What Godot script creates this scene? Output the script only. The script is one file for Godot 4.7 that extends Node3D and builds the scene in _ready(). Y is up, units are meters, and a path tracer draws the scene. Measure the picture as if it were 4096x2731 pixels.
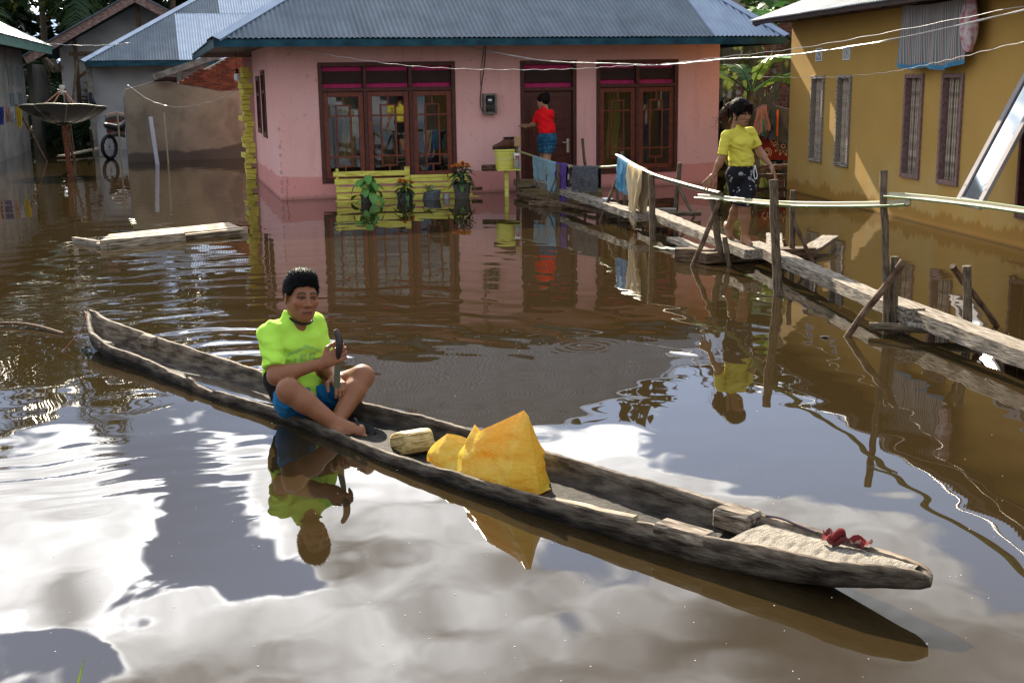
extends Node3D
# A flooded village yard: pink, yellow and grey houses standing in brown water, a plank walkway, a dugout canoe with a man.

var M := {}
var used := {}
var rng := RandomNumberGenerator.new()
var PO := Vector3(-3.504, 0, -18.896)      # front left corner of the pink house, its front runs to the right and away
var PYAW := 0.2749
var YO := Vector3(4.373, 0, -19.471)       # far corner of the yellow house, its long wall runs towards the viewer
var YYAW := -1.4527
var BO := Vector3(-3.01, 0, -8.42)         # stern of the canoe
var BU := Vector3(0.6788, 0, 0.7343)       # from stern to bow
var BN := Vector3(0.7343, 0, -0.6788)      # from the near side to the far side


func _ready() -> void:
	rng.seed = 7
	set_camera()
	set_sky()
	make_materials()
	build_water()
	build_pink_house()
	build_yellow_house()
	build_left_houses()
	build_vegetation()
	build_walkway()
	build_canoe()
	build_people()
	build_door_things()
	build_bench_and_pots()
	build_small_things()
	build_wires()


func set_camera() -> void:
	var cam := Camera3D.new()
	cam.name = "camera"
	var p := 0.2093
	var r := -0.0138
	var fw := Vector3(0, -sin(p), -cos(p))
	var up0 := Vector3(0, cos(p), -sin(p))
	var rt := Vector3.RIGHT * cos(r) + up0 * sin(r)
	var up := -Vector3.RIGHT * sin(r) + up0 * cos(r)
	cam.transform = Transform3D(Basis(rt, up, -fw), Vector3(0, 1.75, 0))
	cam.fov = rad_to_deg(2.0 * atan(784.0 / 2824.0))
	cam.near = 0.05
	cam.far = 2000.0
	add_child(cam)
	cam.current = true


func set_sky() -> void:
	var env := Environment.new()
	env.background_mode = Environment.BG_SKY
	env.tonemap_mode = Environment.TONE_MAPPER_LINEAR
	env.tonemap_exposure = 3.0
	env.sdfgi_enabled = true
	env.ssao_enabled = true
	env.ssil_enabled = true
	var sky := Sky.new()
	var pm := PanoramaSkyMaterial.new()
	pm.panorama = sky_picture()
	sky.sky_material = pm
	env.sky = sky
	var we := WorldEnvironment.new()
	we.name = "world_environment"
	we.environment = env
	add_child(we)
	var sun := DirectionalLight3D.new()
	sun.name = "sun"
	sun.light_energy = 1.6
	sun.light_color = Color(1.0, 0.95, 0.86)
	sun.light_angular_distance = 0.5
	sun.shadow_enabled = true
	var s := sun_way()
	sun.transform = Transform3D(Basis.looking_at(-s, Vector3.UP), Vector3(0, 20, 0))
	add_child(sun)


func sun_way() -> Vector3:
	var az := deg_to_rad(-14.0)
	var el := deg_to_rad(30.5)
	return Vector3(sin(az) * cos(el), sin(el), -cos(az) * cos(el))


func sky_picture() -> ImageTexture:
	# clouds laid on a high sheet, brighter towards the sun, over blue air; finest where clouds show in the water
	var a := FastNoiseLite.new()
	a.seed = 11
	a.noise_type = FastNoiseLite.TYPE_SIMPLEX_SMOOTH
	a.frequency = 1.0
	a.fractal_octaves = 8
	a.fractal_gain = 0.55
	var b := FastNoiseLite.new()
	b.seed = 5
	b.noise_type = FastNoiseLite.TYPE_SIMPLEX_SMOOTH
	b.frequency = 1.0
	b.fractal_octaves = 5
	b.fractal_gain = 0.55
	var big := sky_part(a, b, 512, 256, Rect2i(0, 0, 512, 256))
	big.resize(4096, 2048, Image.INTERPOLATE_CUBIC)
	var left := Rect2i(4096 - 330, 540, 330, 470)
	var right := Rect2i(0, 540, 330, 470)
	for r in [left, right]:
		var fine := sky_part(a, b, 4096, 2048, r)
		big.blit_rect(fine, Rect2i(0, 0, r.size.x, r.size.y), r.position)
	return ImageTexture.create_from_image(big)


func sky_part(a: FastNoiseLite, b: FastNoiseLite, w: int, h: int, r: Rect2i) -> Image:
	var s := sun_way()
	var data := PackedFloat32Array()
	data.resize(r.size.x * r.size.y * 3)
	var blobs := sky_blobs()
	var greys := [[-17.0, 26.6, 6.0, 1.5, 0.8], [-4.5, 24.9, 3.0, 1.2, 0.6], [13.9, 17.6, 3.0, 1.2, 0.5], [13.0, 25.5, 12.0, 3.6, 0.86], [1.0, 27.5, 7.0, 1.8, 0.65], [-8.0, 22.0, 1.8, 0.8, 0.6], [2.0, 23.0, 3.5, 1.0, 0.55], [-21.5, 22.5, 1.6, 1.2, 0.6], [-12.0, 27.0, 3.0, 1.0, 0.6], [-2.0, 18.8, 1.8, 0.6, 0.5]]
	var k := 0
	for y in range(r.position.y, r.end.y):
		var el := (0.5 - (y + 0.5) / h) * PI
		var eld := rad_to_deg(el)
		for x in range(r.position.x, r.end.x):
			var c := Vector3(0.05, 0.045, 0.04)
			if el > -0.02:
				var lon := wrapf((x + 0.5) / w * TAU, -PI, PI)          # the picture starts at -z
				var lond := rad_to_deg(lon)
				var d := Vector3(sin(lon) * cos(el), sin(el), -cos(lon) * cos(el))
				var t := 1.0 / (maxf(d.y, 0.0) + 0.12)
				var q := Vector3(d.x * t, 0.0, d.z * t)
				var n := a.get_noise_3d(q.x * 1.5, 3.0, q.z * 1.5)
				var m := b.get_noise_3d(q.x * 0.45 + 9.0, 7.0, q.z * 0.45)
				var v := n * 1.05 + m * 0.45 + 0.10
				var wx := lond + 2.8 * b.get_noise_3d(q.x * 2.2, 20.0, q.z * 2.2) + 2.2 * a.get_noise_3d(q.x * 4.0, 40.0, q.z * 4.0)
				var wy := eld + 1.7 * b.get_noise_3d(q.x * 2.2, 30.0, q.z * 2.2) + 1.6 * a.get_noise_3d(q.x * 4.0, 50.0, q.z * 4.0)
				for o in blobs:
					var e := Vector2((wx - o[0]) / o[2], (wy - o[1]) / o[3])
					v += o[4] * exp(-e.length_squared())
				var cover := smoothstep(0.04, 0.26, v)
				var ang := rad_to_deg(acos(clampf(d.dot(s), -1.0, 1.0)))
				var glow := exp(-pow(ang / 27.0, 2.0))
				var wide := exp(-pow(ang / 48.0, 2.0))
				var air := Vector3(0.21, 0.255, 0.325).lerp(Vector3(0.31, 0.40, 0.58), wide)
				air *= 1.0 - 0.50 * exp(-pow((lond + 18.0) / 9.0, 2.0) - pow((eld - 17.0) / 6.0, 2.0))
				var fine := b.get_noise_3d(q.x * 4.2, 1.0, q.z * 4.2)
				var body := n * 0.55 + fine * 0.30 + m * 0.25
				var lit := lerpf(0.62, 2.25, glow)
				lit *= clampf(0.66 + 1.5 * body, 0.20, 1.5)
				lit *= 1.0 - 0.30 * smoothstep(0.45, 1.1, v)
				for o in greys:
					var e := Vector2((wx - o[0]) / o[2], (wy - o[1]) / o[3])
					lit *= 1.0 - o[4] * exp(-e.length_squared())
				# the thin edges of clouds before the sun shine most
				lit *= 1.0 + 0.8 * glow * exp(-pow((v - 0.22) / 0.12, 2.0))
				var cloud := Vector3(lit * 0.985, lit * 0.99, lit)
				c = air.lerp(cloud, cover)
			data[k] = c.x
			data[k + 1] = c.y
			data[k + 2] = c.z
			k += 3
	return Image.create_from_data(r.size.x, r.size.y, false, Image.FORMAT_RGBF, data.to_byte_array())


func sky_blobs() -> Array:
	# bearing and elevation in degrees, half sizes, more or less cloud
	return [[-18.0, 12.0, 9.0, 3.2, -0.7], [-13.7, 16.9, 1.3, 2.2, 0.6], [-21.5, 18.5, 3.8, 2.3, 0.75], [-15.6, 20.8, 2.9, 2.0, -1.5], [-12.6, 21.8, 1.8, 0.9, -0.8], [-22.0, 24.6, 2.0, 1.2, -1.2], [-15.8, 18.2, 0.9, 1.2, -0.6], [-10.0, 19.2, 3.3, 2.4, 0.8],
		[-7.0, 23.0, 5.0, 2.4, 0.6], [-1.7, 20.5, 4.0, 2.2, 0.6], [-15.0, 24.4, 5.0, 1.3, 0.7], [10.8, 14.8, 9.0, 2.4, -0.5], [5.0, 18.5, 2.8, 1.2, 0.5], [11.0, 20.0, 5.0, 1.5, 0.6], [-20.0, 31.0, 22.0, 5.0, 0.35], [18.0, 18.5, 4.0, 1.0, -0.25], [16.0, 25.5, 9.0, 3.0, 0.9]]


# ---------------------------------------------------------------- naming and nodes

func numbered(called: String) -> String:
	if not used.has(called):
		used[called] = 0
		return called
	used[called] += 1
	return "%s_%03d" % [called, used[called]]


func tag(o: Node3D, label: String, category: String, group := "") -> Node3D:
	o.set_meta("label", label)
	o.set_meta("category", category)
	if group != "":
		o.set_meta("group", group)
	return o


func thing(called: String, label: String, category: String, at := Vector3.ZERO, turn := 0.0, group := "") -> Node3D:
	var o := Node3D.new()
	o.name = numbered(called)
	add_child(o, true)
	o.position = at
	o.rotation.y = turn
	return tag(o, label, category, group)


func part(called: String, mesh: Mesh, mat: Material, parent: Node3D, at := Transform3D.IDENTITY) -> MeshInstance3D:
	var o := MeshInstance3D.new()
	o.name = called if parent != self else numbered(called)
	o.mesh = mesh
	o.material_override = mat
	parent.add_child(o, true)
	o.transform = at
	return o


func solo(called: String, mesh: Mesh, mat: Material, label: String, category: String, at := Transform3D.IDENTITY, group := "") -> MeshInstance3D:
	var o := part(called, mesh, mat, self, at)
	tag(o, label, category, group)
	return o


func struct(called: String, mesh: Mesh, mat: Material) -> MeshInstance3D:
	var o := part(called, mesh, mat, self)
	o.set_meta("kind", "structure")
	return o


func noise(sd: int, freq: float, oct := 3) -> FastNoiseLite:
	var n := FastNoiseLite.new()
	n.seed = sd
	n.noise_type = FastNoiseLite.TYPE_SIMPLEX_SMOOTH
	n.frequency = freq
	n.fractal_octaves = oct
	return n


static func frame(a: Vector3, b: Vector3, side := Vector3.UP) -> Basis:
	# x runs from a to b, y as near to side as it can
	var x := (b - a).normalized()
	if absf(x.dot(side)) > 0.98:
		side = Vector3.RIGHT
	var z := x.cross(side).normalized()
	return Basis(x, z.cross(x), z)


# ---------------------------------------------------------------- mesh builder

class MB:
	var V := PackedVector3Array()
	var T := PackedVector2Array()
	var C := PackedColorArray()
	var I := PackedInt32Array()
	var N := PackedVector3Array()
	var tint := Color.WHITE
	var colored := false

	func vert(p: Vector3, uv := Vector2.ZERO) -> int:
		V.append(p)
		T.append(uv)
		C.append(tint)
		return V.size() - 1

	func tri(a: int, b: int, c: int) -> void:
		I.append(a)
		I.append(b)
		I.append(c)

	func quad(a: Vector3, b: Vector3, c: Vector3, d: Vector3, r := Rect2(0, 0, 1, 1)) -> void:
		var i := vert(a, r.position)
		vert(b, Vector2(r.end.x, r.position.y))
		vert(c, r.end)
		vert(d, Vector2(r.position.x, r.end.y))
		tri(i, i + 1, i + 2)
		tri(i, i + 2, i + 3)

	func box(t: Transform3D, s: Vector3, bev := 0.0) -> void:
		# a box of size s centred on t, its edges cut back by bev
		var h := s * 0.5
		var g := minf(bev, minf(h.x, minf(h.y, h.z)) * 0.9)
		var ids := {}
		for ax in 3:
			for sg in [-1.0, 1.0]:
				var q := []
				for e in [Vector2(-1, -1), Vector2(1, -1), Vector2(1, 1), Vector2(-1, 1)]:
					var p := Vector3.ZERO
					p[ax] = sg * h[ax]
					p[(ax + 1) % 3] = e.x * (h[(ax + 1) % 3] - g)
					p[(ax + 2) % 3] = e.y * (h[(ax + 2) % 3] - g)
					var k := vert(t * p, Vector2(p[(ax + 1) % 3] + h[(ax + 1) % 3], p[(ax + 2) % 3] + h[(ax + 2) % 3]))
					q.append(k)
					var key := Vector3(sg if ax == 0 else (e.x if (ax + 1) % 3 == 0 else e.y), sg if ax == 1 else (e.x if (ax + 1) % 3 == 1 else e.y), sg if ax == 2 else (e.x if (ax + 1) % 3 == 2 else e.y))
					ids[[key, ax]] = k
				if sg > 0:
					tri(q[0], q[2], q[1]); tri(q[0], q[3], q[2])
				else:
					tri(q[0], q[1], q[2]); tri(q[0], q[2], q[3])
		if g > 0.0:
			for ax in 3:
				var b := (ax + 1) % 3
				var c := (ax + 2) % 3
				for sb in [-1.0, 1.0]:
					for sc in [-1.0, 1.0]:
						var k0 := Vector3.ZERO
						k0[b] = sb
						k0[c] = sc
						k0[ax] = -1.0
						var k1 := k0
						k1[ax] = 1.0
						var a0: int = ids[[k0, b]]
						var a1: int = ids[[k1, b]]
						var c1: int = ids[[k1, c]]
						var c0: int = ids[[k0, c]]
						if sb * sc > 0:
							flat4(a0, a1, c1, c0)
						else:
							flat4(a0, c0, c1, a1)
			for sx in [-1.0, 1.0]:
				for sy in [-1.0, 1.0]:
					for sz in [-1.0, 1.0]:
						var k := Vector3(sx, sy, sz)
						var i0 := vert(V[ids[[k, 0]]])
						var i1 := vert(V[ids[[k, 1]]])
						var i2 := vert(V[ids[[k, 2]]])
						if sx * sy * sz > 0:
							tri(i0, i2, i1)
						else:
							tri(i0, i1, i2)

	func flat4(a: int, b: int, c: int, d: int) -> void:
		var i := vert(V[a], T[a])
		vert(V[b], T[b])
		vert(V[c], T[c])
		vert(V[d], T[d])
		tri(i, i + 1, i + 2)
		tri(i, i + 2, i + 3)

	func bar(a: Vector3, b: Vector3, w: float, h: float, side := Vector3.UP, bev := 0.0) -> void:
		# a squared bar from a to b, h along side, w across
		var x := (b - a).normalized()
		if absf(x.dot(side)) > 0.98:
			side = Vector3.RIGHT
		var z := x.cross(side).normalized()
		box(Transform3D(Basis(x, z.cross(x), z), (a + b) * 0.5), Vector3(a.distance_to(b), h, w), bev)

	func tube(pts: Array, radii: Array, sides := 8, caps := true, wob: FastNoiseLite = null, amp := 0.0, closed := false) -> void:
		var n := pts.size()
		var up := Vector3(0.31, 0.2, 0.93)
		var first := V.size()
		var run := 0.0
		for i in n:
			var p: Vector3 = pts[i]
			var d: Vector3 = (pts[mini(i + 1, n - 1)] - pts[maxi(i - 1, 0)]).normalized()
			if closed:
				d = (pts[(i + 1) % n] - pts[(i + n - 1) % n]).normalized()
			var x := d.cross(up)
			if x.length() < 0.05:
				x = d.cross(Vector3.RIGHT)
			x = x.normalized()
			var y := d.cross(x)
			up = y.cross(d) if false else up
			if i > 0:
				run += p.distance_to(pts[i - 1])
			for k in sides + 1:
				var a := TAU * (k % sides) / sides
				var r: float = radii[i] if radii.size() > 1 else radii[0]
				var o := x * cos(a) + y * sin(a)
				if wob:
					r *= 1.0 + amp * wob.get_noise_3dv((p + o * r) * 1.0)
				vert(p + o * r, Vector2(float(k) / sides, run))
		var m := sides + 1
		for i in (n if closed else n - 1):
			for k in sides:
				var a := first + i * m + k
				var b := first + ((i + 1) % n) * m + k
				tri(a, a + 1, b + 1)
				tri(a, b + 1, b)
		if caps and not closed:
			for e in [0, n - 1]:
				var c := vert(pts[e], Vector2(0.5, 0.5))
				var f := V.size()
				for k in sides:
					vert(V[first + e * m + k], Vector2(0.5, 0.5))
				for k in sides:
					if e == 0:
						tri(c, f + (k + 1) % sides, f + k)
					else:
						tri(c, f + k, f + (k + 1) % sides)

	func lathe(prof: Array, segs: int, t := Transform3D.IDENTITY) -> void:
		# profile of (radius, height), turned about y
		var first := V.size()
		var n := prof.size()
		for i in n:
			for k in segs + 1:
				var a := TAU * k / segs
				vert(t * Vector3(prof[i].x * cos(a), prof[i].y, prof[i].x * sin(a)), Vector2(float(k) / segs, prof[i].y))
		for i in n - 1:
			for k in segs:
				var a := first + i * (segs + 1) + k
				var b := a + segs + 1
				tri(a, b, b + 1)
				tri(a, b + 1, a + 1)

	func grid(nu: int, nv: int, f: Callable, uvs := Vector2.ONE) -> void:
		var first := V.size()
		for j in nv + 1:
			for i in nu + 1:
				var u := float(i) / nu
				var v := float(j) / nv
				vert(f.call(u, v), Vector2(u, v) * uvs)
		for j in nv:
			for i in nu:
				var a := first + j * (nu + 1) + i
				var b := a + nu + 1
				tri(a, a + 1, b + 1)
				tri(a, b + 1, b)

	func prism(poly: PackedVector2Array, depth: float, t := Transform3D.IDENTITY) -> void:
		# a flat outline in x and y, given a depth along z from -depth/2 to depth/2
		var ids := Geometry2D.triangulate_polygon(poly)
		for s in [-1.0, 1.0]:
			var f := V.size()
			for p in poly:
				vert(t * Vector3(p.x, p.y, s * depth * 0.5), p)
			for k in range(0, ids.size(), 3):
				if s > 0:
					tri(f + ids[k], f + ids[k + 2], f + ids[k + 1])
				else:
					tri(f + ids[k], f + ids[k + 1], f + ids[k + 2])
		var run := 0.0
		for k in poly.size():
			var a := poly[k]
			var b := poly[(k + 1) % poly.size()]
			quad(t * Vector3(a.x, a.y, -depth * 0.5), t * Vector3(b.x, b.y, -depth * 0.5), t * Vector3(b.x, b.y, depth * 0.5), t * Vector3(a.x, a.y, depth * 0.5), Rect2(run, 0, a.distance_to(b), depth))
			run += a.distance_to(b)

	func plane_uv(size: Vector2) -> void:
		for i in V.size():
			T[i] = Vector2(V[i].x / size.x, 1.0 - V[i].y / size.y)

	func done() -> ArrayMesh:
		if N.size() != V.size():
			N.resize(V.size())
			N.fill(Vector3.ZERO)
			for k in range(0, I.size(), 3):
				var a := V[I[k]]
				var n := (V[I[k + 2]] - a).cross(V[I[k + 1]] - a)
				N[I[k]] += n
				N[I[k + 1]] += n
				N[I[k + 2]] += n
			for k in N.size():
				N[k] = N[k].normalized() if N[k].length_squared() > 0.0 else Vector3.UP
		var a := []
		a.resize(Mesh.ARRAY_MAX)
		a[Mesh.ARRAY_VERTEX] = V
		a[Mesh.ARRAY_NORMAL] = N
		a[Mesh.ARRAY_TEX_UV] = T
		if colored:
			a[Mesh.ARRAY_COLOR] = C
		a[Mesh.ARRAY_INDEX] = I
		var m := ArrayMesh.new()
		m.add_surface_from_arrays(Mesh.PRIMITIVE_TRIANGLES, a)
		return m


func box_mesh(s: Vector3, bev := 0.0) -> ArrayMesh:
	var b := MB.new()
	b.box(Transform3D.IDENTITY, s, bev)
	return b.done()


func at(x: float, y: float, z: float) -> Transform3D:
	return Transform3D(Basis.IDENTITY, Vector3(x, y, z))


func path3(pts: Array, steps := 6) -> Array:
	# a smooth line through points
	var c := Curve3D.new()
	for i in pts.size():
		var t: Vector3 = (pts[mini(i + 1, pts.size() - 1)] - pts[maxi(i - 1, 0)]) / 6.0
		c.add_point(pts[i], -t, t)
	var out := []
	var n := (pts.size() - 1) * steps
	for i in n + 1:
		out.append(c.samplef(float(i) / steps))
	return out


# ---------------------------------------------------------------- materials

func ramp_tex(sd: int, freq: float, oct: int, cols: Array, size := 256, fine := 0.0, kind := FastNoiseLite.TYPE_SIMPLEX_SMOOTH) -> ImageTexture:
	# seamless noise turned into linear base colours
	var n := FastNoiseLite.new()
	n.seed = sd
	n.noise_type = kind
	n.frequency = freq
	n.fractal_octaves = oct
	n.fractal_gain = 0.55
	var im := n.get_seamless_image(size, size, false, false, 0.15)
	im.convert(Image.FORMAT_L8)
	var n2 := FastNoiseLite.new()
	n2.seed = sd + 50
	n2.noise_type = FastNoiseLite.TYPE_VALUE
	n2.frequency = 0.45
	var im2 := n2.get_seamless_image(size, size, false, false, 0.1)
	im2.convert(Image.FORMAT_L8)
	var src := im.get_data()
	var src2 := im2.get_data()
	var lut := PackedByteArray()
	lut.resize(256 * 3)
	for i in 256:
		var t := clampf((i / 255.0 - 0.5) * 1.5 + 0.5, 0.0, 0.9999) * (cols.size() - 1)
		var k := int(t)
		var c: Color = cols[k].lerp(cols[mini(k + 1, cols.size() - 1)], t - k)
		c = c.linear_to_srgb()
		lut[i * 3] = int(clampf(c.r, 0, 1) * 255)
		lut[i * 3 + 1] = int(clampf(c.g, 0, 1) * 255)
		lut[i * 3 + 2] = int(clampf(c.b, 0, 1) * 255)
	var out := PackedByteArray()
	out.resize(size * size * 3)
	for i in src.size():
		var v := src[i]
		if fine > 0.0:
			v = clampi(int(v + (src2[i] - 128) * fine), 0, 255)
		out[i * 3] = lut[v * 3]
		out[i * 3 + 1] = lut[v * 3 + 1]
		out[i * 3 + 2] = lut[v * 3 + 2]
	return ImageTexture.create_from_image(Image.create_from_data(size, size, false, Image.FORMAT_RGB8, out))


func grey_tex(sd: int, freq: float, oct: int, size := 256, kind := FastNoiseLite.TYPE_SIMPLEX_SMOOTH) -> ImageTexture:
	var n := FastNoiseLite.new()
	n.seed = sd
	n.noise_type = kind
	n.frequency = freq
	n.fractal_octaves = oct
	var im := n.get_seamless_image(size, size, false, false, 0.15)
	im.convert(Image.FORMAT_RGB8)
	return ImageTexture.create_from_image(im)


func flat(r: float, g: float, b: float, rough := 0.8, spec := 0.35) -> StandardMaterial3D:
	var m := StandardMaterial3D.new()
	m.albedo_color = Color(r, g, b).linear_to_srgb()
	m.roughness = rough
	m.metallic_specular = spec
	return m


func tri_mat(tex: Texture2D, scale: Vector3, rough := 0.85, bump: Texture2D = null, depth := 0.0, world := false, spec := 0.3) -> StandardMaterial3D:
	var m := StandardMaterial3D.new()
	m.albedo_texture = tex
	m.uv1_triplanar = true
	m.uv1_world_triplanar = world
	m.uv1_scale = scale
	m.roughness = rough
	m.metallic_specular = spec
	if bump:
		m.heightmap_enabled = true
		m.heightmap_texture = bump
		m.heightmap_scale = depth
	return m


func tinted(m: StandardMaterial3D, c: Color) -> StandardMaterial3D:
	var t: StandardMaterial3D = m.duplicate()
	t.albedo_color = c.linear_to_srgb()
	return t


func vcol(rough := 0.8, spec := 0.3, bump: Texture2D = null, scale := Vector3.ONE, depth := 0.0) -> StandardMaterial3D:
	var m := StandardMaterial3D.new()
	m.vertex_color_use_as_albedo = true
	m.roughness = rough
	m.metallic_specular = spec
	if bump:
		m.uv1_triplanar = true
		m.uv1_scale = scale
		m.heightmap_enabled = true
		m.heightmap_texture = bump
		m.heightmap_scale = depth
	return m


func C3(r: float, g: float, b: float) -> Color:
	return Color(r, g, b)


func make_materials() -> void:
	var bump_soft := grey_tex(3, 0.02, 4)
	var bump_fine := grey_tex(4, 0.12, 3)
	M.bump_soft = bump_soft
	M.bump_fine = bump_fine
	# weathered wood, grain along local x (boards) or local y (posts)
	var wood := ramp_tex(21, 0.02, 5, [C3(0.06, 0.045, 0.033), C3(0.16, 0.128, 0.096), C3(0.25, 0.21, 0.165), C3(0.34, 0.295, 0.24)], 512, 0.14)
	var wood_b := ramp_tex(27, 0.025, 5, [C3(0.03, 0.017, 0.010), C3(0.085, 0.048, 0.028), C3(0.14, 0.085, 0.05), C3(0.20, 0.14, 0.09)], 256, 0.4)
	M.board = tri_mat(wood, Vector3(0.35, 4.0, 4.0), 0.85, bump_fine, 0.35)
	M.post = tri_mat(wood, Vector3(5.5, 0.7, 5.5), 0.85, bump_fine, 0.4)
	M.post = tinted(M.post, C3(0.58, 0.52, 0.44))
	M.bark = tri_mat(wood_b, Vector3(5.5, 1.2, 5.5), 0.8, bump_fine, 0.5)
	M.brown_board = tri_mat(wood_b, Vector3(0.8, 5.0, 5.0), 0.75, bump_fine, 0.3)
	M.canoe = tri_mat(ramp_tex(33, 0.018, 5, [C3(0.03, 0.021, 0.015), C3(0.085, 0.062, 0.044), C3(0.17, 0.13, 0.095), C3(0.25, 0.205, 0.155), C3(0.33, 0.28, 0.22)], 512, 0.22), Vector3(0.55, 2.6, 2.6), 0.8, bump_fine, 0.5)
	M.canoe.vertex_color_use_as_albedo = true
	M.bamboo = tri_mat(ramp_tex(35, 0.03, 3, [C3(0.10, 0.11, 0.035), C3(0.22, 0.22, 0.09), C3(0.33, 0.31, 0.16)]), Vector3(1, 8, 8), 0.5)
	M.bamboo_green = tri_mat(ramp_tex(36, 0.03, 3, [C3(0.06, 0.13, 0.035), C3(0.12, 0.22, 0.07), C3(0.2, 0.3, 0.12)]), Vector3(0.6, 8, 8), 0.4)
	M.bamboo_dry = tri_mat(ramp_tex(37, 0.03, 3, [C3(0.05, 0.032, 0.022), C3(0.12, 0.085, 0.06), C3(0.30, 0.25, 0.19)]), Vector3(0.6, 8, 8), 0.5)
	M.bamboo_inside = flat(0.42, 0.38, 0.27, 0.6)
	# corrugated iron
	M.iron = tri_mat(ramp_tex(41, 0.012, 4, [C3(0.066, 0.088, 0.112), C3(0.092, 0.119, 0.148), C3(0.122, 0.152, 0.182)], 256, 0.15), Vector3(0.5, 0.5, 0.5), 0.6, null, 0, true, 0.3)
	M.iron.metallic = 0.1
	M.iron_new = tri_mat(ramp_tex(42, 0.02, 3, [C3(0.13, 0.17, 0.23), C3(0.19, 0.235, 0.30)]), Vector3(0.5, 0.5, 0.5), 0.33, null, 0, true, 0.5)
	M.iron_new.metallic = 0.85
	M.iron_pale = tri_mat(ramp_tex(43, 0.03, 3, [C3(0.24, 0.24, 0.23), C3(0.36, 0.36, 0.345)]), Vector3(0.5, 0.5, 0.5), 0.45, null, 0, true, 0.5)
	M.iron_pale.metallic = 0.4
	M.fascia = tri_mat(ramp_tex(44, 0.02, 4, [C3(0.004, 0.028, 0.042), C3(0.008, 0.05, 0.075), C3(0.014, 0.07, 0.095)]), Vector3(0.5, 1, 1), 0.6)
	M.fascia_green = tri_mat(ramp_tex(45, 0.02, 4, [C3(0.05, 0.11, 0.09), C3(0.10, 0.20, 0.16)]), Vector3(0.5, 1, 1), 0.7)
	# plaster
	M.pink_plain = tri_mat(ramp_tex(51, 0.008, 4, [C3(0.62, 0.33, 0.31), C3(0.72, 0.39, 0.365), C3(0.75, 0.42, 0.39)], 256, 0.08), Vector3(0.4, 0.4, 0.4), 0.9, bump_soft, 0.25)
	M.plaster_grey = tri_mat(ramp_tex(52, 0.008, 5, [C3(0.075, 0.07, 0.06), C3(0.12, 0.11, 0.09), C3(0.17, 0.155, 0.125)], 256, 0.15), Vector3(0.3, 0.3, 0.3), 0.9, bump_soft, 0.4, true)
	M.plaster_white = tri_mat(ramp_tex(53, 0.01, 5, [C3(0.28, 0.28, 0.29), C3(0.42, 0.42, 0.43), C3(0.48, 0.48, 0.49)]), Vector3(0.3, 0.3, 0.3), 0.9, null, 0, true)
	M.concrete = tri_mat(ramp_tex(54, 0.015, 5, [C3(0.11, 0.10, 0.085), C3(0.19, 0.175, 0.15), C3(0.26, 0.245, 0.21)], 256, 0.3), Vector3(1, 1, 1), 0.9, bump_fine, 0.3, true)
	M.brick = tri_mat(ramp_tex(55, 0.05, 4, [C3(0.10, 0.028, 0.016), C3(0.19, 0.055, 0.03), C3(0.26, 0.085, 0.045)], 256, 0.3), Vector3(3, 3, 3), 0.9, bump_fine, 0.3, true)
	M.brick_dark = tri_mat(ramp_tex(56, 0.05, 4, [C3(0.075, 0.03, 0.022), C3(0.13, 0.05, 0.036), C3(0.17, 0.07, 0.05)], 256, 0.3), Vector3(3, 3, 3), 0.9, null, 0, true)
	M.mortar = flat(0.30, 0.27, 0.24, 0.95)
	# joinery
	M.frame_wood = tri_mat(ramp_tex(61, 0.02, 4, [C3(0.05, 0.016, 0.011), C3(0.075, 0.023, 0.016), C3(0.10, 0.034, 0.022)], 256, 0.2), Vector3(1.5, 1.5, 1.5), 0.55, null, 0, true, 0.4)
	M.sash_wood = tri_mat(ramp_tex(62, 0.02, 4, [C3(0.115, 0.026, 0.014), C3(0.155, 0.036, 0.019), C3(0.19, 0.048, 0.026)], 256, 0.15), Vector3(1.5, 1.5, 1.5), 0.5, null, 0, true, 0.4)
	M.door_wood = tri_mat(ramp_tex(63, 0.02, 4, [C3(0.055, 0.012, 0.008), C3(0.08, 0.018, 0.011)], 256, 0.15), Vector3(1.5, 1.5, 1.5), 0.4, null, 0, true, 0.45)
	M.transom_wood = tri_mat(ramp_tex(64, 0.02, 4, [C3(0.026, 0.013, 0.011), C3(0.05, 0.026, 0.02)], 256, 0.3), Vector3(1, 5, 1), 0.6, null, 0, true)
	var g := StandardMaterial3D.new()
	g.transparency = BaseMaterial3D.TRANSPARENCY_ALPHA
	g.albedo_color = Color(0.06, 0.07, 0.065, 0.16)
	g.roughness = 0.02
	g.metallic_specular = 0.6
	M.glass = g
	M.pink_cloth = flat(0.46, 0.035, 0.13, 0.9)
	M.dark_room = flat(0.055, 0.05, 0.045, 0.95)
	M.curtain_yellow = flat(0.30, 0.26, 0.05, 0.9)
	M.curtain_blue = flat(0.02, 0.035, 0.10, 0.9)
	M.black = flat(0.012, 0.012, 0.013, 0.6)
	M.black_shiny = flat(0.012, 0.012, 0.013, 0.3, 0.5)
	M.steel = flat(0.55, 0.53, 0.50, 0.3, 0.5)
	M.steel.metallic = 0.9
	M.yellow_paint = tri_mat(ramp_tex(65, 0.02, 5, [C3(0.38, 0.33, 0.05), C3(0.62, 0.55, 0.10), C3(0.72, 0.66, 0.16)], 256, 0.2), Vector3(0.7, 3, 3), 0.6, bump_fine, 0.2, true)
	M.yellow_plastic = tri_mat(ramp_tex(66, 0.03, 4, [C3(0.58, 0.52, 0.09), C3(0.70, 0.64, 0.13)], 256, 0.1), Vector3(1, 1, 1), 0.4, null, 0, true, 0.4)
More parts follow.
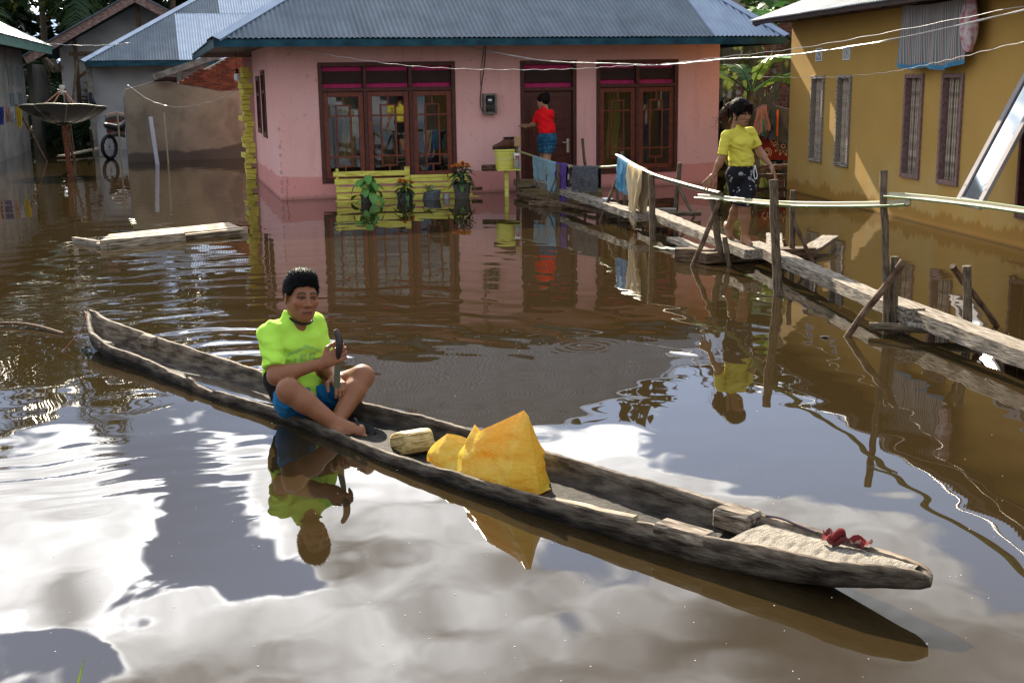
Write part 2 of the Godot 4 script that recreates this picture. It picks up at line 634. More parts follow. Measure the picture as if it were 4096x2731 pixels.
	M.pot_dark = tri_mat(ramp_tex(67, 0.04, 4, [C3(0.02, 0.02, 0.02), C3(0.05, 0.046, 0.042), C3(0.11, 0.10, 0.09)], 256, 0.3), Vector3(2, 2, 2), 0.8, null, 0, true)
	M.pot_clay = tri_mat(ramp_tex(68, 0.04, 4, [C3(0.07, 0.06, 0.05), C3(0.12, 0.105, 0.088)], 256, 0.3), Vector3(2, 2, 2), 0.9, null, 0, true)
	M.rubber_grey = tri_mat(ramp_tex(69, 0.04, 4, [C3(0.06, 0.065, 0.07), C3(0.13, 0.14, 0.15)], 256, 0.3), Vector3(2, 2, 2), 0.7, null, 0, true)
	# leaves let light through
	M.leaf = leaf_mat(0.055, 0.13, 0.03)
	M.leaf_light = leaf_mat(0.10, 0.24, 0.04)
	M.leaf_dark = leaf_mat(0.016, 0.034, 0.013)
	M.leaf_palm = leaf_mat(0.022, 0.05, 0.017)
	M.leaf_banana = leaf_mat(0.035, 0.085, 0.018)
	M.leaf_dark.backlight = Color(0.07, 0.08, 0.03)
	M.leaf_palm.backlight = Color(0.12, 0.14, 0.05)
	M.leaf_dry = leaf_mat(0.085, 0.06, 0.038)
	M.flower = leaf_mat(0.50, 0.075, 0.01)
	M.flower_gold = leaf_mat(0.62, 0.32, 0.03)
	M.trunk = tri_mat(wood, Vector3(3, 3, 3), 0.95, bump_fine, 0.5, true)
	M.trunk = tinted(M.trunk, C3(0.5, 0.45, 0.4))
	M.stem_banana = tri_mat(ramp_tex(70, 0.02, 4, [C3(0.05, 0.055, 0.025), C3(0.10, 0.09, 0.05), C3(0.17, 0.14, 0.09)]), Vector3(5, 1, 5), 0.8)
	M.white_plastic = flat(0.72, 0.72, 0.72, 0.4)
	M.skin_bump = bump_fine
	M.brown_board_red = tri_mat(ramp_tex(71, 0.03, 4, [C3(0.11, 0.05, 0.04), C3(0.20, 0.12, 0.10), C3(0.27, 0.22, 0.19)], 256, 0.3), Vector3(0.6, 3, 3), 0.85)
	M.plaster_grey_pale = tri_mat(ramp_tex(72, 0.01, 5, [C3(0.15, 0.135, 0.12), C3(0.22, 0.205, 0.185), C3(0.27, 0.25, 0.225)], 256, 0.1), Vector3(0.3, 0.3, 0.3), 0.9, null, 0, true)
	M.mirror_glass = flat(0.20, 0.22, 0.235, 0.04, 0.5)
	M.mirror_glass.metallic = 0.85


func leaf_mat(r: float, g: float, b: float) -> StandardMaterial3D:
	var m := flat(r, g, b, 0.5, 0.35)
	m.backlight_enabled = true
	m.backlight = Color(0.30, 0.34, 0.14)
	m.cull_mode = BaseMaterial3D.CULL_DISABLED
	return m


func cloth_mat(r: float, g: float, b: float) -> StandardMaterial3D:
	var m := flat(r, g, b, 0.95, 0.2)
	m.cull_mode = BaseMaterial3D.CULL_DISABLED
	m.backlight_enabled = true
	m.backlight = Color(0.25, 0.25, 0.25)
	return m


# ---------------------------------------------------------------- water

func wave(x: float, z: float, n1: FastNoiseLite, n2: FastNoiseLite) -> float:
	var h := 0.0
	# slow swell of the still pool
	h += 0.0011 * n1.get_noise_2d(x * 1.6, z * 1.6)
	# rings that go out from the rocking canoe, strong behind its stern half
	var dx := x + 1.5
	var dz := z + 6.9
	var d := sqrt(dx * dx + dz * dz)
	var side := dx * BN.x + dz * BN.z           # beyond the canoe or on the near side
	var ang := atan2(-dz, dx)                   # 0 to the right, PI/2 away from the viewer
	var aim := exp(-pow((ang - 2.0) / 0.75, 2.0)) + 0.16 * exp(-pow((ang - 0.75) / 0.6, 2.0))
	var a := smoothstep(0.1, 0.7, side) * aim * smoothstep(0.2, 1.0, d) * exp(-d / 2.6)
	if a > 0.002:
		var ph := d + 0.16 * n1.get_noise_2d(x * 1.1 + 30.0, z * 1.1) + 0.05 * n2.get_noise_2d(x * 2.0, z * 2.0)
		h += a * (0.0062 * sin(TAU * ph / 0.52) + 0.0030 * sin(TAU * ph / 0.29 + 1.0 + 3.0 * n1.get_noise_2d(x * 0.7, z * 0.7)) + 0.0014 * n2.get_noise_2d(x * 3.0, z * 6.0))
	# wind ruffles in the far yard
	var far := smoothstep(-10.0, -17.0, z) * smoothstep(4.0, -6.0, x)
	if far > 0.0:
		h += far * 0.0009 * n2.get_noise_2d(x * 1.3, z * 3.0)
	# wind ruffles by the stern
	var g := exp(-(pow((x + 4.6) / 1.5, 2.0) + pow((z + 9.6) / 1.3, 2.0)))
	if g > 0.01:
		h += g * (0.0021 * n2.get_noise_2d(x * 2.4, z * 5.2) + 0.0008 * n2.get_noise_2d(x * 5.0 + 5.0, z * 10.0))
	# small ripples in front of the canoe at the stern
	var g2 := exp(-(pow((x + 2.0) / 0.9, 2.0) + pow((z + 5.4) / 0.45, 2.0)))
	if g2 > 0.02:
		h += g2 * 0.0005 * sin(TAU * (x * 0.35 + z + 0.1 * n1.get_noise_2d(x, z)) / 0.22)
	# the ring of a drop
	var r := sqrt(pow(x - 0.49, 2.0) + pow(z + 8.05, 2.0))
	if r < 0.45:
		h += 0.0014 * cos(TAU * r / 0.075) * exp(-pow(r / 0.2, 2.0))
	return h


func water_patch(b: MB, x0: float, x1: float, z0: float, z1: float, step: float, n1: FastNoiseLite, n2: FastNoiseLite) -> void:
	var nx := int(round((x1 - x0) / step))
	var nz := int(round((z1 - z0) / step))
	var hs := PackedFloat32Array()
	hs.resize((nx + 1) * (nz + 1))
	for j in nz + 1:
		var z := z0 + (z1 - z0) * j / nz
		for i in nx + 1:
			var x := x0 + (x1 - x0) * i / nx
			var e := minf(minf(x - x0, x1 - x), minf(z - z0, z1 - z))
			hs[j * (nx + 1) + i] = wave(x, z, n1, n2) * smoothstep(0.0, 0.25, e)
	var first := b.V.size()
	var m := nx + 1
	for j in nz + 1:
		for i in nx + 1:
			var k := j * m + i
			b.V.append(Vector3(x0 + (x1 - x0) * i / nx, hs[k], z0 + (z1 - z0) * j / nz))
			b.T.append(Vector2.ZERO)
			b.C.append(Color.WHITE)
			var gx := (hs[j * m + mini(i + 1, nx)] - hs[j * m + maxi(i - 1, 0)]) / (2.0 * step)
			var gz := (hs[mini(j + 1, nz) * m + i] - hs[maxi(j - 1, 0) * m + i]) / (2.0 * step)
			b.N.append(Vector3(-gx, 1.0, -gz).normalized())
	for j in nz:
		for i in nx:
			var a := first + j * m + i
			var c := a + m
			b.tri(a, c + 1, c)
			b.tri(a, a + 1, c + 1)


func build_water() -> void:
	var b := MB.new()
	var n1 := noise(101, 1.0, 2)
	var n2 := noise(102, 1.0, 3)
	water_patch(b, -7.0, 5.5, -13.0, -0.5, 0.027, n1, n2)
	water_patch(b, -16.0, -7.0, -13.0, -0.5, 0.10, n1, n2)
	water_patch(b, -16.0, 8.0, -42.0, -13.0, 0.085, n1, n2)
	for q in [[-300.0, -16.0, -300.0, 60.0], [8.0, 300.0, -300.0, 60.0], [-16.0, 8.0, -300.0, -42.0], [-16.0, 8.0, -0.5, 60.0], [5.5, 8.0, -13.0, -0.5]]:
		b.quad(Vector3(q[0], 0, q[2]), Vector3(q[1], 0, q[2]), Vector3(q[1], 0, q[3]), Vector3(q[0], 0, q[3]))
		for k in 4:
			b.N.append(Vector3.UP)
	var m := flat(0.0245, 0.0158, 0.006, 0.012, 0.60)
	struct("water", b.done(), m)


# ---------------------------------------------------------------- pieces of houses

func roof_slope(parent: Node3D, eave: Vector3, along: Vector3, inward: Vector3, length: float, run: float, rise: float, cut0: float, cut1: float, sheet: float, pick: Callable, rows := [99.0], called := "roof_sheet") -> void:
	# corrugated sheets from the eave up; cut0 and cut1 say how far the ends step in for each metre of run (a hip)
	var pitch := 0.076
	var per := 8
	var slope := sqrt(1.0 + rise * rise)
	var nrm := (Vector3.UP - inward * rise).normalized()
	var sheets := int(ceil(length / sheet))
	for s in sheets:
		var u0 := s * sheet
		var u1 := minf(u0 + sheet, length)
		var v0 := 0.0
		for ri in rows.size():
			var v1: float = minf(rows[ri], run)
			var b := MB.new()
			var n := int(round((u1 - u0) / pitch * per))
			var lastcol := -1
			for i in n + 1:
				var u := u0 + (u1 - u0) * i / n
				var top := v1
				if cut0 > 0.0:
					top = minf(top, u / cut0)
				if cut1 > 0.0:
					top = minf(top, (length - u) / cut1)
				if top <= v0:
					lastcol = -1
					continue
				var w := 0.010 * cos(TAU * u / pitch) + 0.003 * (s % 2) + (0.004 * ri)
				var col := b.V.size()
				for k in 2:
					var v := v0 - (0.08 if ri > 0 else 0.0) if k == 0 else top
					b.vert(eave + along * u + inward * v + Vector3.UP * rise * v + nrm * w, Vector2(u, v * slope))
				if lastcol >= 0:
					b.tri(lastcol, lastcol + 1, col + 1)
					b.tri(lastcol, col + 1, col)
				lastcol = col
			if b.I.size():
				part(called, b.done(), pick.call(s, ri), parent)
			v0 = v1
			if v0 >= run:
				break


func cap_strip(parent: Node3D, a: Vector3, b: Vector3, n0: Vector3, n1: Vector3, width: float, mat: Material, called := "hip_cap") -> void:
	# a folded strip over a hip or a ridge; n0 and n1 point down the two slopes
	var d := (b - a).normalized()
	var m := MB.new()
	var up := Vector3.UP * 0.03
	for n in [n0, n1]:
		var w: Vector3 = (n - d * n.dot(d)).normalized() * width
		m.quad(a + up, b + up, b + up + w - Vector3.UP * 0.008, a + up + w - Vector3.UP * 0.008)
		m.quad(a + up + w - Vector3.UP * 0.008, b + up + w - Vector3.UP * 0.008, b + w - Vector3.UP * 0.006, a + w - Vector3.UP * 0.006)
	part(called, m.done(), mat, parent)


func wall_boxes(length: float, h0: float, h1: float, thick: float, holes: Array, out := 0.0) -> MB:
	# a wall in x and y with rectangular holes [x0, x1, y0, y1], its face at z = out
	var b := MB.new()
	var xs := [0.0, length]
	for o in holes:
		xs.append(o[0])
		xs.append(o[1])
	xs.sort()
	for i in xs.size() - 1:
		if xs[i + 1] - xs[i] < 0.001:
			continue
		var mid: float = (xs[i] + xs[i + 1]) * 0.5
		var ys := [h0]
		for o in holes:
			if mid > o[0] and mid < o[1]:
				ys.append(o[2])
				ys.append(o[3])
		ys.append(h1)
		ys.sort()
		for k in range(0, ys.size(), 2):
			var y0: float = ys[k]
			var y1: float = ys[k + 1]
			b.box(at(mid, (y0 + y1) * 0.5, out - thick * 0.5), Vector3(xs[i + 1] - xs[i], y1 - y0, thick))
	return b


func frame_bars(u0: float, u1: float, h0: float, h1: float, w: float, depth: float, z: float) -> MB:
	var b := MB.new()
	b.box(at(u0 + w * 0.5, (h0 + h1) * 0.5, z), Vector3(w, h1 - h0, depth), 0.004)
	b.box(at(u1 - w * 0.5, (h0 + h1) * 0.5, z), Vector3(w, h1 - h0, depth), 0.004)
	b.box(at((u0 + u1) * 0.5, h1 - w * 0.5, z), Vector3(u1 - u0 - 2 * w, w, depth - 0.004), 0.004)
	b.box(at((u0 + u1) * 0.5, h0 + w * 0.5, z), Vector3(u1 - u0 - 2 * w, w, depth - 0.004), 0.004)
	return b


func sash(win: Node3D, u0: float, u1: float, h0: float, h1: float, z: float) -> void:
	# a casement with a square lattice: rails, glazing bars and thirteen panes
	var st := 0.075
	var b := frame_bars(u0, u1, h0, h1, st, 0.045, z)
	var x0 := u0 + st
	var y0 := h0 + st
	var gw := u1 - u0 - 2 * st
	var gh := h1 - h0 - 2 * st
	var t := 0.026
	var bars := [[0.27, 0.094, 0.27, 0.888], [0.73, 0.094, 0.73, 0.888], [0.0, 0.751, 1.0, 0.751], [0.0, 0.22, 1.0, 0.22], [0.27, 0.888, 0.73, 0.888], [0.27, 0.094, 0.73, 0.094], [0.5, 0.888, 0.5, 1.0], [0.5, 0.0, 0.5, 0.094]]
	for q in bars:
		var a := Vector3(x0 + gw * q[0], y0 + gh * q[1], z)
		var c := Vector3(x0 + gw * q[2], y0 + gh * q[3], z)
		var upright: bool = q[0] == q[2]
		b.box(Transform3D(Basis.IDENTITY, (a + c) * 0.5), Vector3(t if upright else absf(c.x - a.x) + (t if q[4 - 4] == 0.27 else 0.0), absf(c.y - a.y) if upright else t, 0.030 if upright else 0.027), 0.003)
	part("sash", b.done(), M.sash_wood, win)
	var panes := [[0, .751, .27, 1], [.27, .888, .5, 1], [.5, .888, .73, 1], [.73, .751, 1, 1], [.27, .751, .73, .888], [0, .22, .27, .751], [.27, .22, .73, .751], [.73, .22, 1, .751], [0, 0, .27, .22], [.27, .094, .73, .22], [.73, 0, 1, .22], [.27, 0, .5, .094], [.5, 0, .73, .094]]
	var k := 0
	for q in panes:
		var tilt := Basis(Vector3.UP, 0.004 * sin(k * 2.1)) * Basis(Vector3.RIGHT, 0.004 * cos(k * 1.3))
		var p := box_mesh(Vector3(gw * (q[2] - q[0]), gh * (q[3] - q[1]), 0.003))
		part("pane", p, M.glass, win, Transform3D(tilt, Vector3(x0 + gw * (q[0] + q[2]) * 0.5, y0 + gh * (q[1] + q[3]) * 0.5, z - 0.004)))
		k += 1


func window_unit(house: Node3D, u0: float, u1: float, h0: float, h1: float, n: int, door := false) -> MeshInstance3D:
	# an outer frame with a transom light over casements or a door
	var w := 0.062
	var ht := h0 + (h1 - h0) * 0.775
	var b := frame_bars(u0, u1, h0, h1, w, 0.13, -0.045)
	b.box(at((u0 + u1) * 0.5, ht, -0.045), Vector3(u1 - u0 - 2 * w, 0.055, 0.122), 0.004)
	for i in range(1, n):
		var x := u0 + (u1 - u0) * i / n
		b.box(at(x, (ht + 0.0275 + h1 - w) * 0.5, -0.045), Vector3(0.055, h1 - w - ht - 0.0275, 0.118), 0.004)
		b.box(at(x, (h0 + w + ht - 0.0275) * 0.5, -0.045), Vector3(0.055, ht - 0.0275 - h0 - w, 0.118), 0.004)
	var win := part("window_frame" if not door else "door_frame", b.done(), M.frame_wood, house)
	for i in n:
		var x0 := u0 + (u1 - u0) * i / n + (w if i == 0 else 0.0275) + 0.003
		var x1 := u0 + (u1 - u0) * (i + 1) / n - (w if i == n - 1 else 0.0275) - 0.003
		var y0 := ht + 0.0275
		var y1 := h1 - w
		part("transom_board", box_mesh(Vector3(x1 - x0, (y1 - y0) * 0.56, 0.022), 0.003), M.transom_wood, win, at((x0 + x1) * 0.5, y0 + (y1 - y0) * 0.5, -0.05))
		var cb := MB.new()
		var ph := i * 1.7
		cb.grid(40, 4, func(u, v): return Vector3(lerpf(x0, x1, u), lerpf(y1, y0, v), -0.085 + 0.006 * sin(u * 25.0 + ph) * (0.5 + v)))
		part("curtain", cb.done(), M.pink_cloth, win)
		if not door:
			sash(win, x0, x1, h0 + w + 0.004, ht - 0.032, -0.035)
	return win


func pink_wall_picture() -> ImageTexture:
	var w := 900
	var h := 320
	var n := noise(71, 1.0, 4)
	var f := noise(72, 1.0, 2)
	var data := PackedByteArray()
	data.resize(w * h * 3)
	var base := Color(0.74, 0.405, 0.375)
	var wet := Color(0.62, 0.25, 0.22)
	for y in h:
		var hh := (1.0 - (y + 0.5) / h) * 2.5 - 0.1
		for x in w:
			var u := (x + 0.5) / w * 7.285
			var a := n.get_noise_2d(u * 0.9, hh * 0.9)
			var g := f.get_noise_2d(u * 14.0, hh * 14.0)
			var c := base * (1.0 + 0.07 * a + 0.03 * g)
			var drip := f.get_noise_2d(u * 5.0 + 90.0, hh * 0.5)
			c = c.lerp(Color(0.50, 0.27, 0.24), 0.22 * smoothstep(0.15, 0.55, drip) * smoothstep(0.2, 0.9, n.get_noise_2d(u * 0.7, hh * 0.7 + 60.0) + 0.5))
			c = c.lerp(Color(0.72, 0.46, 0.44), clampf(n.get_noise_2d(u * 0.5 + 20.0, hh * 0.6) * 0.6, 0.0, 0.4))
			# the band that the water has soaked
			var line := 0.345 + 0.035 * n.get_noise_2d(u * 0.8, 9.0) + 0.012 * n.get_noise_2d(u * 4.0, 3.0)
			if u > 3.3 and u < 3.9:
				line += 0.02
			var k := smoothstep(line + 0.008, line - 0.008, hh)
			c = c.lerp(wet * (1.0 + 0.07 * a + 0.03 * g), k * 0.85)
			# dirt at the water
			var dirt := smoothstep(0.07 + 0.05 * n.get_noise_2d(u * 1.5, 1.0), 0.0, hh)
			c = c.lerp(Color(0.20, 0.10, 0.075), dirt * 0.55)
			# grime at the left corner and cracks
			if u < 0.5:
				var crack := absf(u - 0.10 - 0.05 * n.get_noise_2d(3.0, hh * 4.0))
				if hh < 0.30 and crack < 0.006:
					c = c * 0.5
				if u < 0.035 and n.get_noise_2d(8.0, hh * 9.0) > 0.15 and hh < 1.1:
					c = c.lerp(Color(0.28, 0.22, 0.18), 0.6)
			# spots
			if f.get_noise_2d(u * 9.0 + 50.0, hh * 9.0) > 0.62:
				c = c * 0.82
			c = c.linear_to_srgb()
			var i := (y * w + x) * 3
			data[i] = int(clampf(c.r, 0, 1) * 255)
			data[i + 1] = int(clampf(c.g, 0, 1) * 255)
			data[i + 2] = int(clampf(c.b, 0, 1) * 255)
	return ImageTexture.create_from_image(Image.create_from_data(w, h, false, Image.FORMAT_RGB8, data))


func build_pink_house() -> void:
	var hs := thing("pink_house", "pink plastered house with dark red window frames and a grey corrugated iron hip roof", "house", PO, PYAW)
	var len := 7.285
	var holes := [[0.636, 2.772, 0.228, 2.051], [3.833, 4.774, 0.06, 2.051], [5.116, 6.543, 0.228, 2.051]]
	var wb := wall_boxes(len, -0.6, 2.33, 0.14, holes)
	for i in wb.V.size():
		wb.T[i] = Vector2(wb.V[i].x / len, 1.0 - (wb.V[i].y + 0.1) / 2.5)
	var wm := StandardMaterial3D.new()
	wm.albedo_texture = pink_wall_picture()
	wm.roughness = 0.9
	wm.metallic_specular = 0.25
	wm.heightmap_enabled = true
	wm.heightmap_texture = M.bump_soft
	wm.heightmap_scale = 0.3
	part("front_wall", wb.done(), wm, hs)
	# side wall on the left with two narrow windows, its own axes: x runs back
	var sw := wall_boxes(4.3, -0.6, 2.33, 0.14, [[1.72, 2.42, 0.86, 1.97], [2.8, 3.5, 0.90, 1.88]])
	for i in sw.V.size():
		var p := sw.V[i]
		sw.V[i] = Vector3(-p.z, p.y, -p.x - 0.141)
		sw.T[i] = Vector2(p.x / len + 0.3, 1.0 - (p.y + 0.1) / 2.5)
	var side := part("side_wall", sw.done(), wm, hs)
	for q in [[1.72, 2.42, 0.86, 1.97], [2.8, 3.5, 0.90, 1.88]]:
		var fb := frame_bars(q[0], q[1], q[2], q[3], 0.08, 0.10, 0.03)
		fb.box(at((q[0] + q[1]) * 0.5, lerpf(q[2], q[3], 0.68), 0.03), Vector3(q[1] - q[0] - 0.16, 0.06, 0.09))
		var gl := box_mesh(Vector3(q[1] - q[0] - 0.16, q[3] - q[2] - 0.16, 0.004))
		var tf := Transform3D(Basis(Vector3(0, 0, -1), Vector3.UP, Vector3(-1, 0, 0)), Vector3(0.06, 0, -0.141))
		var wn := part("window_frame", fb.done(), M.frame_wood, hs, tf)
		part("pane", gl, M.glass, wn, at((q[0] + q[1]) * 0.5, (q[2] + q[3]) * 0.5, -0.03))
	var rb := MB.new()
	rb.box(at(len - 0.07, 0.865, -4.641), Vector3(0.14, 2.93, 9.0))
	rb.box(at(len * 0.5, 0.865, -9.07 - 0.141), Vector3(len - 0.30, 2.93, 0.13))
	rb.box(at(0.75, 0.865, -6.75), Vector3(0.14, 2.93, 4.7))
	rb.box(at(0.44, 0.865, -4.51), Vector3(0.58, 2.93, 0.13))
	part("rear_walls", rb.done(), M.pink_plain, hs)
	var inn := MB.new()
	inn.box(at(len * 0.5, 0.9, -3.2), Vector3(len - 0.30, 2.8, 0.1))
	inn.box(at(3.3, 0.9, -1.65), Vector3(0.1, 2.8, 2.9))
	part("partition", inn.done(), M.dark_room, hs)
	var cb := MB.new()
	cb.box(at(3.57, 2.345, -4.4), Vector3(8.9, 0.02, 10.5))
	part("soffit", cb.done(), M.transom_wood, hs)
	window_unit(hs, 0.636, 2.772, 0.228, 2.051, 3)
	window_unit(hs, 5.116, 6.543, 0.228, 2.051, 2)
	var df := window_unit(hs, 3.833, 4.774, 0.06, 2.051, 1, true)
	# door leaf with six raised panels
	var d0 := 3.833 + 0.066
	var d1 := 4.774 - 0.066
	var dt := 0.06 + 1.991 * 0.775 - 0.032
	var db := MB.new()
	db.box(at((d0 + d1) * 0.5, (0.126 + dt) * 0.5, -0.06), Vector3(d1 - d0, dt - 0.126, 0.04), 0.003)
	var door := part("door", db.done(), M.door_wood, hs)
	for c in 2:
		for q in [[0.05, 0.30], [0.36, 0.60], [0.66, 0.945]]:
			var x0 := lerpf(d0, d1, 0.09 + 0.44 * c)
			var x1 := lerpf(d0, d1, 0.47 + 0.44 * c)
			var y0 := lerpf(0.126, dt, q[0])
			var y1 := lerpf(0.126, dt, q[1])
			var pb := frame_bars(x0, x1, y0, y1, 0.022, 0.012, -0.036)
			pb.box(at((x0 + x1) * 0.5, (y0 + y1) * 0.5, -0.036), Vector3(x1 - x0 - 0.11, y1 - y0 - 0.11, 0.014), 0.006)
			part("door_panel", pb.done(), M.door_wood, door)
	var hb := MB.new()
	hb.box(at(d1 - 0.065, 0.70, -0.032), Vector3(0.045, 0.23, 0.014), 0.005)
	hb.tube([Vector3(d1 - 0.065, 0.755, -0.03), Vector3(d1 - 0.065, 0.755, 0.02), Vector3(d1 - 0.085, 0.755, 0.028), Vector3(d1 - 0.18, 0.755, 0.025)], [0.009], 8)
	part("door_handle", hb.done(), M.steel, door)
	# curtains and things seen dimly behind the panes
	for q in [[1.02, 1.22, M.curtain_yellow, 1.0], [2.30, 2.52, M.curtain_blue, 1.2], [5.45, 5.65, M.curtain_yellow, 1.05], [6.02, 6.2, M.curtain_blue, 1.3]]:
		var kb := MB.new()
		var x0: float = q[0]
		var x1: float = q[1]
		var hl: float = q[3]
		kb.grid(16, 6, func(u, v): return Vector3(lerpf(x0, x1, u) + 0.03 * sin(v * 5.0), 1.55 - hl * v, -0.42 + 0.035 * sin(u * 14.0)))
		part("curtain", kb.done(), q[2], hs)
	# roof
	var rise := 0.577
	var e0 := Vector3(-0.93, 2.385, 0.9)
	var l_front := 9.0
	var run := 5.2
	var pick := func(s: int, _r: int): return M.iron_new if s == 11 or s == 12 else M.iron
	roof_slope(hs, e0, Vector3.RIGHT, Vector3(0, 0, -1), l_front, run, rise, 1.0, 0.55, 0.70, pick, [3.4, 99.0])
	roof_slope(hs, Vector3(-0.93, 2.385, 0.9 - 10.4), Vector3(0, 0, 1), Vector3(1, 0, 0), 10.4, 5.2, rise, 1.0, 1.0, 0.75, func(_s, _r): return M.iron)
	var er := rise / 0.55
	roof_slope(hs, Vector3(8.07, 2.385, 0.9), Vector3(0, 0, -1), Vector3(-1, 0, 0), 10.4, 5.2 * 0.55, er, 1.0 / 0.55, 1.0 / 0.55, 0.75, func(_s, _r): return M.iron)
	roof_slope(hs, Vector3(8.07, 2.385, 0.9 - 10.4), Vector3(-1, 0, 0), Vector3(0, 0, 1), l_front, run, rise, 0.55, 1.0, 1.0, func(_s, _r): return M.iron)
	var apl := Vector3(-0.93 + run, 2.385 + run * rise, 0.9 - run)
	var apr := Vector3(8.07 - 0.55 * run, 2.385 + run * rise, 0.9 - run)
	cap_strip(hs, e0, apl, Vector3(0, -rise, 1), Vector3(-1, -rise, 0), 0.13, M.iron_new)
	cap_strip(hs, Vector3(8.07, 2.385, 0.9), apr, Vector3(0, -rise, 1), Vector3(1, -er, 0), 0.13, M.iron_new)
	cap_strip(hs, apl, apr, Vector3(0, -rise, 1), Vector3(0, -rise, -1), 0.16, M.iron_new, "ridge_cap")
	var fb := MB.new()
	fb.box(at(3.57, 2.315, 0.872), Vector3(8.94, 0.105, 0.025))
	part("fascia_board", fb.done(), M.fascia, hs)
	var fl := MB.new()
	fl.box(at(-0.90, 2.315, -4.35), Vector3(0.025, 0.105, 10.4))
	part("fascia_board", fl.done(), M.fascia, hs)
	var fr := MB.new()
	fr.box(at(8.04, 2.315, -4.35), Vector3(0.025, 0.105, 10.4))
	part("fascia_board", fr.done(), M.fascia, hs)
	# meter box with its pipe
	var mt := thing("electric_meter", "grey electric meter box on the pink wall, left of the door", "meter", hs.transform * Vector3(3.31, 1.40, 0.0), PYAW)
	var mb := frame_bars(-0.105, 0.105, -0.17, 0.15, 0.03, 0.13, 0.066)
	mb.box(at(0, -0.01, 0.01), Vector3(0.15, 0.26, 0.018))
	part("casing", mb.done(), M.concrete, mt)
	var mg := MB.new()
	mg.box(at(0, 0.04, 0.06), Vector3(0.11, 0.11, 0.05), 0.006)
	mg.box(at(0, -0.08, 0.05), Vector3(0.10, 0.05, 0.04), 0.004)
	part("dial_block", mg.done(), M.black_shiny, mt)
	part("dial_window", box_mesh(Vector3(0.06, 0.03, 0.004)), M.white_plastic, mt, at(0, 0.05, 0.088))
	var pp := MB.new()
	pp.tube(path3([Vector3(-0.03, 0.92, 0.03), Vector3(-0.06, 0.6, 0.015), Vector3(-0.10, 0.36, 0.012), Vector3(-0.13, 0.15, 0.014), Vector3(-0.14, -0.03, 0.03), Vector3(-0.11, -0.12, 0.04), Vector3(-0.06, -0.17, 0.05)]), [0.007], 6)
	pp.tube(path3([Vector3(-0.05, 0.92, 0.03), Vector3(-0.12, 0.5, 0.012), Vector3(-0.12, 0.2, 0.012)]), [0.005], 6)
	part("feed_cable", pp.done(), M.black, mt)
	# bulb by the side wall
	var bu := thing("hanging_bulb", "white light bulb hanging from the eave at the left corner of the pink house", "bulb", hs.transform * Vector3(-0.36, 1.93, -3.2))
	var lb := MB.new()
	lb.lathe([Vector2(0.0, -0.13), Vector2(0.045, -0.12), Vector2(0.055, -0.08), Vector2(0.05, -0.01), Vector2(0.03, 0.0), Vector2(0, 0)], 12)
	part("glass_bulb", lb.done(), M.white_plastic, bu)
	var lc := MB.new()
	lc.lathe([Vector2(0, 0.001), Vector2(0.028, 0.001), Vector2(0.028, 0.07), Vector2(0.012, 0.08), Vector2(0, 0.08)], 10)
	lc.tube([Vector3(0, 0.08, 0), Vector3(0, 0.42, 0)], [0.004], 5)
	part("socket", lc.done(), M.black, bu)


func ochre_picture() -> ImageTexture:
	var w := 900
	var h := 240
	var n := noise(81, 1.0, 4)
	var f := noise(82, 1.0, 2)
	var data := PackedByteArray()
	data.resize(w * h * 3)
	for y in h:
		var hh := (1.0 - (y + 0.5) / h) * 2.8 - 0.1
		for x in w:
			var u := (x + 0.5) / w * 14.0
			var a := n.get_noise_2d(u * 1.1, hh * 1.1)
			var g := f.get_noise_2d(u * 16.0, hh * 16.0)
			var c := Color(0.43, 0.26, 0.072) * (1.0 + 0.08 * a + 0.03 * g)
			# pale scuffed patches low down, rain streaks
			c = c.lerp(Color(0.43, 0.30, 0.115), clampf(smoothstep(1.0, 0.4, hh) * (0.35 + 0.9 * n.get_noise_2d(u * 1.6 + 7.0, hh * 0.7)), 0.0, 0.8))
			var line := 0.17 + 0.12 * n.get_noise_2d(u * 2.2, 4.0) + 0.06 * n.get_noise_2d(u * 9.0, 5.0)
			c = c.lerp(Color(0.30, 0.15, 0.028), smoothstep(line + 0.03, line - 0.03, hh) * 0.75)
			c = c.lerp(Color(0.10, 0.055, 0.02), smoothstep(0.035, 0.0, hh) * 0.7)
			c = c.linear_to_srgb()
			var i := (y * w + x) * 3
			data[i] = int(clampf(c.r, 0, 1) * 255)
			data[i + 1] = int(clampf(c.g, 0, 1) * 255)
			data[i + 2] = int(clampf(c.b, 0, 1) * 255)
	return ImageTexture.create_from_image(Image.create_from_data(w, h, false, Image.FORMAT_RGB8, data))


func vent_block(hs: Node3D, u: float, h: float, w: float, hh: float) -> void:
	# a pierced block: rim, lozenge and four spokes
	var b := frame_bars(u - w * 0.5, u + w * 0.5, h - hh * 0.5, h + hh * 0.5, 0.018, 0.1, -0.035)
	var pts := [Vector3(u - w * 0.27, h, -0.03), Vector3(u, h + hh * 0.3, -0.03), Vector3(u + w * 0.27, h, -0.03), Vector3(u, h - hh * 0.3, -0.03)]
	for k in 4:
		b.bar(pts[k], pts[(k + 1) % 4], 0.07, 0.016, Vector3(0, 0, 1).cross(pts[(k + 1) % 4] - pts[k]).normalized())
	b.box(at(u - w * 0.37, h, -0.03), Vector3(w * 0.2, 0.014, 0.06))
	b.box(at(u + w * 0.37, h, -0.03), Vector3(w * 0.2, 0.014, 0.06))
	b.box(at(u, h + hh * 0.38, -0.03), Vector3(0.014, hh * 0.2, 0.06))
	b.box(at(u, h - hh * 0.38, -0.03), Vector3(0.014, hh * 0.2, 0.06))
	part("vent_block", b.done(), tinted(M.plaster_white, C3(1.6, 1.6, 1.6)), hs)


